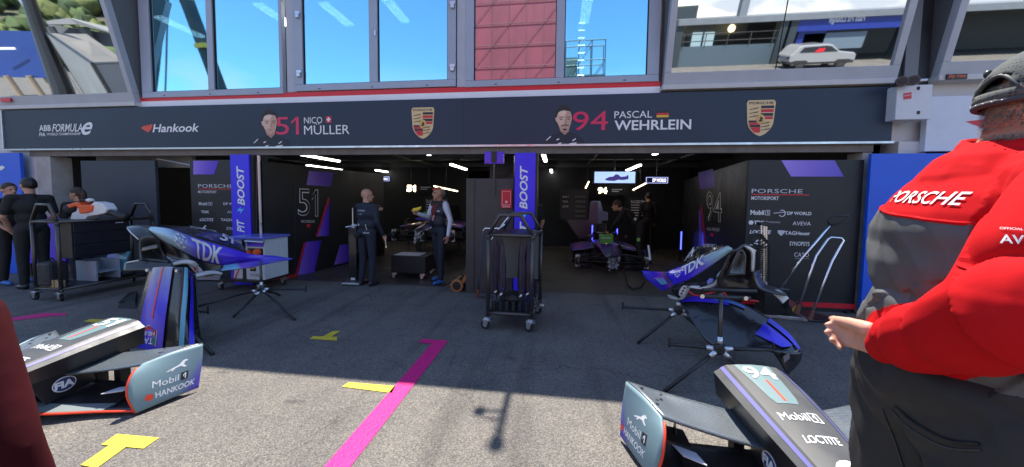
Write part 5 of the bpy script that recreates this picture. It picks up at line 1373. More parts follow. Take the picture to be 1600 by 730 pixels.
        ua, ub = (.72, .22) if s > 0 else (.22, .72)
        lettering('Mobil', ef(ua, ua + (ub - ua) * .72, .66, .52), M['white'], ep, .0)
        bx = MB(); fq = ef(ua + (ub - ua) * .78, ub, .68, .5); bx.poly([fq(0, 0), fq(1, 0), fq(1, 1), fq(0, 1)]); bo = bx.build('number_box', M['black'], ep, keep=True)
        f2 = ef(ua + (ub - ua) * .78, ub, .68, .5); lettering('1', lambda a, b: f2(.3 + .4 * a, .15 + .7 * b) + R @ V(s * .001, 0, 0), M['white'], bo, .04)
        ha, hb = (.70, .10) if s > 0 else (.14, .74)
        lettering('HANKOOK', ef(ha, hb, .87, .75), M['white'], ep, .018, .15)
        em = ef(.84, .72, .88, .74) if s > 0 else ef(.02, .12, .88, .74)
        q = MB(); q.poly([em(*p) for p in ((.1, .1), (.6, 0), (1, .4), (.95, .9), (.6, .75), (.45, 1), (.25, .75), (0, .55))]); q.build('wing_emblem', REDE, ep, keep=True)
        cm = ef(.56, .24, .40, .22) if s > 0 else ef(.36, .68, .40, .22)
        PC = [(0, .1), (.28, .38), (.55, .55), (.72, .9), (.86, 1), (1, .82), (.84, .72), (.80, .45), (.95, .1), (.84, .06), (.66, .34), (.42, .26), (.30, 0), (.22, .02), (.28, .24), (.1, .05)]
        q = MB(); q.poly([cm(*p) for p in PC]); q.build('leaping_cat_emblem', M['white'], ep, keep=True)
        q = MB(); q.prism([T(s * .52, y, z) for y, z in ((-.42, .05), (-.16, .09), (-.20, .24), (-.26, .12), (-.38, .08))], R @ V(s * .006, 0, 0)); q.build('turning_vane', NSIDE, t)
        q = MB(); q.prism([T(s * (.43 + a), b, .135) for a, b in ((0, -.42), (.1, -.36), (.13, -.27), (.02, -.33))], V(0, 0, .006)); q.build('pale_winglet', M['offwhite'], t)
        q = MB(); q.prism([T(s * a, b, c) for a, b, c in ((.46, -.30, .14), (.70, -.26, .17), (.72, -.16, .20), (.47, -.19, .17))], V(0, 0, .008)); q.build('second_flap', NSIDE, t)
        for (a, b) in ((.68, -.06), (.585, -.13), (.625, -.19)):
            c_ = T(s * a, b, .352); q = MB(); q.lathe([(.010, 0), (.009, .004)], c_, (0, 0, 1), 10); q.build('bolt', M['rubber'], t)
    for s in (-1, 1):
        q = MB(); q.box(tuple(T(0, 0, 0) + V(s * .11 - .03, -.13, 0)), tuple(T(0, 0, 0) + V(s * .11 + .03, -.06, .30))); q.build('support_block', M['rubber'], t)
    return t
nose((-3.60, 2.40, 0), '51', 'graphite racing nose numbered 51 with its front wing, on the sunlit ground at left', -.02)
nose((1.235, 2.33, 0), '94', 'graphite racing nose numbered 94 with its front wing, beside the man in red', .03)

# ------------------------------------------------------------------ stands
def stand(name, label, hub, feet, arms, posts, r=.016):
    t = thing(name, label, 'stand', V(hub.x, hub.y, 0))
    hub = Vector(hub)
    for f in feet:
        f = Vector(f); d = (f - hub).normalized()
        q = MB(); q.tube([hub + d * .05, f + V(0, 0, .012)], r, 12); lg = q.build('leg', M['blkmetal'], t, smooth=True)
        q = MB(); q.tube([hub + d * .03, hub + d * .11], r + .006, 12); q.build('silver_sleeve', M['alu'], lg, smooth=True)
    for P in arms:
        P = [Vector(p) for p in P]; d = (P[1] - P[0]).normalized()
        q = MB(); q.tube(P, r * .9, 10); ar = q.build('arm', M['blkmetal'], t, smooth=True)
        q = MB(); q.tube([P[0] + d * .03, P[0] + d * .10], r + .006, 12); q.build('silver_sleeve', M['alu'], ar, smooth=True)
        e = P[-1]
        q = MB(); q.tube([e + V(0, 0, -.025), e + V(0, 0, .06)], .010, 8); q.build('end_peg', M['blkmetal'], ar)
    for P in posts:
        P = [Vector(p) for p in P]; d = (P[1] - P[0]).normalized()
        q = MB(); q.tube(P, r * 1.05, 12); po = q.build('post', M['gunmetal'], t, smooth=True)
        q = MB(); q.tube([P[0] + d * .03, P[0] + d * .10], r + .007, 12); q.build('silver_sleeve', M['alu'], po, smooth=True)
    v = (O - hub).normalized(); v = V(v.x, v.y, 0).normalized()
    q = MB(); q.lathe([(.024, -.04), (.042, -.036), (.042, .036), (.024, .04)], hub, v, 20); hb = q.build('hub', M['blkmetal'], t)
    q = MB(); q.lathe([(.020, .0), (.020, .043)], hub, v, 14); q.build('hub_bore', M['rubber'], hb)
    return t
hub = A(409, 452, 4.25)
stand('bodywork_stand', 'black tripod stand with silver sleeves under the left violet bodywork', hub, [G(364, 497), G(461, 501), G(437, 462)],
      [[hub, A(470, 452, 4.3), A(478, 453, 4.3)], [hub + V(0, -.05, 0), A(372, 461, 3.9), A(305, 480, 3.45)]], [[hub, A(407, 408, 4.3)]])
hub2 = A(262, 486, 3.3)
st2 = stand('bodywork_stand', 'black tripod stand mostly hidden by the standing violet panel at left', hub2, [G(333, 555), G(205, 545), G(290, 478)], [[hub2, A(325, 487, 3.3)]], [[hub2, A(258, 425, 3.3)]])
hub3 = A(1124, 545, 3.05)
st3 = stand('bodywork_stand', 'black stand with a silver collared round hub in front of the hanging violet floor panel', hub3, [G(1038, 614), G(1195, 612), G(1130, 520)],
      [[hub3, A(1046, 538, 3.1)], [hub3, A(1208, 547, 3.05)]], [[hub3, A(1127, 458, 3.1)]])
q = MB(); q.tube([A(1094, 463, 3.09), A(1172, 466, 3.09)], .017, 10); q.tube([A(1098, 453, 3.13), A(1182, 455, 3.13)], .015, 10); q.build('cross_bar', M['blkmetal'], st3, smooth=True)
for px, py in ((1097, 463), (1165, 466)):
    q = MB(); q.lathe([(.018, 0), (.018, .008)], A(px, py, 3.072), (0, -1, 0), 12); q.build('bolt', M['chrome'], st3)
hub4 = A(1060, 485, 3.95)
stand('bodywork_stand', 'black tripod stand under the tail of the right violet bodywork', hub4, [G(996, 538), G(1118, 536), G(1075, 478)], [[hub4, A(973, 480, 4.0)], [hub4, A(1110, 490, 3.95)]], [[hub4, A(1059, 462, 3.95)]])

# ------------------------------------------------------------------ left bodywork
def SP(rows): return Sheet([[A(*p) for p in r] for r in rows])
LIV = grad('livery_fade', [(0, (.44, .66, .68)), (.16, (.36, .52, .66)), (.30, (.17, .11, .70)), (.55, (.08, .03, .75)), (.8, (.05, .025, .70)), (1, (.02, .03, .5))], 0, .3, .5, mixaxis=-.06)
LOWF = grad('flare_fade', [(0, (.16, .42, .62)), (.2, (.16, .42, .62)), (.26, (.20, .05, .50)), (.4, (.10, .05, .55)), (1, (.03, .03, .36))], 0, .3, .5)
CB = pm('engine_cover_black', (.014, .014, .017), .28, coat=.5, rvar=.08, vscale=6)
PALE = pm('pale_grey_gloss', (.55, .57, .54), .3, coat=.4)
bl = thing('engine_cover', 'violet and black racing engine cover with teal tip resting on stands at left', 'racing bodywork', V(-4.3, 3.9, 0))
s1 = SP([[(225, 354.8, 3.55), (262, 358, 3.62), (296, 370, 3.8), (331, 380.5, 4.0), (367, 390.5, 4.2), (395, 398, 4.38), (424, 399, 4.55), (457, 404, 4.75)],
         [(225, 357, 3.52), (262, 368, 3.56), (296, 383, 3.72), (328, 395, 3.92), (360, 402, 4.12), (392, 404, 4.35), (424, 403, 4.55), (457.5, 404.6, 4.75)],
         [(225, 359.5, 3.55), (262, 378, 3.6), (296, 397, 3.78), (323, 409, 3.95), (352, 414, 4.12), (380, 410, 4.3), (426, 406, 4.55), (458, 405.3, 4.75)]])
s1.build('side_blade', LIV, bl, 48, 12, -.012)
def cube_emblem(mb, fn):
    hexa = [(.5 + .5 * math.cos(a), .5 + .5 * math.sin(a)) for a in [PI / 6 + k * PI / 3 for k in range(6)]]
    inn = [(.5 + .2 * math.cos(a), .5 + .2 * math.sin(a)) for a in [k * PI / 3 for k in range(6)]]
    g = .035
    for k in range(6):
        tri = [hexa[k], hexa[(k + 1) % 6], inn[(k + 1) % 6]]; cx = sum(p[0] for p in tri) / 3; cy = sum(p[1] for p in tri) / 3
        mb.poly([fn(cx + (x - cx) * .84, cy + (y - cy) * .84) for x, y in tri])
    for k in range(0, 6, 2):
        tri = [inn[k], inn[(k + 1) % 6], (.5, .5)]; cx = sum(p[0] for p in tri) / 3; cy = sum(p[1] for p in tri) / 3
        mb.poly([fn(cx + (x - cx) * .84, cy + (y - cy) * .84) for x, y in tri])
    return mb
def surf(sh, q4, off=.004):
    """map the unit square on four (u, v) corners tl tr br bl of a sheet, lifted to the side that faces the pit lane"""
    (a, b), (c, d), (e, f), (g, h) = q4
    def fn(x, y):
        u = (g * (1 - x) + e * x) * (1 - y) + (a * (1 - x) + c * x) * y; v = (h * (1 - x) + f * x) * (1 - y) + (b * (1 - x) + d * x) * y
        p = sh.at(u, v); n = sh.nrm(u, v)
        if n.dot(O - p) < 0: n = -n
        return p + n * off
    return fn
OFF = .022
cube_emblem(MB(), surf(s1, [(.155, .12), (.265, .10), (.285, .80), (.195, .86)], OFF)).build('cube_emblem', M['white'], bl, keep=True)
lettering('TDK', surf(s1, [(.285, .12), (.50, .12), (.52, .90), (.335, .92)], OFF), M['white'], bl, .03)
s1b = SP([[(350, 415, 4.08), (380, 411, 4.25), (420, 406.5, 4.5), (457, 405.4, 4.74)], [(345, 424, 4.0), (388, 419, 4.22), (424, 411.5, 4.5), (458, 405.8, 4.74)]])
s1b.build('floor_flare', LOWF, bl, 24, 6, -.012)
s2 = SP([[(243, 374, 4.2), (300, 380, 4.6), (345, 390, 5.0), (375, 400, 5.2)], [(255, 354, 3.95), (300, 356, 4.25), (345, 366, 4.55), (378, 384, 4.8)], [(240, 355.5, 3.6), (296, 369, 3.84), (331, 380, 4.04), (385, 395, 4.35)]])
s2.build('top_cover', CB, bl, 24, 12, -.010)
fnp = quadmap([A(303, 371, 4.02), A(342, 363.6, 4.28), A(342, 367.8, 4.26), A(303, 376, 4.0)])
lettering('PORSCHE', surf(s2, [(.30, .60), (.60, .52), (.62, .63), (.33, .73)], OFF), M['offwhite'], bl, .0)
lettering('51', surf(s2, [(.68, .56), (.84, .56), (.86, .84), (.71, .86)], OFF), M['white'], bl, .03)
s3 = SP([[(226, 360, 3.55), (262, 378.5, 3.61), (296, 397.5, 3.79), (323, 409.5, 3.96), (352, 415, 4.12)], [(247, 385, 3.62), (268, 400, 3.66), (294, 408, 3.76), (322, 419, 3.95), (350, 421, 4.1)], [(256, 400, 3.64), (270, 413, 3.62), (291, 417, 3.74), (316, 432, 3.92), (348, 427, 4.05)]])
s3.build('lower_side', CB, bl, 24, 12, -.010)
lettering('WORLD', surf(s3, [(.12, .70), (.33, .66), (.35, .84), (.14, .92)], .014), M['offwhite'], bl, .02)
s4 = SP([[(268, 411.5, 3.6), (286, 406.5, 3.68), (302, 408, 3.74), (310, 414, 3.8)], [(270, 413.5, 3.58), (288, 411, 3.66), (298, 414, 3.71), (304, 418, 3.76)]])
s4.build('pale_lip', PALE, bl, 16, 3, -.03, off=.02)
s5 = SP([[(300, 431, 3.74), (318, 425, 3.85), (334, 424, 3.95), (347, 427, 4.02)], [(302, 434, 3.72), (320, 431, 3.83), (334, 428.5, 3.93), (347, 429, 4.0)]])
s5.build('pale_lip', PALE, bl, 16, 3, -.03, off=.015)
# round corner badge with the red letter E
fb = surf(s3, [(.46, .62), (.66, .50), (.76, .94), (.55, 1.0)], .03)
q = MB(); q.poly([fb(.5 + .5 * math.cos(k * PI / 12), .5 + .5 * math.sin(k * PI / 12)) for k in range(24)]); bd = q.build('round_badge', M['offwhite'], bl, keep=True)
fb2 = surf(s3, [(.46, .62), (.66, .50), (.76, .94), (.55, 1.0)], .034)
lettering('E', lambda a, b: fb2(.32 + .36 * a, .2 + .6 * b), M['red'], bd, .04)
q = MB(); q.prism([A(306, 433, 4.0), A(345, 426, 4.15), (A(341, 437.5, 4.15)), A(308, 437, 4.0)], (0, .02, 0)); q.build('pale_tab', pm('pale_violet_grey', (.42, .44, .55), .35), bl)
# inlet end
INL = pm('inlet_carbon', (.028, .027, .026), .3, coat=.5, var=.3, vscale=12)
si = SP([[(199, 356, 3.5), (214, 353.8, 3.55), (232, 354, 3.6)], [(204, 362, 3.45), (222, 358, 3.5), (240, 361, 3.55)], [(216, 373, 3.42), (236, 372, 3.5), (250, 380, 3.58)], [(217, 392, 3.42), (238, 391, 3.6), (258, 398, 3.62)], [(219, 408, 3.4), (240, 409, 3.5), (264, 412, 3.6)]])
si.build('inlet_duct', INL, bl, 16, 20, -.02)
q = MB(); q.tube([A(199, 357, 3.46), A(204, 363, 3.42), A(216, 374, 3.38)], .007, 8); q.tube([A(199, 356, 3.47), A(214, 353.6, 3.52), A(233, 353.8, 3.58)], .007, 8); q.build('pale_rim', PALE, bl, smooth=True)
sj = SP([[(224, 388, 3.45), (236, 386, 3.48), (246, 384, 3.5)], [(224, 393, 3.42), (236, 390, 3.42), (247, 388, 3.46)]]); sj.build('duct_lip', pm('duct_lip_grey', (.20, .18, .15), .4), bl, 10, 4, -.02)
sk = SP([[(197, 411, 3.4), (219, 407, 3.45), (246, 410, 3.5), (270, 413, 3.58)], [(195, 424, 3.36), (220, 423, 3.4), (246, 423, 3.46), (270, 420, 3.55)]]); sk.build('base_flange', INL, bl, 16, 6, -.02)
q = MB(); q.tube([A(198, 410.5, 3.38), A(218, 407, 3.43)], .009, 8); q.build('pale_rim', PALE, bl)

# standing violet panel
pb = thing('standing_panel', 'tall violet bodywork panel with a red line and upside-down crest, standing at left', 'racing bodywork', G(250, 553))
sp = SP([[(233, 421, 3.2), (246, 418, 3.1), (262, 417, 3.06), (276, 417.5, 3.06), (290, 419, 3.1), (304, 429, 3.25)],
         [(222, 456, 3.12), (238, 453, 3.04), (254, 452, 3.0), (272, 453, 3.0), (290, 456, 3.03), (307, 472, 3.16)],
         [(211, 496, 3.05), (229, 495, 2.97), (246, 495, 2.93), (267, 496, 2.93), (287, 499, 2.96), (311, 512, 3.08)],
         [(201, 548, 2.98), (220, 551, 2.91), (238, 553, 2.87), (262, 554, 2.87), (286, 555, 2.9), (322, 553, 3.0)]])
sp.build('panel_shell', CB, pb, 30, 20, .012)
VSH = grad('standing_fade', [(0, (.045, .02, .66)), (.5, (.06, .03, .68)), (.82, (.16, .17, .52)), (1, (.20, .26, .44))], 1, .3, .5)
def strip(sh, u0, u1, v0, v1, mat, nm, off=.004, par=pb, flip=True):
    q = MB(); n, m_ = 10, 20
    for j in range(m_ + 1):
        for i in range(n + 1):
            f = surf(sh, [(u0, v0), (u1, v0), (u1, v1), (u0, v1)], off); q.v.append(f(i / n, 1 - j / m_)); q.uv[len(q.v) - 1] = (i / n, 1 - j / m_)
    for j in range(m_):
        for i in range(n): a = j * (n + 1) + i; q.f.append((a, a + 1, a + n + 2, a + n + 1)); q.mi.append(0)
    return q.build(nm, mat, par, smooth=True, keep=True)
vs_ = strip(sp, .14, .545, 0, 1, VSH, 'violet_field', .015)
strip(sp, .76, .815, 0, 1, pm('cyan_line', (.16, .45, .58), .3), 'cyan_line', .015)
strip(sp, .86, .91, .1, 1, M['blue'], 'blue_line', .015)
strip(sp, .335, .36, 0, .68, REDE, 'red_line', .018)
HX = [(.5, 1.0), (1, .72), (1, .06), (.0, .06), (0, .72)]
fT = surf(sp, [(.17, .74), (.46, .74), (.46, .94), (.17, .94)], .0175)
q = MB(); q.poly([fT(*p) for p in HX]); cr_ = q.build('maker_crest', M['offwhite'], pb, keep=True)
fT2 = surf(sp, [(.17, .74), (.46, .74), (.46, .94), (.17, .94)], .0195)
q = MB(); q.poly([fT2(*p) for p in ((.5, .94), (.94, .70), (.94, .48), (.06, .48), (.06, .70))]); q.build('red_field', M['red'], cr_, keep=True)
q = MB(); q.poly([fT2(*p) for p in ((.94, .44), (.94, .10), (.06, .10), (.06, .44))]); q.build('green_field', pm('crest_green', (.03, .25, .16), .4), cr_, keep=True)
fT3 = surf(sp, [(.17, .74), (.46, .74), (.46, .94), (.17, .94)], .0215)
lettering('HEUER', lambda a, b: fT3(.9 - .8 * a, .68 - .17 * b), M['white'], cr_, .02); lettering('TAG', lambda a, b: fT3(.86 - .72 * a, .41 - .27 * b), M['white'], cr_, .02)
for px, py in ((231, 422), (277, 423)):
    q = MB(); q.lathe([(.016, 0), (.016, .012)], A(px, py, 3.03), (0, -1, 0), 12); q.build('bolt', M['chrome'], pb)
sfl = SP([[(304, 429, 3.25), (307, 472, 3.16), (311, 512, 3.08), (322, 553, 3.0)], [(297, 432, 3.55), (300, 474, 3.5), (304, 512, 3.42), (312, 550, 3.36)]]); sfl.build('edge_flange', CB, pb, 16, 4, .012)

# ------------------------------------------------------------------ right bodywork
br = thing('engine_cover', 'violet and black racing engine cover with pale lip resting on stands at right', 'racing bodywork', V(1.1, 3.7, 0))
r1 = SP([[(1041, 424.5, 4.15), (1062, 417, 4.0), (1084, 408, 3.85), (1106, 397.5, 3.68), (1138, 384, 3.42)], [(1045, 434, 4.02), (1066, 428, 3.86), (1084, 420, 3.74), (1108, 406, 3.58), (1142, 387.5, 3.35)], [(1052, 446, 3.95), (1068, 440, 3.84), (1081, 434, 3.74), (1114, 413, 3.55), (1145, 391, 3.36)]])
LIV2 = grad('livery_fade_back', [(0, (.05, .025, .72)), (.35, (.08, .03, .75)), (.55, (.20, .13, .70)), (.68, (.32, .42, .62)), (.8, (.36, .58, .62)), (1, (.40, .62, .64))], 0, .3, .5, mixaxis=-.12)
r1.build('side_blade', LIV2, br, 30, 12, .012)
cube_emblem(MB(), surf(r1, [(.12, .30), (.27, .22), (.25, .62), (.14, .72)], OFF)).build('cube_emblem', M['white'], br, keep=True)
lettering('TDK', surf(r1, [(.29, .18), (.74, .02), (.70, .66), (.30, .66)], OFF), M['white'], br, .03)
r1b = SP([[(1002, 422.5, 4.45), (1020, 424, 4.33), (1041, 425, 4.15)], [(1009, 435, 4.36), (1026, 436, 4.22), (1046, 436, 4.02)], [(1035, 456, 4.12), (1043, 452, 4.03), (1052, 446.5, 3.94)]])
r1b.build('tail_flare', grad('tail_fade', [(0, (.04, .03, .50)), (.55, (.06, .02, .55)), (.8, (.28, .06, .45)), (1, (.02, .02, .03))], 0, .3, .5), br, 16, 12, .012)
strip(r1b, .50, .86, .42, .80, grad('tail_teal', [(0, (.12, .42, .60)), (.6, (.14, .36, .62)), (1, (.35, .06, .45))], 1, .3), 'teal_flash', .016, br)
r2 = SP([[(1070, 412, 4.35), (1084, 396, 4.25), (1110, 386, 4.0), (1138, 383, 3.7)], [(1073, 408, 4.2), (1087, 388, 4.05), (1112, 384, 3.85), (1137, 382.5, 3.55)], [(1062, 417, 4.02), (1084, 407, 3.87), (1106, 397, 3.7), (1138, 383.5, 3.44)]])
r2.build('top_cover', CB, br, 20, 12, .010)
lettering('PORSCHE', surf(r2, [(.52, .42), (.80, .62), (.74, .76), (.48, .54)], OFF), M['offwhite'], br, .0)
lettering('94', surf(r2, [(.10, .48), (.36, .44), (.34, .88), (.08, .92)], OFF), M['white'], br, .02)
r3 = SP([[(1052, 446.5, 3.94), (1068, 441, 3.83), (1081, 434.5, 3.73), (1114, 413.5, 3.54), (1145, 391.5, 3.35)], [(1050, 455, 3.92), (1070, 446, 3.8), (1092, 441, 3.68), (1112, 432, 3.56), (1136, 406, 3.42)], [(1060, 467, 3.85), (1074, 449, 3.74), (1094, 449, 3.64), (1118, 436, 3.5), (1138, 410, 3.4)]])
r3.build('lower_side', CB, br, 24, 12, .010)
r4 = SP([[(1040, 461.5, 4.0), (1058, 464, 3.86), (1068, 452, 3.76), (1078, 446, 3.7), (1096, 446, 3.62), (1110, 441, 3.55), (1118, 430, 3.48), (1130, 415, 3.42)], [(1044, 467, 3.97), (1061, 468, 3.83), (1074, 454.5, 3.73), (1080, 450, 3.68), (1098, 451, 3.6), (1113, 445, 3.52), (1121, 434, 3.46), (1132, 417, 3.41)]])
r4.build('pale_lip', PALE, br, 40, 4, .03, off=.02)
fo_ = surf(r4, [(.20, .0), (.40, -.2), (.44, 1.0), (.22, 1.0)], .05)
q = MB(); q.prism([A(1058.5 + 8.5 * (u - .5) * 2 * .55 + 7 * 0, 0, 1) if False else A(1067 + (9 * math.cos(k * PI / 10) * .62 + 4 * math.sin(k * PI / 10) * .5), 454.5 - 8.5 * math.sin(k * PI / 10) * .9 - 2.5 * math.cos(k * PI / 10), 3.66) for k in range(20) for u in (0,)], (0, .012, 0)); sk_ = q.build('warning_oval', M['offwhite'], br)
for k in (-1, 0, 1):
    q = MB(); q.lathe([(.012, 0), (.012, .003)], A(1067 + 2.4 * k, 454.5 - 4.4 * k, 3.658), (0, -1, 0), 10); q.build('dot', pm('dot_brown_%d' % (k + 1), (.20, .05, .02), .5), sk_)
q = MB(); q.prism([A(1106, 445, 3.44), A(1113, 441, 3.44), (A(1115, 436, 3.44)), A(1110, 435, 3.44), A(1105, 440, 3.44)], (0, .01, 0)); q.build('blue_badge', pm('badge_blue', (.15, .2, .6), .4), br)
q = MB(); q.tube([A(1076, 455, 3.62), A(1084, 461, 3.6), A(1094, 463, 3.6), (A(1122, 454, 3.5))], .008, 8); q.tube([A(1129, 455, 3.45), A(1136, 463, 3.45), A(1150, 466, 3.45), A(1185, 471, 3.5)], .009, 8); q.build('red_edge', M['red'], br, smooth=True)
ri = SP([[(1145, 391, 3.36), (1152, 392, 3.34), (1165, 384, 3.36), (1181, 391, 3.42)], [(1136, 410, 3.4), (1150, 405, 3.5), (1163, 398, 3.5), (1179, 405, 3.42)], [(1128, 428, 3.42), (1146, 424, 3.55), (1162, 424, 3.55), (1176, 424, 3.42)], [(1122, 440, 3.46), (1146, 438, 3.5), (1166, 440, 3.5), (1178, 440, 3.42)], [(1124, 452, 3.5), (1148, 450, 3.5), (1172, 452, 3.5), (1187, 452, 3.42)]])
ri.build('inlet_duct', INL, br, 20, 20, .02)
ro = SP([[(1137, 427, 3.36), (1146, 428, 3.36), (1162, 429, 3.36)], [(1144, 412, 3.42), (1152, 412, 3.5), (1163, 410, 3.42)], [(1153, 396, 3.36), (1158, 394, 3.4), (1164, 394, 3.36)]]); ro.build('duct_mouth', pm('duct_mouth_grey', (.16, .17, .16), .4, coat=.4), br, 10, 10, .01)
q = MB(); q.tube([A(1137, 428, 3.33), A(1146, 410, 3.33), A(1153, 394, 3.33), (A(1160, 391, 3.33)), A(1164, 400, 3.33), A(1163, 428, 3.33), A(1137, 429, 3.33)], .010, 8); q.build('duct_rim', INL, br, smooth=True)
rr_ = SP([[(1164, 384, 3.34), (1172, 386, 3.36), (1182, 391.5, 3.38)], [(1176, 395, 3.36), (1178, 396, 3.37), (1180, 398, 3.38)], [(1175, 425, 3.38), (1177, 425, 3.38), (1178, 425, 3.38)]]); rr_.build('pale_rim', PALE, br, 10, 12, .02)
rt = SP([[(1176, 425, 3.36), (1178, 440, 3.35), (1186, 452, 3.34), (1206, 459, 3.32), (1228, 463, 3.3)], [(1184, 422, 3.5), (1188, 438, 3.5), (1196, 446, 3.48), (1212, 452, 3.46), (1226, 460, 3.42)]]); rt.build('rear_flange', INL, br, 24, 4, .015)
rt2 = SP([[(1212, 452, 3.4), (1222, 456, 3.38), (1233, 466, 3.36)], [(1210, 459, 3.36), (1219, 468, 3.34), (1224, 474, 3.32)]]); rt2.build('pale_tab', PALE, br, 8, 4, .015)
# hanging floor panel
fp = thing('floor_panel', 'long dark curved floor panel with violet flashes hanging on the right stand', 'racing bodywork', V(1.5, 3.4, 0))
fs_ = SP([[(1060, 469, 3.95), (1092, 463, 3.85), (1140, 467, 3.72), (1188, 489, 3.55), (1229, 519, 3.38), (1251, 548, 3.25)],
          [(1066, 479, 3.85), (1092, 483, 3.75), (1136, 492, 3.6), (1180, 510, 3.42), (1214, 532, 3.28), (1240, 551, 3.18)],
          [(1076, 490, 3.75), (1088, 512, 3.62), (1110, 538, 3.45), (1150, 545, 3.32), (1185, 546, 3.22), (1203, 546, 3.14)]])
fs_.build('panel_shell', CB, fp, 36, 16, .012)
VF = grad('floor_flash', [(0, (.03, .025, .5)), (.5, (.07, .03, .80)), (1, (.05, .035, .7))], 0, .3, .5)
strip(fs_, .02, .40, .02, .26, VF, 'violet_flash', .015, fp)
strip(fs_, .30, .50, .10, .18, pm('azure_line', (.04, .16, .60), .3), 'azure_line', .018, fp)
strip(fs_, .64, .92, .30, .66, VF, 'violet_flash', .015, fp)
strip(fs_, .66, .985, .02, .20, VF, 'violet_flash', .015, fp)
ft = SP([[(1251, 548, 3.25), (1240, 551, 3.18), (1203, 546, 3.14)], [(1249, 562, 3.22), (1238, 565, 3.18), (1214, 560, 3.15)], [(1233, 583, 3.16), (1230, 584, 3.16), (1226, 580, 3.15)]]); ft.build('curled_tip', CB, fp, 10, 12, .012)
q = MB(); q.prism([A(1224, 558, 3.12), A(1233, 551, 3.12), A(1234, 560, 3.12), A(1226, 567, 3.12)], (0, .004, 0)); q.build('grey_decal', pm('decal_grey', (.2, .2, .22), .5), fp)
q = MB(); q.tube([A(1206, 546, 3.08), A(1206, 540, 3.08)], .008, 8); q.build('bolt', M['chrome'], fp)
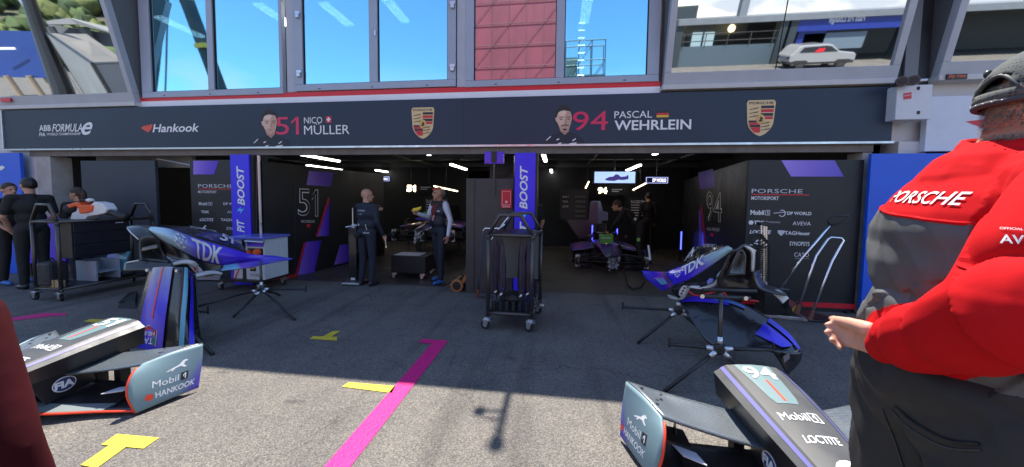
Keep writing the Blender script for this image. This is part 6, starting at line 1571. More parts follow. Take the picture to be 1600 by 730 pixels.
# ================================================================== racing cars being worked on inside the garages
VIO = grad('car_violet', [(0, (.02, .02, .10)), (.4, (.08, .03, .40)), (.7, (.30, .06, .35)), (1, (.10, .04, .5))], 0, .3, .6)
def racecar(xc, yb, z0, label, wires, boxpos):
    t = thing('racing_car', label, 'racing car', (xc, yb + 1.5, 0))
    T = lambda x, y, z: V(xc + x, yb + y, z0 + z)
    q = MB(); q.box(T(-.13, 0, .12), T(.13, .18, .42)); q.build('front_bulkhead', M['blkmetal'], t, bevel=.02)
    rnd = random.Random(int(xc * 10))
    q = MB()
    for _ in range(22):
        x, z = rnd.uniform(-.11, .11), rnd.uniform(.13, .4); r_ = rnd.uniform(.012, .03)
        q.lathe([(r_, 0), (r_ * .7, rnd.uniform(.02, .07))], T(x, 0, z), (0, -1, 0), 8)
    for _ in range(9): q.tube([T(rnd.uniform(-.1, .1), -.04, rnd.uniform(.15, .4)) for _ in range(4)], .007, 6)
    q.build('brake_parts', M['alu'], t)
    sh = Sheet([[T(-.16, .02, .40), T(-.20, .5, .47), T(-.24, 1.0, .54), T(-.26, 1.5, .58)], [T(0, -.02, .45), T(0, .5, .53), T(0, 1.0, .60), T(0, 1.5, .63)], [T(.16, .02, .40), T(.20, .5, .47), T(.24, 1.0, .54), T(.26, 1.5, .58)]])
    sh.build('scuttle', VIO, t, 16, 10, .012)
    q = MB(); q.prism([T(x, 1.0, z) for x, z in ((-.36, .12), (.36, .12), (.38, .40), (.28, .56), (-.28, .56), (-.38, .40))], (0, 1.5, 0)); q.build('survival_cell', M['carbon'], t, bevel=.03)
    q = MB(); q.tube([T(-.29, 1.9, .58), T(-.27, 1.4, .78), T(-.1, 1.05, .80), T(0, .98, .80), T(.1, 1.05, .80), T(.27, 1.4, .78), T(.29, 1.9, .58)], .03, 10); q.tube([T(0, .98, .80), T(0, .80, .58)], .025, 10); q.build('halo', M['carbon'], t, smooth=True)
    q = MB(); q.prism([T(x, 1.9, z) for x, z in ((-.2, .5), (.2, .5), (.13, .98), (-.13, .98))], (0, .9, -.05)); q.build('roll_hoop', M['carbon'], t, bevel=.04)
    for s in (-1, 1):
        sp_ = Sheet([[T(s * .30, .9, .50), T(s * .55, .75, .47), T(s * .80, .72, .44)], [T(s * .32, 1.2, .54), T(s * .58, 1.1, .50), T(s * .84, 1.05, .45)], [T(s * .34, 2.0, .5), T(s * .6, 2.1, .46), T(s * .82, 2.2, .38)]])
        sp_.build('side_fairing', VIO, t, 12, 12, .02)
        q = MB(); q.tube([T(s * .30, .9, .49), T(s * .55, .75, .46), T(s * .80, .72, .43), T(s * .84, .85, .30)], .012, 8); q.build('fairing_lip', pm('lip_blue_grey', (.16, .22, .45), .35), t, smooth=True)
        q = MB(); q.box(T(s * .40, 1.0, .10), T(s * .78, 2.2, .36)); q.build('side_pod', M['carbon'], t, bevel=.04)
        h = T(s * .72, .30, .27)
        q = MB()
        for (a, b) in ((T(s * .13, .04, .38), h + V(0, -.02, .10)), (T(s * .15, .55, .40), h + V(0, .05, .10)), (T(s * .13, .04, .16), h + V(0, -.02, -.10)), (T(s * .15, .55, .16), h + V(0, .05, -.10)), (T(s * .13, .10, .28), h + V(0, -.08, 0)), (T(s * .14, .3, .44), h + V(0, 0, -.06))): q.tube([a, b], .013, 8)
        q.build('wishbones', M['blkmetal'], t)
        q = MB(); q.lathe([(.10, -.06), (.13, -.04), (.13, .03), (.06, .06), (.03, .12)], h, (s, 0, 0), 20); hb = q.build('wheel_hub', M['blkmetal'], t)
        q = MB(); q.lathe([(.155, -.012), (.155, .012)], h + V(s * -.02, 0, 0), (s, 0, 0), 24); q.lathe([(.02, .12), (.022, .17)], h, (s, 0, 0), 10); q.build('brake_disc', M['gunmetal'], hb)
        q = MB(); q.box(h + V(-.05, -.10, -.13), h + V(.05, -.03, .13)); q.build('caliper', M['alu'], hb, bevel=.01)
        q = MB(); q.ell(T(s * .42, .92, .74), (.075, .03, .04), 12, 8); q.tube([T(s * .42, .93, .72), T(s * .32, 1.0, .56)], .008, 6); q.build('mirror', M['carbon'], t, smooth=True)
        q = MB()
        for y in (.6, 2.2): q.box(T(s * .28 - .04, y, 0) * 1 - V(0, 0, z0), T(s * .28 + .04, y + .08, .12)); q.box(T(s * .28 - .10, y - .02, 0) - V(0, 0, z0), T(s * .28 + .10, y + .10, .03) - V(0, 0, z0))
        q.build('trestle', M['blkmetal'], t)
    q = MB(); q.box(T(-.75, .6, .07), T(.75, 2.7, .098)); q.build('floor', M['carbon'], t)
    if wires:
        q = MB()
        for _ in range(26):
            a = T(rnd.uniform(-.6, .6), rnd.uniform(.3, 1.2), rnd.uniform(.35, .55)); P = [a]
            for _ in range(4): P.append(P[-1] + V(rnd.uniform(-.16, .16), rnd.uniform(-.1, .1), rnd.uniform(-.09, .09)))
            q.tube(P, .008, 5)
        q.build('wiring_loom', pm('loom_ochre', (.20, .13, .06), .6), t)
        q = MB()
        for k in range(5): q.tube([T(-.4 + .2 * k, .5, .40), T(-.42 + .21 * k, .35, .15), T(-.4 + .2 * k, .3, -.1)], .010, 6)
        q.build('hanging_hoses', M['rubber'], t)
        for x, y, z, w_, mt in ((-.1, .6, .62, .5, M['purple']), (.25, .7, .50, .55, pm('fairing_lilac', (.22, .12, .32), .4))):
            q = MB(); q.prism([T(x - w_ / 2, y, z), T(x + w_ / 2, y, z - .03), T(x + w_ / 2 - .05, y + .4, z + .02), T(x - w_ / 2 + .05, y + .4, z + .04)], (0, 0, .03)); q.build('loose_fairing', mt, t, bevel=.008)
    gb = thing('green_box', 'bright green box standing on the %s' % boxpos, 'box', T(-.05, .75, .62))
    q = MB(); q.box(T(-.20, .72, .60), T(.10, .9, .80)); q.build('box_body', pm('green_card', (.10, .42, .06), .5), gb, bevel=.006)
    lettering('DRY ICE', [T(-.17, .717, .77), T(.06, .717, .77), T(.06, .717, .71), T(-.17, .717, .71)], M['offwhite'], gb) if False else None
    q = MB(); q.box(T(-.17, .717, .72), T(.05, .7195, .74)); q.build('pale_strip', M['offwhite'], gb)
    return t
p_ = A(958, 418, 7.35)
racecar(p_.x, 7.35, -.04, 'wheelless violet and black racing car in the right garage, front bulkhead bare', False, 'cockpit of the right racing car')
p_ = A(655, 380, 7.5)
racecar(p_.x, 7.5, .40, 'stripped racing car on trestles with loose wiring in the left garage', True, 'stripped car in the left garage')
hs_ = A(973, 420, 7.3); q = MB(); q.tube([hs_, A(977, 432, 7.2), G(981, 446, .03), G(988, 452, .02), G(1000, 450, .02), G(1006, 442, .02)], .018, 8)
tag(q.build('air_hose', M['rubber'], None, smooth=True), 'black hose hanging from the bare front of the right racing car to the floor', 'hose')
# ================================================================== people
from mathutils.bvhtree import BVHTree
import numpy as np
def cap_geo(mb, a, ra, b, rb, seg=14):
    a, b = Vector(a), Vector(b); d = (b - a); L_ = d.length
    if L_ < 1e-5: mb.ell(a, (ra, ra, ra), seg, 8); return
    mb.tube([a, b], [ra, rb], seg); mb.ell(a, (ra,) * 3, seg, 8); mb.ell(b, (rb,) * 3, seg, 8)
class Fig:
    """collects tapered limbs and rounded masses, then fuses them into one continuous skin"""
    def __init__(s): s.prim = []
    def cap(s, a, ra, b, rb, tag): s.prim.append(('c', Vector(a), ra, Vector(b), rb, tag)); return s
    def ell(s, c, r, tag, R=None): s.prim.append(('e', Vector(c), Vector(r), R or Matrix.Identity(3), 0, tag)); return s
    def dist(s, p, prim):
        if prim[0] == 'c':
            a, b = prim[1], prim[3]; d = b - a; t = max(0, min(1, (p - a).dot(d) / max(d.length_squared, 1e-9)))
            return (p - (a + d * t)).length - (prim[2] + (prim[4] - prim[2]) * t)
        q = prim[3].transposed() @ (p - prim[1]); r = prim[2]
        k = V(q.x / r.x, q.y / r.y, q.z / r.z).length
        return (k - 1) * min(r)
    def build(s, name, T, mats, parent, voxel=.009, smooth=6, only=None, grow=0.0, fold=None, tagfn=None):
        mb = MB(); tags = []
        prims = [p for p in s.prim if only is None or p[5] in only]
        for p in prims:
            if p[0] == 'c': cap_geo(mb, p[1], p[2] + grow, p[3], p[4] + grow)
            else: mb.ell(p[1], p[2] + V(grow, grow, grow), 20, 12, p[3])
        me = bpy.data.meshes.new('w'); me.from_pydata([tuple(v) for v in mb.v], [], mb.f)
        ob = bpy.data.objects.new('w', me); COL.objects.link(ob)
        r = ob.modifiers.new('r', 'REMESH'); r.mode = 'VOXEL'; r.voxel_size = voxel; r.use_smooth_shade = True
        if smooth: sm_ = ob.modifiers.new('s', 'SMOOTH'); sm_.iterations = smooth; sm_.factor = .5
        dg = bpy.context.evaluated_depsgraph_get()
        m2 = bpy.data.meshes.new_from_object(ob.evaluated_get(dg))
        bpy.data.objects.remove(ob); bpy.data.meshes.remove(me)
        m2.name = name
        keys = list(mats.keys()); m2.materials.clear()
        for k in keys: m2.materials.append(mats[k])
        if fold:
            nv_ = len(m2.vertices); cv = np.empty(nv_ * 3, np.float32); nn_ = np.empty(nv_ * 3, np.float32)
            m2.vertices.foreach_get('co', cv); m2.vertex_normals.foreach_get('vector', nn_)
            cv = cv.reshape(-1, 3); nn_ = nn_.reshape(-1, 3)
            am = np.array([fold(Vector(c)) for c in cv], np.float32)
            cv = cv + nn_ * am[:, None]; m2.vertices.foreach_set('co', cv.ravel()); m2.update()
        n_ = len(m2.polygons); cs = np.empty(n_ * 3, np.float32); m2.polygons.foreach_get('center', cs); cs = cs.reshape(-1, 3)
        idx = np.zeros(n_, np.int32)
        if len(keys) > 1:
            best = np.full(n_, 1e9); bt_ = np.zeros(n_, np.int32)
            for i_, p in enumerate(prims):
                if p[0] == 'c':
                    a_ = np.array(p[1]); d_ = np.array(p[3]) - a_; L2 = max(float(d_ @ d_), 1e-9)
                    t_ = np.clip((cs - a_) @ d_ / L2, 0, 1); ds = np.linalg.norm(cs - a_ - t_[:, None] * d_, axis=1) - (p[2] + (p[4] - p[2]) * t_)
                else:
                    q_ = (cs - np.array(p[1])) @ np.array(p[3]); r_ = np.array(p[2]); ds = (np.linalg.norm(q_ / r_, axis=1) - 1) * min(p[2])
                w_ = ds < best; best[w_] = ds[w_]; bt_[w_] = i_
            tg_ = [p[5] for p in prims]
            if tagfn is None:
                km = np.array([keys.index(k) for k in tg_]); idx = km[bt_].astype(np.int32)
            else:
                idx = np.array([keys.index(tagfn(Vector(c), tg_[i_])) for c, i_ in zip(cs, bt_)], np.int32)
        m2.polygons.foreach_set('material_index', idx); m2.polygons.foreach_set('use_smooth', np.ones(n_, bool))
        m2.transform(T); m2.update()
        o = bpy.data.objects.new(name, m2); COL.objects.link(o)
        if parent is not None:
            o.parent = parent; o.matrix_parent_inverse = Matrix.Translation(-Vector(parent['wpos']))
        return o
def stick(mb, o, pts_fn, txt, d, off=.004, bold=.0, shear=0.0):
    """print letters on a cloth surface: drop each letter vertex onto it along d"""
    dg = bpy.context.evaluated_depsgraph_get()
    bv = BVHTree.FromPolygons([v.co.copy() for v in o.data.vertices], [tuple(p.vertices) for p in o.data.polygons])
    vs, fs, asp = text_geo(txt, bold, shear, 1.0)
    out = []
    for a, b in vs:
        p = pts_fn(a, b); h = bv.ray_cast(p, d)
        out.append((h[0] - d * off) if h[0] is not None else p + d * .5)
    mb.add(out, fs); return mb
def hand(fg, wrist, dirv, palm_n, s, tag='skin', curl=.5, side=1, spread=1.0):
    """palm, four unequal bent fingers and a thumb leaving the side of the palm"""
    d = Vector(dirv).normalized(); n = Vector(palm_n); n = (n - d * n.dot(d)).normalized(); w = d.cross(n) * side
    wr = Vector(wrist)
    pc = wr + d * .045 * s
    for k in (-.027, -.009, .009, .027): fg.cap(wr + d * .012 * s + w * k * .75 * s, .0155 * s, wr + d * .088 * s + w * k * s, .0125 * s, tag)
    for k, L_ in ((-.030, .070), (-.0105, .080), (.010, .076), (.029, .060)):
        a = wr + d * .092 * s + w * k * s; dd = d; ang = curl
        for j, f in enumerate((.45, .32, .23)):
            dd = (Matrix.Rotation(ang * (.6 + .4 * j), 3, w * side) @ dd) if True else dd
            b = a + dd * L_ * f * s; fg.cap(a, (.0100 - .0010 * j) * s, b, (.0092 - .0012 * j) * s, tag); a = b
    th = wr + d * .03 * s - w * .030 * s
    t1 = th + (d * .55 - w * .75 + n * .25).normalized() * .040 * s; t2 = t1 + (d * .85 - w * .25 + n * .35).normalized() * .030 * s; t3 = t2 + (d * .95 + n * .2).normalized() * .024 * s
    fg.cap(th, .016 * s, t1, .0125 * s, tag); fg.cap(t1, .0125 * s, t2, .0105 * s, tag); fg.cap(t2, .0105 * s, t3, .0085 * s, tag)
HAIRM = {'brown': pm('brown_hair', (.045, .025, .014), .6, bump=.5, bscale=60, stretch=(1, 1, .3)), 'black': pm('black_hair', (.010, .009, .009), .5, bump=.5, bscale=60, stretch=(1, 1, .3)), 'grey': pm('grey_hair', (.22, .20, .18), .7, bump=.5, bscale=80), 'stub': pm('stubble_hair', (.22, .14, .10), .7)}
EYE = pm('eye_dark', (.02, .015, .012), .2)
CLOTH = {'navy': pm('navy_cloth', (.012, .018, .032), .75, var=.25, vscale=12, bump=.5, bscale=14), 'black': pm('black_cloth', (.010, .010, .011), .75, var=.25, vscale=12, bump=.5, bscale=14), 'shirt': pm('pale_blue_shirt', (.66, .70, .80), .7, var=.08, vscale=14, bump=.5, bscale=16), 'vest': pm('quilted_vest', (.016, .020, .028), .55, bump=.6, bscale=9, stretch=(.3, .3, 3)), 'maroon': pm('maroon_cloth', (.040, .005, .007), .9, var=.15, vscale=14, bump=.04, bscale=380, spec=.1), 'shoe': pm('dark_shoe', (.015, .015, .02), .5), 'blueshoe': pm('blue_shoe', (.05, .16, .45), .5), 'skirt': pm('dark_trouser', (.012, .012, .014), .8, bump=.4, bscale=14)}
def person(label, loc, yaw, h, J=None, lean=0.0, side=0.0, hy=0.0, hp=0.0, top='navy', leg='navy', shoe='shoe', arm=None, hair='brown', bald=False, longhair=False, skin=None, belly=0.0, slim=1.0, voxel=.010, curl=.6, group=None, sleeves='long'):
    """standing figure, local x to its right, y where it faces; J overrides joints (for a 1.75 m body)"""
    s = h / 1.75
    P = dict(sl=(-.185, 0, 1.43), sr=(.185, 0, 1.43), el=(-.235, -.03, 1.15), er=(.235, -.03, 1.15), wl=(-.235, .06, .90), wr=(.235, .06, .90), hl=(-.09, 0, .93), hr=(.09, 0, .93), kl=(-.10, .02, .50), kr=(.10, .02, .50), al=(-.11, -.02, .09), ar=(.11, -.02, .09), neck=(0, -.01, 1.47), head=(0, .02, 1.625))
    up = ('sl', 'sr', 'el', 'er', 'wl', 'wr', 'neck', 'head')
    P = {k: Vector(v) for k, v in P.items()}
    Rl = Matrix.Rotation(-lean, 3, 'X') @ Matrix.Rotation(side, 3, 'Y'); hip = V(0, 0, .96)
    for k in up: P[k] = Rl @ (P[k] - hip) + hip
    for k, v in (J or {}).items(): P[k] = Vector(v)
    def U(p): return Rl @ (Vector(p) - hip) + hip
    g = Fig(); A_ = arm or top
    sk = skin or M['skin']
    g.ell(U((0, 0, .97)), (.155 * slim, .115, .11), 'leg' if lean < 1 else 'leg', Rl)
    g.ell(U((0, .01 + belly * .4, 1.12)), (.148 * slim + belly * .5, .105 + belly, .15), 'top', Rl)
    g.ell(U((0, 0, 1.30)), (.170 * slim, .115 + belly * .3, .16), 'top', Rl)
    g.cap(P['sl'] * .92 + U((0, 0, 1.42)) * .08, .062, P['sr'] * .92 + U((0, 0, 1.42)) * .08, .062, 'top')
    g.cap(U((0, -.01, 1.40)), .075, P['neck'], .062, 'top')
    g.cap(P['neck'], .054, P['head'] + V(0, -.02, -.05), .054, 'skin')
    for q in 'lr':
        g.cap(P['s' + q], .060, P['e' + q], .047, 'arm'); 
        if sleeves == 'long': g.cap(P['e' + q], .047, P['w' + q], .034, 'arm')
        else:
            m_ = P['s' + q] * .25 + P['e' + q] * .75; g.prim[-1] = ('c', P['s' + q], .062, m_, .055, 'arm')
            g.cap(m_, .043, P['e' + q], .040, 'skin'); g.cap(P['e' + q], .040, P['w' + q], .027, 'skin')
        fd = (P['w' + q] - P['e' + q]).normalized()
        hand(g, P['w' + q] + fd * .01, fd, (1 if q == 'l' else -1, .1, 0), 1.0, 'skin', curl, 1 if q == 'l' else -1)
        g.cap(P['h' + q], .092, P['k' + q], .066, 'leg'); g.cap(P['k' + q], .066, P['a' + q] + V(0, 0, .02), .052, 'leg')
        g.cap(P['a' + q] + V(0, -.035, -.045), .040, P['a' + q] + V(0 + (.02 if q == 'r' else -.02), .15, -.055), .034, 'shoe')
    Rh = Matrix.Rotation(hy, 3, 'Z') @ Matrix.Rotation(-hp, 3, 'X'); hc = P['head']
    def Hd(x, y, z): return hc + Rh @ V(x, y, z)
    g.ell(hc + Rh @ V(0, -.008, .025), (.076, .095, .098), 'skin', Rh); g.ell(Hd(0, .022, -.045), (.058, .066, .072), 'skin', Rh)
    g.cap(Hd(0, .085, .012), .012, Hd(0, .104, -.022), .017, 'skin'); g.cap(Hd(-.022, .080, -.058), .012, Hd(.022, .080, -.058), .012, 'skin'); g.ell(Hd(0, .07, -.095), (.028, .022, .02), 'skin', Rh)
    for k in (-1, 1): g.ell(Hd(k * .078, -.01, -.005), (.012, .026, .034), 'skin', Rh)
    T = Matrix.Translation(Vector(loc)) @ Matrix.Rotation(yaw, 4, 'Z') @ Matrix.Scale(s, 4)
    t = thing('person', label, 'person', loc, group)
    def tg(c, k): return k
    mats = {'skin': sk, 'top': CLOTH[top], 'arm': CLOTH[A_], 'leg': CLOTH[leg], 'shoe': CLOTH[shoe]}
    o = g.build('body', T, mats, t, voxel / s, 5, fold=lambda p: .006 * (abs(noise.noise(V(p.x * 9, p.y * 9, p.z * 5))) - .25) if p.z < 1.42 and abs(p.x) < .5 else 0)
    def tp(p): return T @ Vector(p)
    q = MB()
    for k in (-1, 1): q.ell(tp(Hd(k * .031, .076, .012)), (.011 * s,) * 3, 8, 6)
    q.build('eyes', EYE, t, smooth=True)
    if not bald:
        q = MB(); vs = []; fs = []; sg, rg = 24, 12
        for i in range(rg + 1):
            th = (PI * .62) * i / rg
            for k in range(sg):
                a = 2 * PI * k / sg; fr = math.sin(a)      # +1 is the face side
                tt = th * (1 - .50 * max(0, fr)) * (1 + .18 * max(0, -fr)); rr = 1.06 + .04 * noise.noise(V(math.cos(a) * 3, math.sin(a) * 3, i * .5))
                vs.append(tp(hc + Rh @ V(.078 * rr * math.sin(tt) * math.cos(a), -.010 + .098 * rr * math.sin(tt) * math.sin(a), .028 + .102 * rr * math.cos(tt))))
        for i in range(rg):
            for k in range(sg): a_, b_ = i * sg + k, i * sg + (k + 1) % sg; fs.append((a_, a_ + sg, b_ + sg, b_))
        q.add(vs, fs)
        if longhair:
            q.ell(tp(Hd(0, -.075, -.03)), (.080 * s, .055 * s, .13 * s), 16, 10)
            q.ell(tp(Hd(0, -.085, -.15)), (.060 * s, .035 * s, .09 * s), 16, 10)
        ho = q.build('hair', HAIRM[hair], t, smooth=True, solid=-.006)
    return t, o, tp, T
def patch_on(o, tpf, fn, d, mat, parent, name, n=8, m_=6, off=.004):
    bv = BVHTree.FromPolygons([v.co.copy() for v in o.data.vertices], [tuple(p.vertices) for p in o.data.polygons])
    q = MB()
    for j in range(m_ + 1):
        for i in range(n + 1):
            p = fn(i / n, j / m_); h_ = bv.ray_cast(p, d); q.v.append((h_[0] - d * off) if h_[0] is not None else p + d * .12)
    for j in range(m_):
        for i in range(n): a = j * (n + 1) + i; q.f.append((a, a + 1, a + n + 2, a + n + 1)); q.mi.append(0)
    return q.build(name, mat, parent, smooth=True, keep=True)

# ---- bald mechanic, back to the camera
def gz(px, py): p = G(px, py); return (p.x, p.y, 0)
BACK = Vector((0, 1, 0))
t, o, tp, T = person('bald mechanic in a dark race suit seen from behind beside the black lift post', gz(574, 446), -.18, 1.70, dict(el=(-.30, .14, 1.33), wl=(-.16, .40, 1.36), er=(.24, -.02, 1.16), wr=(.27, .10, .93)), hy=-.75, bald=True, hair='stub', belly=.05, slim=1.24)
fnb = lambda x0, x1, z0, z1: (lambda a, b: tp((x0 + (x1 - x0) * a, -.6, z0 + (z1 - z0) * b)))
dB = (T.to_3x3() @ V(0, 1, 0)).normalized()
stick(MB(), o, fnb(-.10, .06, 1.345, 1.375), 'DP WORLD', dB).build('back_lettering', M['offwhite'], t, keep=True)
stick(MB(), o, fnb(-.06, .02, 1.29, 1.31), 'Mobil 1', dB).build('back_lettering', M['offwhite'], t, keep=True)
stick(MB(), o, fnb(0.02, .13, .955, .985), 'MÜLLER', dB, bold=.02).build('belt_lettering', M['offwhite'], t, keep=True)
patch_on(o, tp, fnb(-.10, -.06, 1.09, 1.125), dB, M['offwhite'], t, 'cat_emblem', 3, 2)
patch_on(o, tp, fnb(.07, .08, 1.02, 1.12), dB, M['offwhite'], t, 'pale_piping', 2, 6)
q = MB(); q.ell(tp((-.09, -.14, .93)), (.06, .035, .05), 14, 8); q.build('belt_pouch', CLOTH['black'], t, smooth=True)
wj = tp((.285, .14, .86)); q = MB(); q.tube([wj + V(0, 0, .02), wj + V(.01, .01, -.14)], .012, 8); q.lathe([(.022, 0), (.022, .03)], wj + V(.01, .01, -.17), (0, 0, 1), 6)
wr_ = thing('wrench', 'steel wrench held low in the right hand of the bald mechanic', 'tool', wj); q.build('wrench_body', M['chrome'], wr_)
ws = tp((-.20, .34, 1.40)); q = MB(); q.tube([ws + V(-.03, -.04, 0), ws + V(.03, .03, 0)], .055, 14); q.build('green_cuff', pm('lime_cuff', (.35, .75, .10), .5), t)
# ---- man in quilted vest
t, o, tp, T = person('man in a dark quilted vest and pale shirt holding a yellow banana', gz(686, 441), 2.55, 1.76, dict(er=(.24, .06, 1.19), wr=(.17, .33, 1.26), el=(-.27, -.05, 1.15), wl=(-.29, .02, .89), kl=(-.12, .05, .50), al=(-.13, .06, .09), kr=(.09, -.02, .5), ar=(.10, -.12, .1)), hy=-.25, top='vest', arm='shirt', hair='grey', bald=True, belly=.02, shoe='blueshoe', slim=1.05)
dF = (T.to_3x3() @ V(0, -1, 0)).normalized()
fnf = lambda x0, x1, z0, z1: (lambda a, b: tp((x0 + (x1 - x0) * a, .6, z0 + (z1 - z0) * b)))
patch_on(o, tp, lambda a, b: tp((.045 - .04 * b + .016 * (a - .5), .6, 1.44 - .20 * b)), dF, M['red'], t, 'red_lanyard', 2, 10)
patch_on(o, tp, lambda a, b: tp((-.045 + .04 * b + .016 * (a - .5), .6, 1.44 - .20 * b)), dF, M['red'], t, 'red_lanyard', 2, 10)
patch_on(o, tp, fnf(-.03, .03, 1.14, 1.235), dF, pm('badge_pale_red', (.6, .25, .25), .4), t, 'pass_badge', 4, 4, .008)
patch_on(o, tp, fnf(-.13, -.08, 1.30, 1.32), dF, M['offwhite'], t, 'chest_mark', 3, 2)
q = MB(); q.ell(tp((0, .0, 1.735)), (.02, .03, .012), 10, 6); 
for k in (-1, 1): q.ell(tp((k * .035, .09, 1.70)), (.026, .012, .016), 12, 8)
q.build('sunglasses_on_head', M['red'], t, smooth=True)
q = MB(); q.cur = 0; hcap = [tp((x, y, z)) for x, y, z in ((0, -.1, 1.62),)]
q.ell(tp((0, -.045, 1.635)), (.085, .085, .085), 18, 12); q.build('hair', HAIRM['grey'], t, smooth=True)
bp_ = tp((.13, .40, 1.29)); bn = thing('banana', 'yellow banana held up by the man in the quilted vest', 'banana', bp_)
q = MB(); q.tube([bp_ + V(-.06, -.03, .02), bp_ + V(-.02, -.03, .045), bp_ + V(.04, -.03, .05), bp_ + V(.09, -.03, .075), bp_ + V(.11, -.03, .10)], [.012, .03, .034, .026, .008], 10); q.build('banana_peel', pm('banana_yellow', (.85, .62, .04), .5), bn, smooth=True)
# ---- mechanic leaning over the second car
t, o, tp, T = person('mechanic in a black race suit leaning over the car in the right garage', (1.86, 8.1, 0), 1.30, 1.80, dict(el=(-.22, .50, 1.02), wl=(-.10, .64, .80), er=(.24, .46, .98), wr=(.12, .62, .78), kl=(-.10, .03, .5), al=(-.12, -.10, .09), ar=(.11, -.14, .09)), lean=.86, hy=-.1, hp=.1, top='black', leg='black', hair='brown', belly=.0, slim=1.05)
dl = (T.to_3x3() @ V(-1, -.1, 0)).normalized()
dL = V(0, 1, 0)
patch_on(o, tp, lambda a, b: A(1001 - 6 * 1 + 6 * a - 1, 372 - 0 + 7 * b, 6.0), (A(1000, 372, 7) - A(1000, 372, 6)).normalized(), pm('lime_patch', (.30, .62, .12), .5), t, 'green_patch', 4, 4)
patch_on(o, tp, lambda a, b: A(991 + 5 * a, 340 + 5 * b, 6.0), (A(990, 342, 7) - A(990, 342, 6)).normalized(), M['offwhite'], t, 'shoulder_badge', 4, 4)
patch_on(o, tp, lambda a, b: A(1011.5 + 3 * a + 3 * b, 383 + 24 * b, 6.0), (A(1013, 395, 7) - A(1013, 395, 6)).normalized(), M['offwhite'], t, 'leg_lettering', 2, 12)
# ---- further figures in the dark
person('person in black seen from behind deep in the right garage', (2.62, 10.6, 0), .15, 1.78, top='black', leg='black', hair='black')
person('person in a black polo half hidden behind the centre blue pillar', (-.45, 6.45, 0), .9, 1.72, top='black', leg='black', hair='grey', sleeves='short')
person('mechanic in dark clothes bending in the gloom behind the bald mechanic', (A(541, 330, 9.3).x, 9.3, 0), -2.0, 1.72, dict(er=(.22, .22, 1.2), wr=(.10, .42, 1.15)), lean=.25, top='black', leg='black', hair='black')
# ---- group at the left edge
t, o, tp, T = person('man with cropped black hair in a black polo at the far left', (-8.50, 4.55, 0), 1.35, 1.80, dict(el=(-.25, .05, 1.14), wl=(-.13, .22, .90), er=(.25, .03, 1.14), wr=(.08, .24, .90)), top='black', leg='black', hair='black', sleeves='short', slim=1.08, hy=.1)
t, o, tp, T = person('man with short brown hair and black shirt, cut off by the left edge', (-9.22, 4.70, 0), -1.5, 1.72, dict(el=(-.24, .03, 1.14), wl=(-.14, .22, .95), er=(.25, .03, 1.14), wr=(.16, .22, .95)), top='black', leg='black', hair='brown', sleeves='short', shoe='blueshoe')
t, o, tp, T = person('woman with long dark hair in a dark top behind the left trolley', (-8.38, 5.05, 0), 1.75, 1.66, dict(el=(-.20, .05, 1.14), wl=(-.08, .24, 1.02), er=(.20, .05, 1.14), wr=(.08, .26, 1.02)), top='black', leg='navy', hair='brown', longhair=True, sleeves='short', slim=.88, hy=.2)
vb = thing('violet_display', 'violet display board standing behind the man with cropped hair at the far left', 'board', (-8.25, 5.2, 0))
q = MB(); q.box((A(36, 360, 5.2).x, 5.2, A(60, 412, 5.2).z), (A(100, 360, 5.2).x, 5.24, A(60, 338, 5.2).z)); q.build('board_face', M['purple'], vb)
q = MB()
for x in (A(42, 360, 5.2).x, A(96, 360, 5.2).x): q.box((x - .02, 5.21, 0), (x + .02, 5.238, A(60, 412, 5.2).z - .001))
q.build('board_leg', M['blkmetal'], vb)

# ================================================================== the two figures beside the camera
# man in the red jacket, hands behind his back
RED = pm('red_softshell', (.50, .009, .012), .9, var=.06, vscale=10, bump=.035, bscale=420, spec=.08)
GRY = pm('charcoal_softshell', (.085, .087, .086), .62, var=.10, vscale=9, bump=.035, bscale=420)
BLK = pm('black_trouser_cloth', (.016, .016, .016), .7, var=.2, vscale=10, bump=.04, bscale=120)
SKF = pm('skin_sunlit', (.55, .28, .19), .5, var=.10, vscale=40, bump=.03, bscale=150)
s = 1.15; phi = math.radians(-6)
C0 = V(.985, .935, 0)
Rz = Matrix.Rotation(phi - PI / 2, 4, 'Z')
T = Matrix.Translation(C0) @ Rz @ Matrix.Scale(s, 4)
man = thing('person', 'big man in a red and charcoal jacket and mesh cap, seen from behind', 'person', C0)
bd = Fig()
# body
bd.ell((0, .0, .98), (.165, .14, .12), 'cl'); bd.ell((0, .03, 1.13), (.165, .15, .16), 'cl'); bd.ell((0, .0, 1.27), (.17, .13, .15), 'cl'); bd.cap((-.13, .03, 1.37), .06, (.15, 0, 1.37), .06, 'cl')
bd.cap((0, .02, 1.36), .08, (.012, .06, 1.47), .076, 'skin')
SR, ER, WR = V(.195, -.04, 1.37), V(.245, -.165, 1.185), V(.0, -.150, 1.04)
SLh, EL, WL = V(-.16, .12, 1.36), V(-.19, .16, 1.10), V(-.14, .30, 1.03)
for a, e, w_ in ((SR, ER, WR), (SLh, EL, WL)): bd.cap(a, .055, e, .045, 'cl'); bd.cap(e, .043, w_, .029, 'skin')
for k in (-1, 1):
    bd.cap((k * .095, 0, .94), .095, (k * .105, .02, .5), .066, 'cl'); bd.cap((k * .105, .02, .5), .06, (k * .11, -.02, .1), .045, 'cl'); bd.cap((k * .11, -.05, .045), .04, (k * .13, .15, .035), .034, 'cl')
HC = V(.02, .090, 1.515)
bd.ell(HC + V(0, -.008, .02), (.080, .100, .100), 'skin'); bd.ell(HC + V(0, .03, -.05), (.062, .068, .074), 'skin'); bd.ell(HC + V(0, -.05, -.055), (.062, .052, .065), 'skin')
bd.cap(HC + V(0, .09, .01), .012, HC + V(0, .11, -.022), .017, 'skin')
for k in (-1, 1): bd.ell(HC + V(k * .083, 0, -.012), (.012, .028, .036), 'skin')
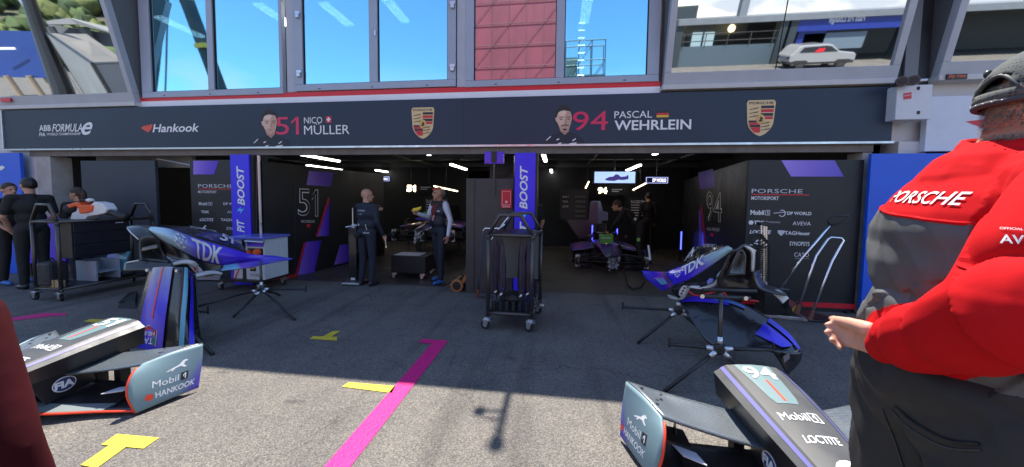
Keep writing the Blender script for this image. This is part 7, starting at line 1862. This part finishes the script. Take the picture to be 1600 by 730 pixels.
# right hand: thumb uppermost pointing away from the wrist, fingers curled under it
hd = (WR - ER).normalized(); hd = V(-.98, -.06, -.02).normalized(); upv = V(0, 0, 1); bk = V(0, -1, 0)
w0_ = WR + hd * .012
hs = .80
for k in (-.026, -.009, .009, .026): bd.cap(w0_ + upv * k * .8 * hs, .0165 * hs, w0_ + hd * .078 * hs + upv * k * hs + V(0, 0, -.006), .0135 * hs, 'skin')
for i, (k, L_) in enumerate(((.029, .082), (.010, .086), (-.010, .080), (-.028, .064))):
    a = w0_ + hd * .080 * hs + upv * (k * hs - .006); dd = hd
    for j, f in enumerate((.46, .31, .23)):
        ang = (.55, 1.15, 1.0)[j] * (.55 + .16 * i) ; dd = (Matrix.Rotation(ang, 3, V(0, 0, 1)) @ dd); dd = (dd + V(0, 0, -.10)).normalized()
        b = a + dd * L_ * f * hs; bd.cap(a, (.0112 - .001 * j) * hs, b, (.0104 - .0012 * j) * hs, 'skin'); a = b
ta = w0_ + hd * .02 + upv * .026 + V(0, -.012, 0); tb = ta + V(-.042, -.010, -.002); tc_ = tb + V(-.034, -.002, -.006); td = tc_ + V(-.026, .002, -.004)
bd.cap(ta, .0175, tb, .014, 'skin'); bd.cap(tb, .0135, tc_, .0115, 'skin'); bd.cap(tc_, .0115, td, .0088, 'skin')
hand(bd, WL, (WL - EL).normalized(), (1, 0, 0), 1.0, 'skin', .6, 1)
body = bd.build('body', T, {'cl': BLK, 'skin': SKF}, man, .0042, 4)
# jacket
jk_ = Fig()
jk_.ell((0, .035, 1.10), (.195, .175, .17), 'a'); jk_.ell((0, .02, 1.22), (.200, .165, .17), 'a'); jk_.ell((0, .01, 1.29), (.190, .155, .15), 'a')
jk_.cap((-.11, .05, 1.365), .085, (.16, 0, 1.375), .085, 'a'); jk_.cap((0, .01, 1.36), .12, (.006, .05, 1.41), .094, 'a')
jk_.cap((0, .01, 1.02), .17, (0, .02, 1.07), .18, 'a')
jk_.cap(SR, .084, ER, .072, 'arm'); jk_.cap(ER, .072, WR + (ER - WR).normalized() * .07, .058, 'arm'); jk_.cap(WR + (ER - WR).normalized() * .07, .058, WR + (ER - WR).normalized() * .012, .040, 'arm')
jk_.cap(SLh, .083, EL, .070, 'arm'); jk_.cap(EL, .068, WL, .045, 'arm')
def armd(p, a, e, w_):
    def sd(p, a, b): d = b - a; t_ = max(0, min(1, (p - a).dot(d) / d.length_squared)); return (p - a - d * t_).length
    return min(sd(p, a, e), sd(p, e, w_))
def fold(p):
    ra = armd(p, SR, ER, WR)
    if ra < .105:
        d1 = (ER - SR).normalized(); d2 = (WR - ER).normalized()
        t1 = (p - ER).dot(d1) if (p - ER).dot(d2) < 0 else (p - ER).dot(d2)
        f = math.exp(-((t1) / .21) ** 2)
        a_ = noise.noise(V(p.x * 6, p.y * 6, p.z * 6)) * .5
        return (.017 * f + .0035) * (abs(math.sin(t1 * 34 + p.z * 16 + a_ * 5)) ** .7 - .62) + .004 * noise.noise(p * 7)
    k = noise.noise(V(p.x * 7 + p.z * 3.5, p.y * 5, p.z * 1.6 - p.x * 3))
    k2 = noise.noise(V(p.x * 13 + p.z * 7, p.y * 8, p.z * 3))
    low = max(0, min(1, (1.40 - p.z) / .15))
    return low * (.016 * (1 - abs(k) * 2.6) * .8 + .006 * (1 - abs(k2) * 2.4)) + .002 * k2
def jt(c, k):
    if k == 'arm': return 'red'
    if armd(c, SR, ER, WR) < .080 or (c.y > .14 and armd(c, SLh, EL, WL) < .085): return 'red'
    yoke = 1.325 - .10 * c.x + .10 * abs(c.x + .02) * 0 + .028 * (1 if c.y > .06 else 0) + .22 * max(0, abs(c.x + .02) - .12)
    if c.z > yoke: return 'red'
    return 'grey' if c.z > 1.03 else 'blk'
jacket = jk_.build('jacket', T, {'a': GRY, 'red': RED, 'grey': GRY, 'blk': BLK, 'arm': RED}, man, .0046, 7, fold=fold, tagfn=jt)
# stand-up collar
q = MB(); vs = []; fs = []; sg = 40; cc = V(.006, .048, 1.405)
for i, (rr, z) in enumerate(((.112, -.01), (.105, .03), (.098, .062), (.094, .074), (.086, .074), (.084, .03), (.086, -.01))):
    for k in range(sg):
        a = 2 * PI * k / sg; vs.append(T @ (cc + V(rr * math.cos(a) * 1.0, rr * 1.06 * math.sin(a) + .016 * (z / .07), z + .012 * math.sin(a * 2 + 1) * (z > .05))))
for i in range(6):
    for k in range(sg): a_, b_ = i * sg + k, i * sg + (k + 1) % sg; fs.append((a_, b_, b_ + sg, a_ + sg))
q.add(vs, fs); q.build('collar', RED, jacket, smooth=True)
# prints on the jacket
tpm = lambda p: T @ Vector(p)
dJ = (T.to_3x3() @ V(0, 1, 0)).normalized()
stick(MB(), jacket, lambda a, b: tpm((-.056 + .145 * a, -.6, 1.352 + .025 * b - .006 * a)), 'PORSCHE', dJ, .003, .012, .15).build('back_lettering', M['white'], jacket, keep=True)
dS = (SR + ER) / 2 - V(.0, 0, 0)
dA = (T.to_3x3() @ V(-.55, .83, 0)).normalized()
def arm_fn(x0, x1, y0, y1):
    def fn(a, b):
        px, py = x0 + (x1 - x0) * a, y1 + (y0 - y1) * b
        return O + ray(px, py).normalized() * .2
    return fn
def stick_view(mb, o, txt, x0, x1, y0, y1, off=.003, bold=0.0, sl=0.0, shear=0.0):
    """print placed on the sleeve where it reads towards the pit lane"""
    bv = BVHTree.FromPolygons([v.co.copy() for v in o.data.vertices], [tuple(p.vertices) for p in o.data.polygons])
    vs, fs, asp = text_geo(txt, bold, shear, 1.0); out = []
    for a, b in vs:
        px, py = x0 + (x1 - x0) * a, y1 + (y0 - y1) * b + sl * a
        d = ray(px, py).normalized(); h_ = bv.ray_cast(O, d); out.append(h_[0] - d * off if h_[0] is not None else O + d * 2.0)
    mb.add(out, fs); return mb
stick_view(MB(), jacket, 'AVEVA', 1562, 1652, 366, 380, .003, .02, 4).build('sleeve_lettering', M['white'], jacket, keep=True)
stick_view(MB(), jacket, 'OFFICIAL PARTNER', 1562, 1640, 354.5, 358, .003, .0, 4).build('sleeve_lettering', M['white'], jacket, keep=True)
# trousers
tr = Fig()
tr.ell((0, .01, .985), (.195, .172, .13), 'a'); tr.ell((-.06, -.02, .93), (.11, .12, .12), 'a'); tr.ell((.06, -.02, .93), (.11, .12, .12), 'a')
for k in (-1, 1): tr.cap((k * .095, 0, .93), .125, (k * .11, .0, .5), .10, 'a'); tr.cap((k * .11, .02, .5), .083, (k * .115, -.02, .10), .070, 'a')
tro = tr.build('trousers', T, {'a': BLK}, man, .007, 5, fold=lambda p: .010 * (1 - 2.4 * abs(noise.noise(V(p.x * 9 + p.z * 4, p.y * 9, p.z * 6)))) )
# belt loop and pocket edge
# cap
CAPM = pm('cap_grey', (.085, .092, .088), .95, var=.15, vscale=12, bump=.08, bscale=140)
def dotted(m, scale, dark):
    nt = m.node_tree; b = nt.nodes['Principled BSDF']; t = nt.nodes.new('ShaderNodeTexCoord'); v = nt.nodes.new('ShaderNodeTexVoronoi'); v.inputs['Scale'].default_value = scale; v.inputs['Randomness'].default_value = .15
    r = nt.nodes.new('ShaderNodeValToRGB'); r.color_ramp.elements[0].position = .28; r.color_ramp.elements[0].color = (*dark, 1); r.color_ramp.elements[1].position = .42
    c = b.inputs['Base Color'].default_value; r.color_ramp.elements[1].color = (c[0], c[1], c[2], 1)
    for l in list(b.inputs['Base Color'].links): nt.links.remove(l)
    nt.links.new(t.outputs['Object'], v.inputs['Vector']); nt.links.new(v.outputs['Distance'], r.inputs['Fac']); nt.links.new(r.outputs['Color'], b.inputs['Base Color'])
MESH = pm('cap_mesh', (.065, .07, .066), .8, bump=1.0, bscale=90)
dotted(CAPM, 150, (.028, .03, .03))
q = MB(); vs = []; fs = []; sg, rg = 48, 18
hcx = HC + V(0, .002, .040)
for i in range(rg + 1):
    th = PI * .5 * i / rg * 1.06
    for k in range(sg):
        a = 2 * PI * k / sg
        vs.append(T @ (hcx + V(.096 * math.sin(th) * math.cos(a), .122 * math.sin(th) * math.sin(a), .100 * math.cos(th) * (1.0 if th < PI / 2 else 1))))
def hole(i, k):
    a = 2 * PI * (k + .5) / sg; d = abs(a - 1.5 * PI); th = (i + .5) / rg
    return d < .42 and th > .70 + .22 * (d / .42) ** 2
for i in range(rg):
    for k in range(sg):
        if hole(i, k) and i < rg - 2: continue
        a_, b_ = i * sg + k, i * sg + (k + 1) % sg; fs.append((a_, a_ + sg, b_ + sg, b_))
q.add(vs, fs); cap_ = q.build('cap', CAPM, man, smooth=True, solid=.006)
q = MB(); q.tube([T @ (hcx + V(.0965 * math.cos(a), .1225 * math.sin(a), -.012)) for a in [2 * PI * k / 48 for k in range(49)]], .0075, 8); q.build('sweatband', pm('cap_band_black', (.045, .047, .047), .7), cap_, smooth=True)
q = MB(); q.tube([T @ (hcx + V(.098 * math.sin(th) * math.cos(a), .124 * math.sin(th) * math.sin(a), .1 * math.cos(th))) for th, a in [(PI / 2 * (.70 + .22 * (abs(d) / .42) ** 2) * 1.06, 1.5 * PI + d) for d in [-.42 + .84 * k / 16 for k in range(17)]]], .0045, 8); q.build('opening_trim', pm('cap_trim_black', (.04, .042, .044), .6), cap_, smooth=True)
q = MB(); q.ell(T @ (hcx + V(-.03, -.104, .052)), (.008, .007, .010), 12, 8); q.build('eyelet_badge', pm('eyelet_black', (.015, .015, .015), .4), cap_, smooth=True)
q = MB()
for k in range(5):
    a = 1.5 * PI - .26 + .52 * k / 4; q.ell(T @ (hcx + V(.1075 * math.cos(a), .1335 * math.sin(a), -.012)), (.0018, .0018, .0014), 8, 6)
q.build('strap_stud', M['offwhite'], cap_)
q = MB(); vs = []; 
for i in range(9):
    for j in range(4): a = PI * .18 + PI * .64 * i / 8; r_ = 1 + .62 * j / 3; vs.append(T @ (hcx + V(.096 * r_ * .95 * math.cos(a), .118 * r_ * math.sin(a), -.012 - .012 * j / 3 * abs(math.cos(a)) * 3)))
fs = [(i * 4 + j, i * 4 + j + 1, (i + 1) * 4 + j + 1, (i + 1) * 4 + j) for i in range(8) for j in range(3)]
q.add(vs, fs); q.build('peak', CAPM, cap_, smooth=True, solid=.005)
# short grey hair under the cap: a close shell of bristles
hq = MB(); rnd = random.Random(3)
for _ in range(3600):
    a = rnd.uniform(PI * 1.02, PI * 1.98); z = rnd.uniform(-.045, .055)
    rz = math.sqrt(max(.05, 1 - ((z - .0) / .12) ** 2)); p = HC + V(.0805 * math.cos(a) * min(1, rz + .08), -.008 + .101 * math.sin(a) * min(1, rz + .08), z + .01)
    if z < -.03: p = HC + V(.066 * math.cos(a), -.05 + .058 * math.sin(a), z + .0)
    n_ = V(math.cos(a), math.sin(a), -.5 + .6 * rnd.random()); l_ = rnd.uniform(.006, .012) * (1 if z > -.04 else .6)
    sd = V(-math.sin(a), math.cos(a), 0) * .0009
    o_ = len(hq.v); hq.v += [T @ (p - sd), T @ (p + sd), T @ (p + n_ * l_ + V(0, 0, -l_ * .6))]; hq.f.append((o_, o_ + 1, o_ + 2)); hq.mi.append(0)
hq.build('hair', pm('salt_pepper_hair', (.26, .23, .17), .7, var=.6, vscale=220), man, keep=True)

# sleeve of a person in maroon at the left border of the view
person('person in a maroon jacket at the left border of the view', (-1.235, .45, 0), .1, 1.65, dict(er=(.262, .0, 1.16), wr=(.27, .06, .92), sr=(.195, 0, 1.40)), top='maroon', leg='black', hair='black', slim=1.1)

# seams, pocket and belt loop on the trousers; yoke piping and cuff on the jacket
def on_cloth(o, pts, off=.003):
    bv = BVHTree.FromPolygons([v.co.copy() for v in o.data.vertices], [tuple(p.vertices) for p in o.data.polygons]); out = []
    for px, py in pts:
        d = ray(px, py).normalized(); h_ = bv.ray_cast(O, d)
        if h_[0] is not None: out.append(h_[0] - d * off)
    return out
def seam(o, pts, r, mat, name, n=14):
    P = [Vector((x, y, 0)) for x, y in pts]; S_ = [cr1(P, k / n) for k in range(n + 1)]
    W = on_cloth(o, [(p.x, p.y) for p in S_])
    if len(W) > 2: q = MB(); q.tube(W, r, 6); q.build(name, mat, o, smooth=True)
SEAM = pm('trouser_seam', (.035, .035, .036), .6); WELT = pm('pocket_welt', (.006, .006, .007), .7)
seam(tro, [(1398, 634), (1430, 662), (1480, 688), (1530, 694)], .004, WELT, 'pocket_opening')
seam(tro, [(1392, 640), (1425, 672), (1478, 699), (1532, 704)], .002, SEAM, 'pocket_stitching')
seam(tro, [(1378, 640), (1398, 690), (1412, 735)], .002, SEAM, 'side_seam')
bvj = BVHTree.FromPolygons([v.co.copy() for v in jacket.data.vertices], [tuple(p.vertices) for p in jacket.data.polygons]); W = []
for k in range(25):
    x = -.155 + .27 * k / 24; yk = 1.325 - .10 * x + .22 * max(0, abs(x + .02) - .12); h_ = bvj.ray_cast(tpm((x, -.6, yk - .002)), dJ)
    if h_[0] is not None: W.append(h_[0] - dJ * .0005)
q = MB(); q.tube(W, .0042, 6); q.build('yoke_piping', RED, jacket, smooth=True)
# ================================================================== what stands across the pit lane (seen mirrored in the glass)
def RF(px, py, dist, tilted=True, zb=ZBY):
    d = ray(px, py).normalized()
    if tilted: n = V(0, -1, -TILT).normalized(); p0 = V(0, YF - .02 - TILT * .16, zb + .16)
    else: n = V(0, -1, 0); p0 = V(0, YF + .05, 0)
    h = O + d * ((p0 - O).dot(n) / d.dot(n)); r = d - n * (2 * d.dot(n))
    return h + r * dist
def RFY(px, py, Y):
    a = RF(px, py, 1.0); b = RF(px, py, 2.0); return a + (b - a) * ((Y - a.y) / (b.y - a.y))
OW = pm('opposite_grey', (.16, .175, .19), .6, var=.1, vscale=1.5); OD = pm('opposite_dark', (.03, .04, .045), .5); OB = pm('opposite_blue', (.012, .03, .22), .45)
base = RF(1268, 107, 31); YO = base.y - 3.0
xl_, xr_ = RFY(1054, 60, YO).x, 60.0
ztop = RFY(1230, 22, YO).z
op = thing('opposite_building', 'low grey building across the pit lane, mirrored in the right slanted windows', 'building', (14, YO, 0))
sp0 = RFY(1226, 60, YO).x
q = MB(); q.box((xl_, YO - 6, ztop - .45), (xr_, YO + .5, ztop)); q.build('roof_slab', OW, op)
q = MB()
for x in (xl_, sp0 - .7, sp0 + .05, RFY(1402, 60, YO).x): q.box((x, YO - .5, 0), (x + .55, YO + .3, ztop - .451))
q.box((xl_, YO - 6, 0), (xr_, YO - 5.6, ztop - .451)); q.build('wall', OD, op)
q = MB(); q.box((xl_ + .56, YO - 5.59, ztop - 1.6), (sp0 - .71, YO - 5.5, ztop - .46)); q.build('ceiling_band', OW, op)
q = MB(); q.box((xl_ + .56, YO - .2, 0), (sp0 - .71, YO + .1, 1.6)); q.build('balcony_wall', pm('balcony_slate', (.07, .10, .12), .5), op)
q = MB()
for k in range(2): q.tube([(xl_ + .56, YO + .2, 2.0 + .55 * k), (sp0 - .71, YO + .2, 2.0 + .55 * k)], .035, 8)
for k in range(5): x = xl_ + .7 + (sp0 - xl_ - 1.7) * k / 4; q.box((x - .03, YO + .17, 1.6), (x + .03, YO + .23, 2.6))
q.build('railing', M['gunmetal'], op)
LGB = pm('globe_glow', (.9, .8, .5), .4, emit=(1, .8, .4), es=1.5)
for px in (1085, 1190):
    p = RF(px, 47, 31); q = MB(); q.ell((p.x, YO - 4.5, p.z), (.3, .3, .35), 14, 10); q.build('globe_lamp', LGB, op, smooth=True)
for px in (1122, 1147):
    p = RF(px, 75, 31); q = MB(); q.box((p.x - .45, YO - 5.4, p.z - 1.1), (p.x + .45, YO - 5.3, p.z + 1.0)); q.build('lit_doorway', pm('doorway_%d' % px, (.4, .5, .55), .4, emit=(.4, .55, .6), es=.5), op)
bx0 = sp0 + .61; bx1 = RFY(1402, 60, YO).x
q = MB(); q.box((bx0, YO - .1, ztop - 1.3), (bx1 - .01, YO + .3, ztop - .452)); q.build('blue_fascia', OB, op)
wl0, wl1 = RFY(1348, 28, YO), RFY(1293, 28, YO)
lettering('Pass Pit Lounge', [V(wl0.x, YO + .31, wl0.z + .25), V(wl1.x, YO + .31, wl0.z + .25), V(wl1.x, YO + .31, wl0.z - .35), V(wl0.x, YO + .31, wl0.z - .35)], M['white'], op, .01, .3)
q = MB(); q.box((bx0 + .3, YO - .05, 1.2), (bx0 + 2.4, YO + .05, ztop - 1.31)); q.build('blue_door', OB, op)
q = MB(); q.box((bx1 - 7, YO - .05, 1.0), (bx1 - 2.4, YO + .05, ztop - 1.5)); q.build('pale_panel', pm('pale_panel_blue', (.13, .17, .21), .5), op)
xx = RF(1088, 20, 30).x; q = MB(); q.box((xx - .9, YO - 3, ztop + .002), (xx + .9, YO - 2, ztop + 1.0)); q.build('roof_unit', OD, op)
pp = RF(1196, 8, 30); q = MB(); q.box((pp.x - .3, YO - 2.0, ztop + .002), (pp.x + .3, YO - 1.4, ztop + 9)); q.build('roof_pole', OW, op)
# white estate car
cw = thing('parked_car', 'white estate car parked across the pit lane, mirrored in the right slanted window', 'car', (base.x, base.y, 0))
L_ = 4.5; cx_ = base.x
def CT(u, v, w_): return V(cx_ + (u - .5) * L_, base.y - 1.0 + v * 1.82, w_)
WC = pm('white_car_paint', (.28, .28, .28), .25, coat=.8); GL = pm('car_glass', (.02, .025, .03), .08)
prof = [(0, .55), (0, .95), (.03, 1.10), (.10, 1.52), (.16, 1.66), (.52, 1.70), (.60, 1.62), (.735, 1.18), (.95, 1.05), (.99, .92), (1, .5), (.92, .32), (.08, .32)]
q = MB(); q.prism([CT(u, 0, z) for u, z in prof], (0, 1.82, 0)); q.build('body', WC, cw, bevel=.08)
for v in (-.004, 1.004):
    q = MB(); q.prism([CT(u, v, z) for u, z in ((.12, 1.16), (.17, 1.50), (.50, 1.57), (.58, 1.52), (.70, 1.17))], (0, .01 * (1 if v > 0 else -1), 0)); q.build('side_window', GL, cw)
for v in (-.003, 1.003):
    q = MB(); q.prism([CT(u, v, z) for u, z in ((.02, .36), (.98, .36), (.98, .52), (.90, .62), (.74, .62), (.70, .48), (.30, .48), (.26, .62), (.10, .62), (.02, .52))], (0, .01 * (1 if v > 0 else -1), 0)); q.build('cladding', M['rubber'], cw)
for u in (.19, .81):
    for v in (.06, .94):
        c_ = CT(u, v, .34); q = MB(); q.lathe([(.2, -.11), (.34, -.10), (.34, .10), (.2, .11)], c_, (0, 1, 0), 24); w_ = q.build('wheel', M['rubber'], cw)
        q = MB(); q.lathe([(.21, -.12), (.21, .12)], c_, (0, 1, 0), 16); q.build('rim', M['gunmetal'], w_)
q = MB(); q.prism([CT(u, 1.010, z) for u, z in ((.34, 1.15), (.40, 1.42), (.50, 1.42), (.48, 1.15))], (0, .004, 0)); q.build('red_decal', M['red'], cw)
for u in (.02, .97):
    q = MB(); q.box(CT(u - .02, .05, .75), CT(u + .02, .22, .88)); q.box(CT(u - .02, .78, .75), CT(u + .02, .95, .88)); q.build('lamp_glass', M['alu'] if u > .5 else M['red'], cw)

# red netted scaffold and its bare tower, in the centre-right window
def tubes(mb, x0, x1, y, z0, z1, nx, nz, r):
    for i in range(nx + 1): x = x0 + (x1 - x0) * i / nx; mb.tube([(x, y, z0), (x, y, z1)], r, 6)
    for k in range(nz + 1): z = z0 + (z1 - z0) * k / nz; mb.tube([(x0, y, z), (x1, y, z)], r, 6)
    for i in range(nx):
        for k in range(nz):
            if (i + k) % 2: mb.tube([(x0 + (x1 - x0) * i / nx, y, z0 + (z1 - z0) * k / nz), (x0 + (x1 - x0) * (i + 1) / nx, y, z0 + (z1 - z0) * (k + 1) / nz)], r * .7, 5)
YS = -30.0
xa, xb = RF(738, 60, 36.5, False).x - .5, RF(879, 60, 36, False).x
sc = thing('netted_scaffold', 'tall scaffold wrapped in red netting, mirrored in the right of the centre windows', 'scaffold', ((xa + xb) / 2, YS, 0))
NET = pm('red_netting', (.42, .035, .05), .7, var=.18, vscale=.6, stretch=(1, 1, .3))
q = MB(); q.box((xa, YS - 2, 0), (xb, YS, 34)); q.build('netting', NET, sc)
q = MB(); tubes(q, xa, xb - .1, YS + .12, 0, 34, 5, 14, .035); q.build('scaffold_tube', pm('netted_tube', (.30, .07, .075), .6), sc)
q = MB(); q.box((xb + .01, YS - 2, 0), (xb + .25, YS + .2, 34)); q.build('red_edge', M['red'], sc)
ta_, tb_ = RF(884, 100, 36, False), RF(949, 100, 36, False); zt1 = RF(920, 42, 36, False).z
tw = thing('scaffold_tower', 'bare grey scaffold tower with a lattice mast, mirrored in the right of the centre windows', 'scaffold', ((ta_.x + tb_.x) / 2, YS, 0))
q = MB()
for dy in (0, -1.6): tubes(q, ta_.x, tb_.x, YS - dy * 0 + dy, 0, zt1, 3, 9, .06)
q.build('scaffold_tube', M['gunmetal'], tw)
q = MB(); tubes(q, RF(905, 60, 36, False).x, RF(916, 60, 36, False).x, YS + .3, 0, RF(910, 10, 36, False).z, 1, 26, .05); q.build('lattice_mast', M['alu'], tw)
q = MB(); zz = RF(915, 108, 36, False).z
for k in range(4): q.box((ta_.x, YS - 1.6, zz - 4.2 * k - .15), (tb_.x, YS, zz - 4.2 * k))
q.box((ta_.x + .1, YS - 1.7, zz), (ta_.x + 1.6, YS - 1.62, zz + 2.6)); q.build('deck_board', pm('deck_grey', (.09, .10, .11), .7), tw)
# mobile crane boom in the left windows
b0, b1 = RF(287, -12, 52, False), RF(348, 150, 52, False)
cr_ = thing('crane_boom', 'dark slanting crane boom mirrored in the left blue windows', 'crane', V(b1.x, b1.y, 0))
d_ = (b1 - b0); e0 = b0 - d_ * .6; e1 = b1 + d_ * ((0.0 - b1.z) / d_.z)
q = MB(); q.obox((e0 + e1) / 2, ((e1 - e0).length, 1.0, 1.0), e1 - e0); q.build('boom', pm('boom_dark', (.035, .04, .055), .6), cr_)
q = MB(); c_ = b0 + d_ * .5; q.obox(c_ + V(.3, .3, 0), (.5, 1.3, 1.3), d_); q.obox(b0 + d_ * .03, (.9, 1.2, 1.2), d_); q.build('yellow_collar', pm('boom_yellow', (.7, .4, .05), .5), cr_)
q = MB()
for (a, b) in (((256, -10), (241, 150)), ((262, -10), (243, 150)), ((263, -10), (258, 150))): q.tube([RF(*a, 50, False), RF(*b, 50, False)], .09, 6)
q.build('hoist_cable', M['blkmetal'], cr_)
# left slanted bay: blue hoarding, white marquee, mast, wooded hill
ZL = ZBY - .02
def L(px, py, d): return RF(px, py, d, True, ZL)
h0, h1, h2, h3 = L(-120, 44, 50), L(72, 50, 40), L(78, 122, 40), L(-120, 118, 50)
hb = thing('banner_hoarding', 'big royal blue hoarding on trestles, mirrored in the left slanted window', 'hoarding', V(h2.x, h2.y, 0))
q = MB(); q.prism([h0, h1, h2, h3], (-.2, -.3, 0)); q.build('hoarding_sheet', pm('deep_blue_sheet', (.004, .022, .13), .5), hb)
q = MB(); q.prism([L(-20, 74, 42), L(25, 74, 41), L(27, 77.5, 41), L(-20, 77.5, 42)], (.05, .1, 0)); q.build('white_line', M['white'], hb)
q = MB()
for px in (10, 45, 70): a = L(px, 118, 41); q.tube([a, V(a.x, a.y, 0)], .2, 8)
q.build('trestle_leg', pm('leg_tan', (.30, .24, .17), .6), hb)
mq = thing('marquee', 'grey white marquee with a sloping roof, mirrored in the left slanted window', 'tent', L(150, 140, 30))
TENT = pm('tent_white', (.22, .235, .235), .6, var=.12, vscale=.5); ROOFM = pm('tent_roof', (.22, .20, .165), .6, var=.15, vscale=.4)
r0, r1, r2, r3 = L(75, 52, 34), L(135, 53, 40), L(200, 98, 34), L(145, 100, 26)
q = MB(); q.prism([r0, r1, r2, r3], (0, 0, -.15)); q.build('tent_roof', ROOFM, mq)
q = MB()
def down(p): return V(p.x, p.y, 0)
q.prism([r0, r3, down(r3), down(r0)], (-.1, .05, 0)); q.prism([r3, r2, down(r2), down(r3)], (0, -.1, 0)); q.build('tent_wall', TENT, mq)
q = MB()
for p in (r0, r3, r2): q.tube([p, down(p)], .12, 8)
q.tube([r0, r3], .10, 8); q.tube([r3, r2], .1, 8); q.build('tent_frame', M['blkmetal'], mq)
ps = thing('pale_stand', 'pale flat roofed stand below the wooded hill, mirrored in the left slanted window', 'stand', L(120, 60, 62))
a, b, c_, e_ = L(72, 33, 62), L(108, 28, 62), L(190, 48, 60), L(190, 56, 60)
q = MB(); q.prism([a, b, c_, e_, L(120, 38, 62), L(74, 38, 62)], (-1.5, -1.5, 0)); q.build('stand_roof', pm('stand_white', (.3, .3, .29), .6), ps)
q = MB()
for px in (76, 130, 185): p = L(px, 42, 63); q.tube([p, down(p)], .5, 8)
q.prism([L(76, 38, 65), L(188, 55, 63), L(188, 75, 63), L(76, 60, 65)], (-.5, -.5, 0)); q.build('stand_frame', pm('stand_dark', (.10, .11, .12), .6), ps)
lm = thing('lattice_mast', 'silver lattice mast with a dark cable arm, mirrored in the left slanted window', 'mast', L(50, 100, 38))
q = MB(); c0, c1 = L(36, 0, 37), L(68, 50, 37)
for s in (-.5, .5):
    q.tube([c0 + V(s, s, 3), c1 + V(s, s, 0), down(c1) + V(s, s, 0)], .09, 6)
for k in range(14): f = k / 13; p = c0 + (c1 - c0) * f; q.tube([p + V(-.5, -.5, 0), p + (c1 - c0) / 13 + V(.5, .5, 0)], .06, 5)
q.build('lattice', M['alu'], lm)
q = MB(); q.tube([L(42, -8, 35), L(62, 50, 35), L(98, 140, 35), L(104, 160, 35)], [.35, .4, .6, .6], 10); q.build('dark_arm', M['blkmetal'], lm)
# the hill: terrain plus a wood that reads as one mass
q = MB(); hc = L(90, 20, 240); vs = []; fs = []; n = 26
for j in range(n + 1):
    for i in range(n + 1):
        x = hc.x + (i / n - .55) * 300; y = hc.y + (j / n - .5) * 300
        d = math.hypot((x - hc.x) / 140, (y - hc.y) / 140); z = 26 * max(0, 1 - d * d) * (1 + .25 * noise.noise(V(x * .02, y * .02, 0))) - 1.5
        vs.append(V(x, y, z))
for j in range(n):
    for i in range(n): a = j * (n + 1) + i; fs.append((a, a + 1, a + n + 2, a + n + 1))
q.add(vs, fs); tag(q.build('hillside', pm('hill_rock', (.09, .085, .055), .9, var=.3, vscale=.05), None, smooth=True), kind='structure')
rnd = random.Random(5); q = MB()
fm = [pm('wood_dark', (.030, .055, .018), .8, var=.4, vscale=.6), pm('wood_mid', (.06, .095, .028), .8, var=.4, vscale=.6), pm('wood_light', (.12, .14, .04), .8, var=.4, vscale=.6)]
for _ in range(3600):
    x = hc.x + rnd.uniform(-140, 140); y = hc.y + rnd.uniform(-140, 140); d = math.hypot((x - hc.x) / 140, (y - hc.y) / 140)
    if d > 1: continue
    z = 26 * max(0, 1 - d * d) * (1 + .25 * noise.noise(V(x * .02, y * .02, 0))); q.cur = rnd.choice((0, 0, 1, 1, 2)); R_ = rnd.uniform(1.0, 2.8)
    o_ = len(q.v); q.ell((x, y, z + R_ * .5), (R_, R_, R_ * .9), 9, 6)
    for k in range(o_, len(q.v)): q.v[k] += V(1, 1, 1) * 1.8 * noise.noise(q.v[k] * .7)
tag(q.build('hillside_wood', fm, None, keep=True, smooth=True), 'green wood covering the hill behind the marquee', 'wood', kind='stuff')
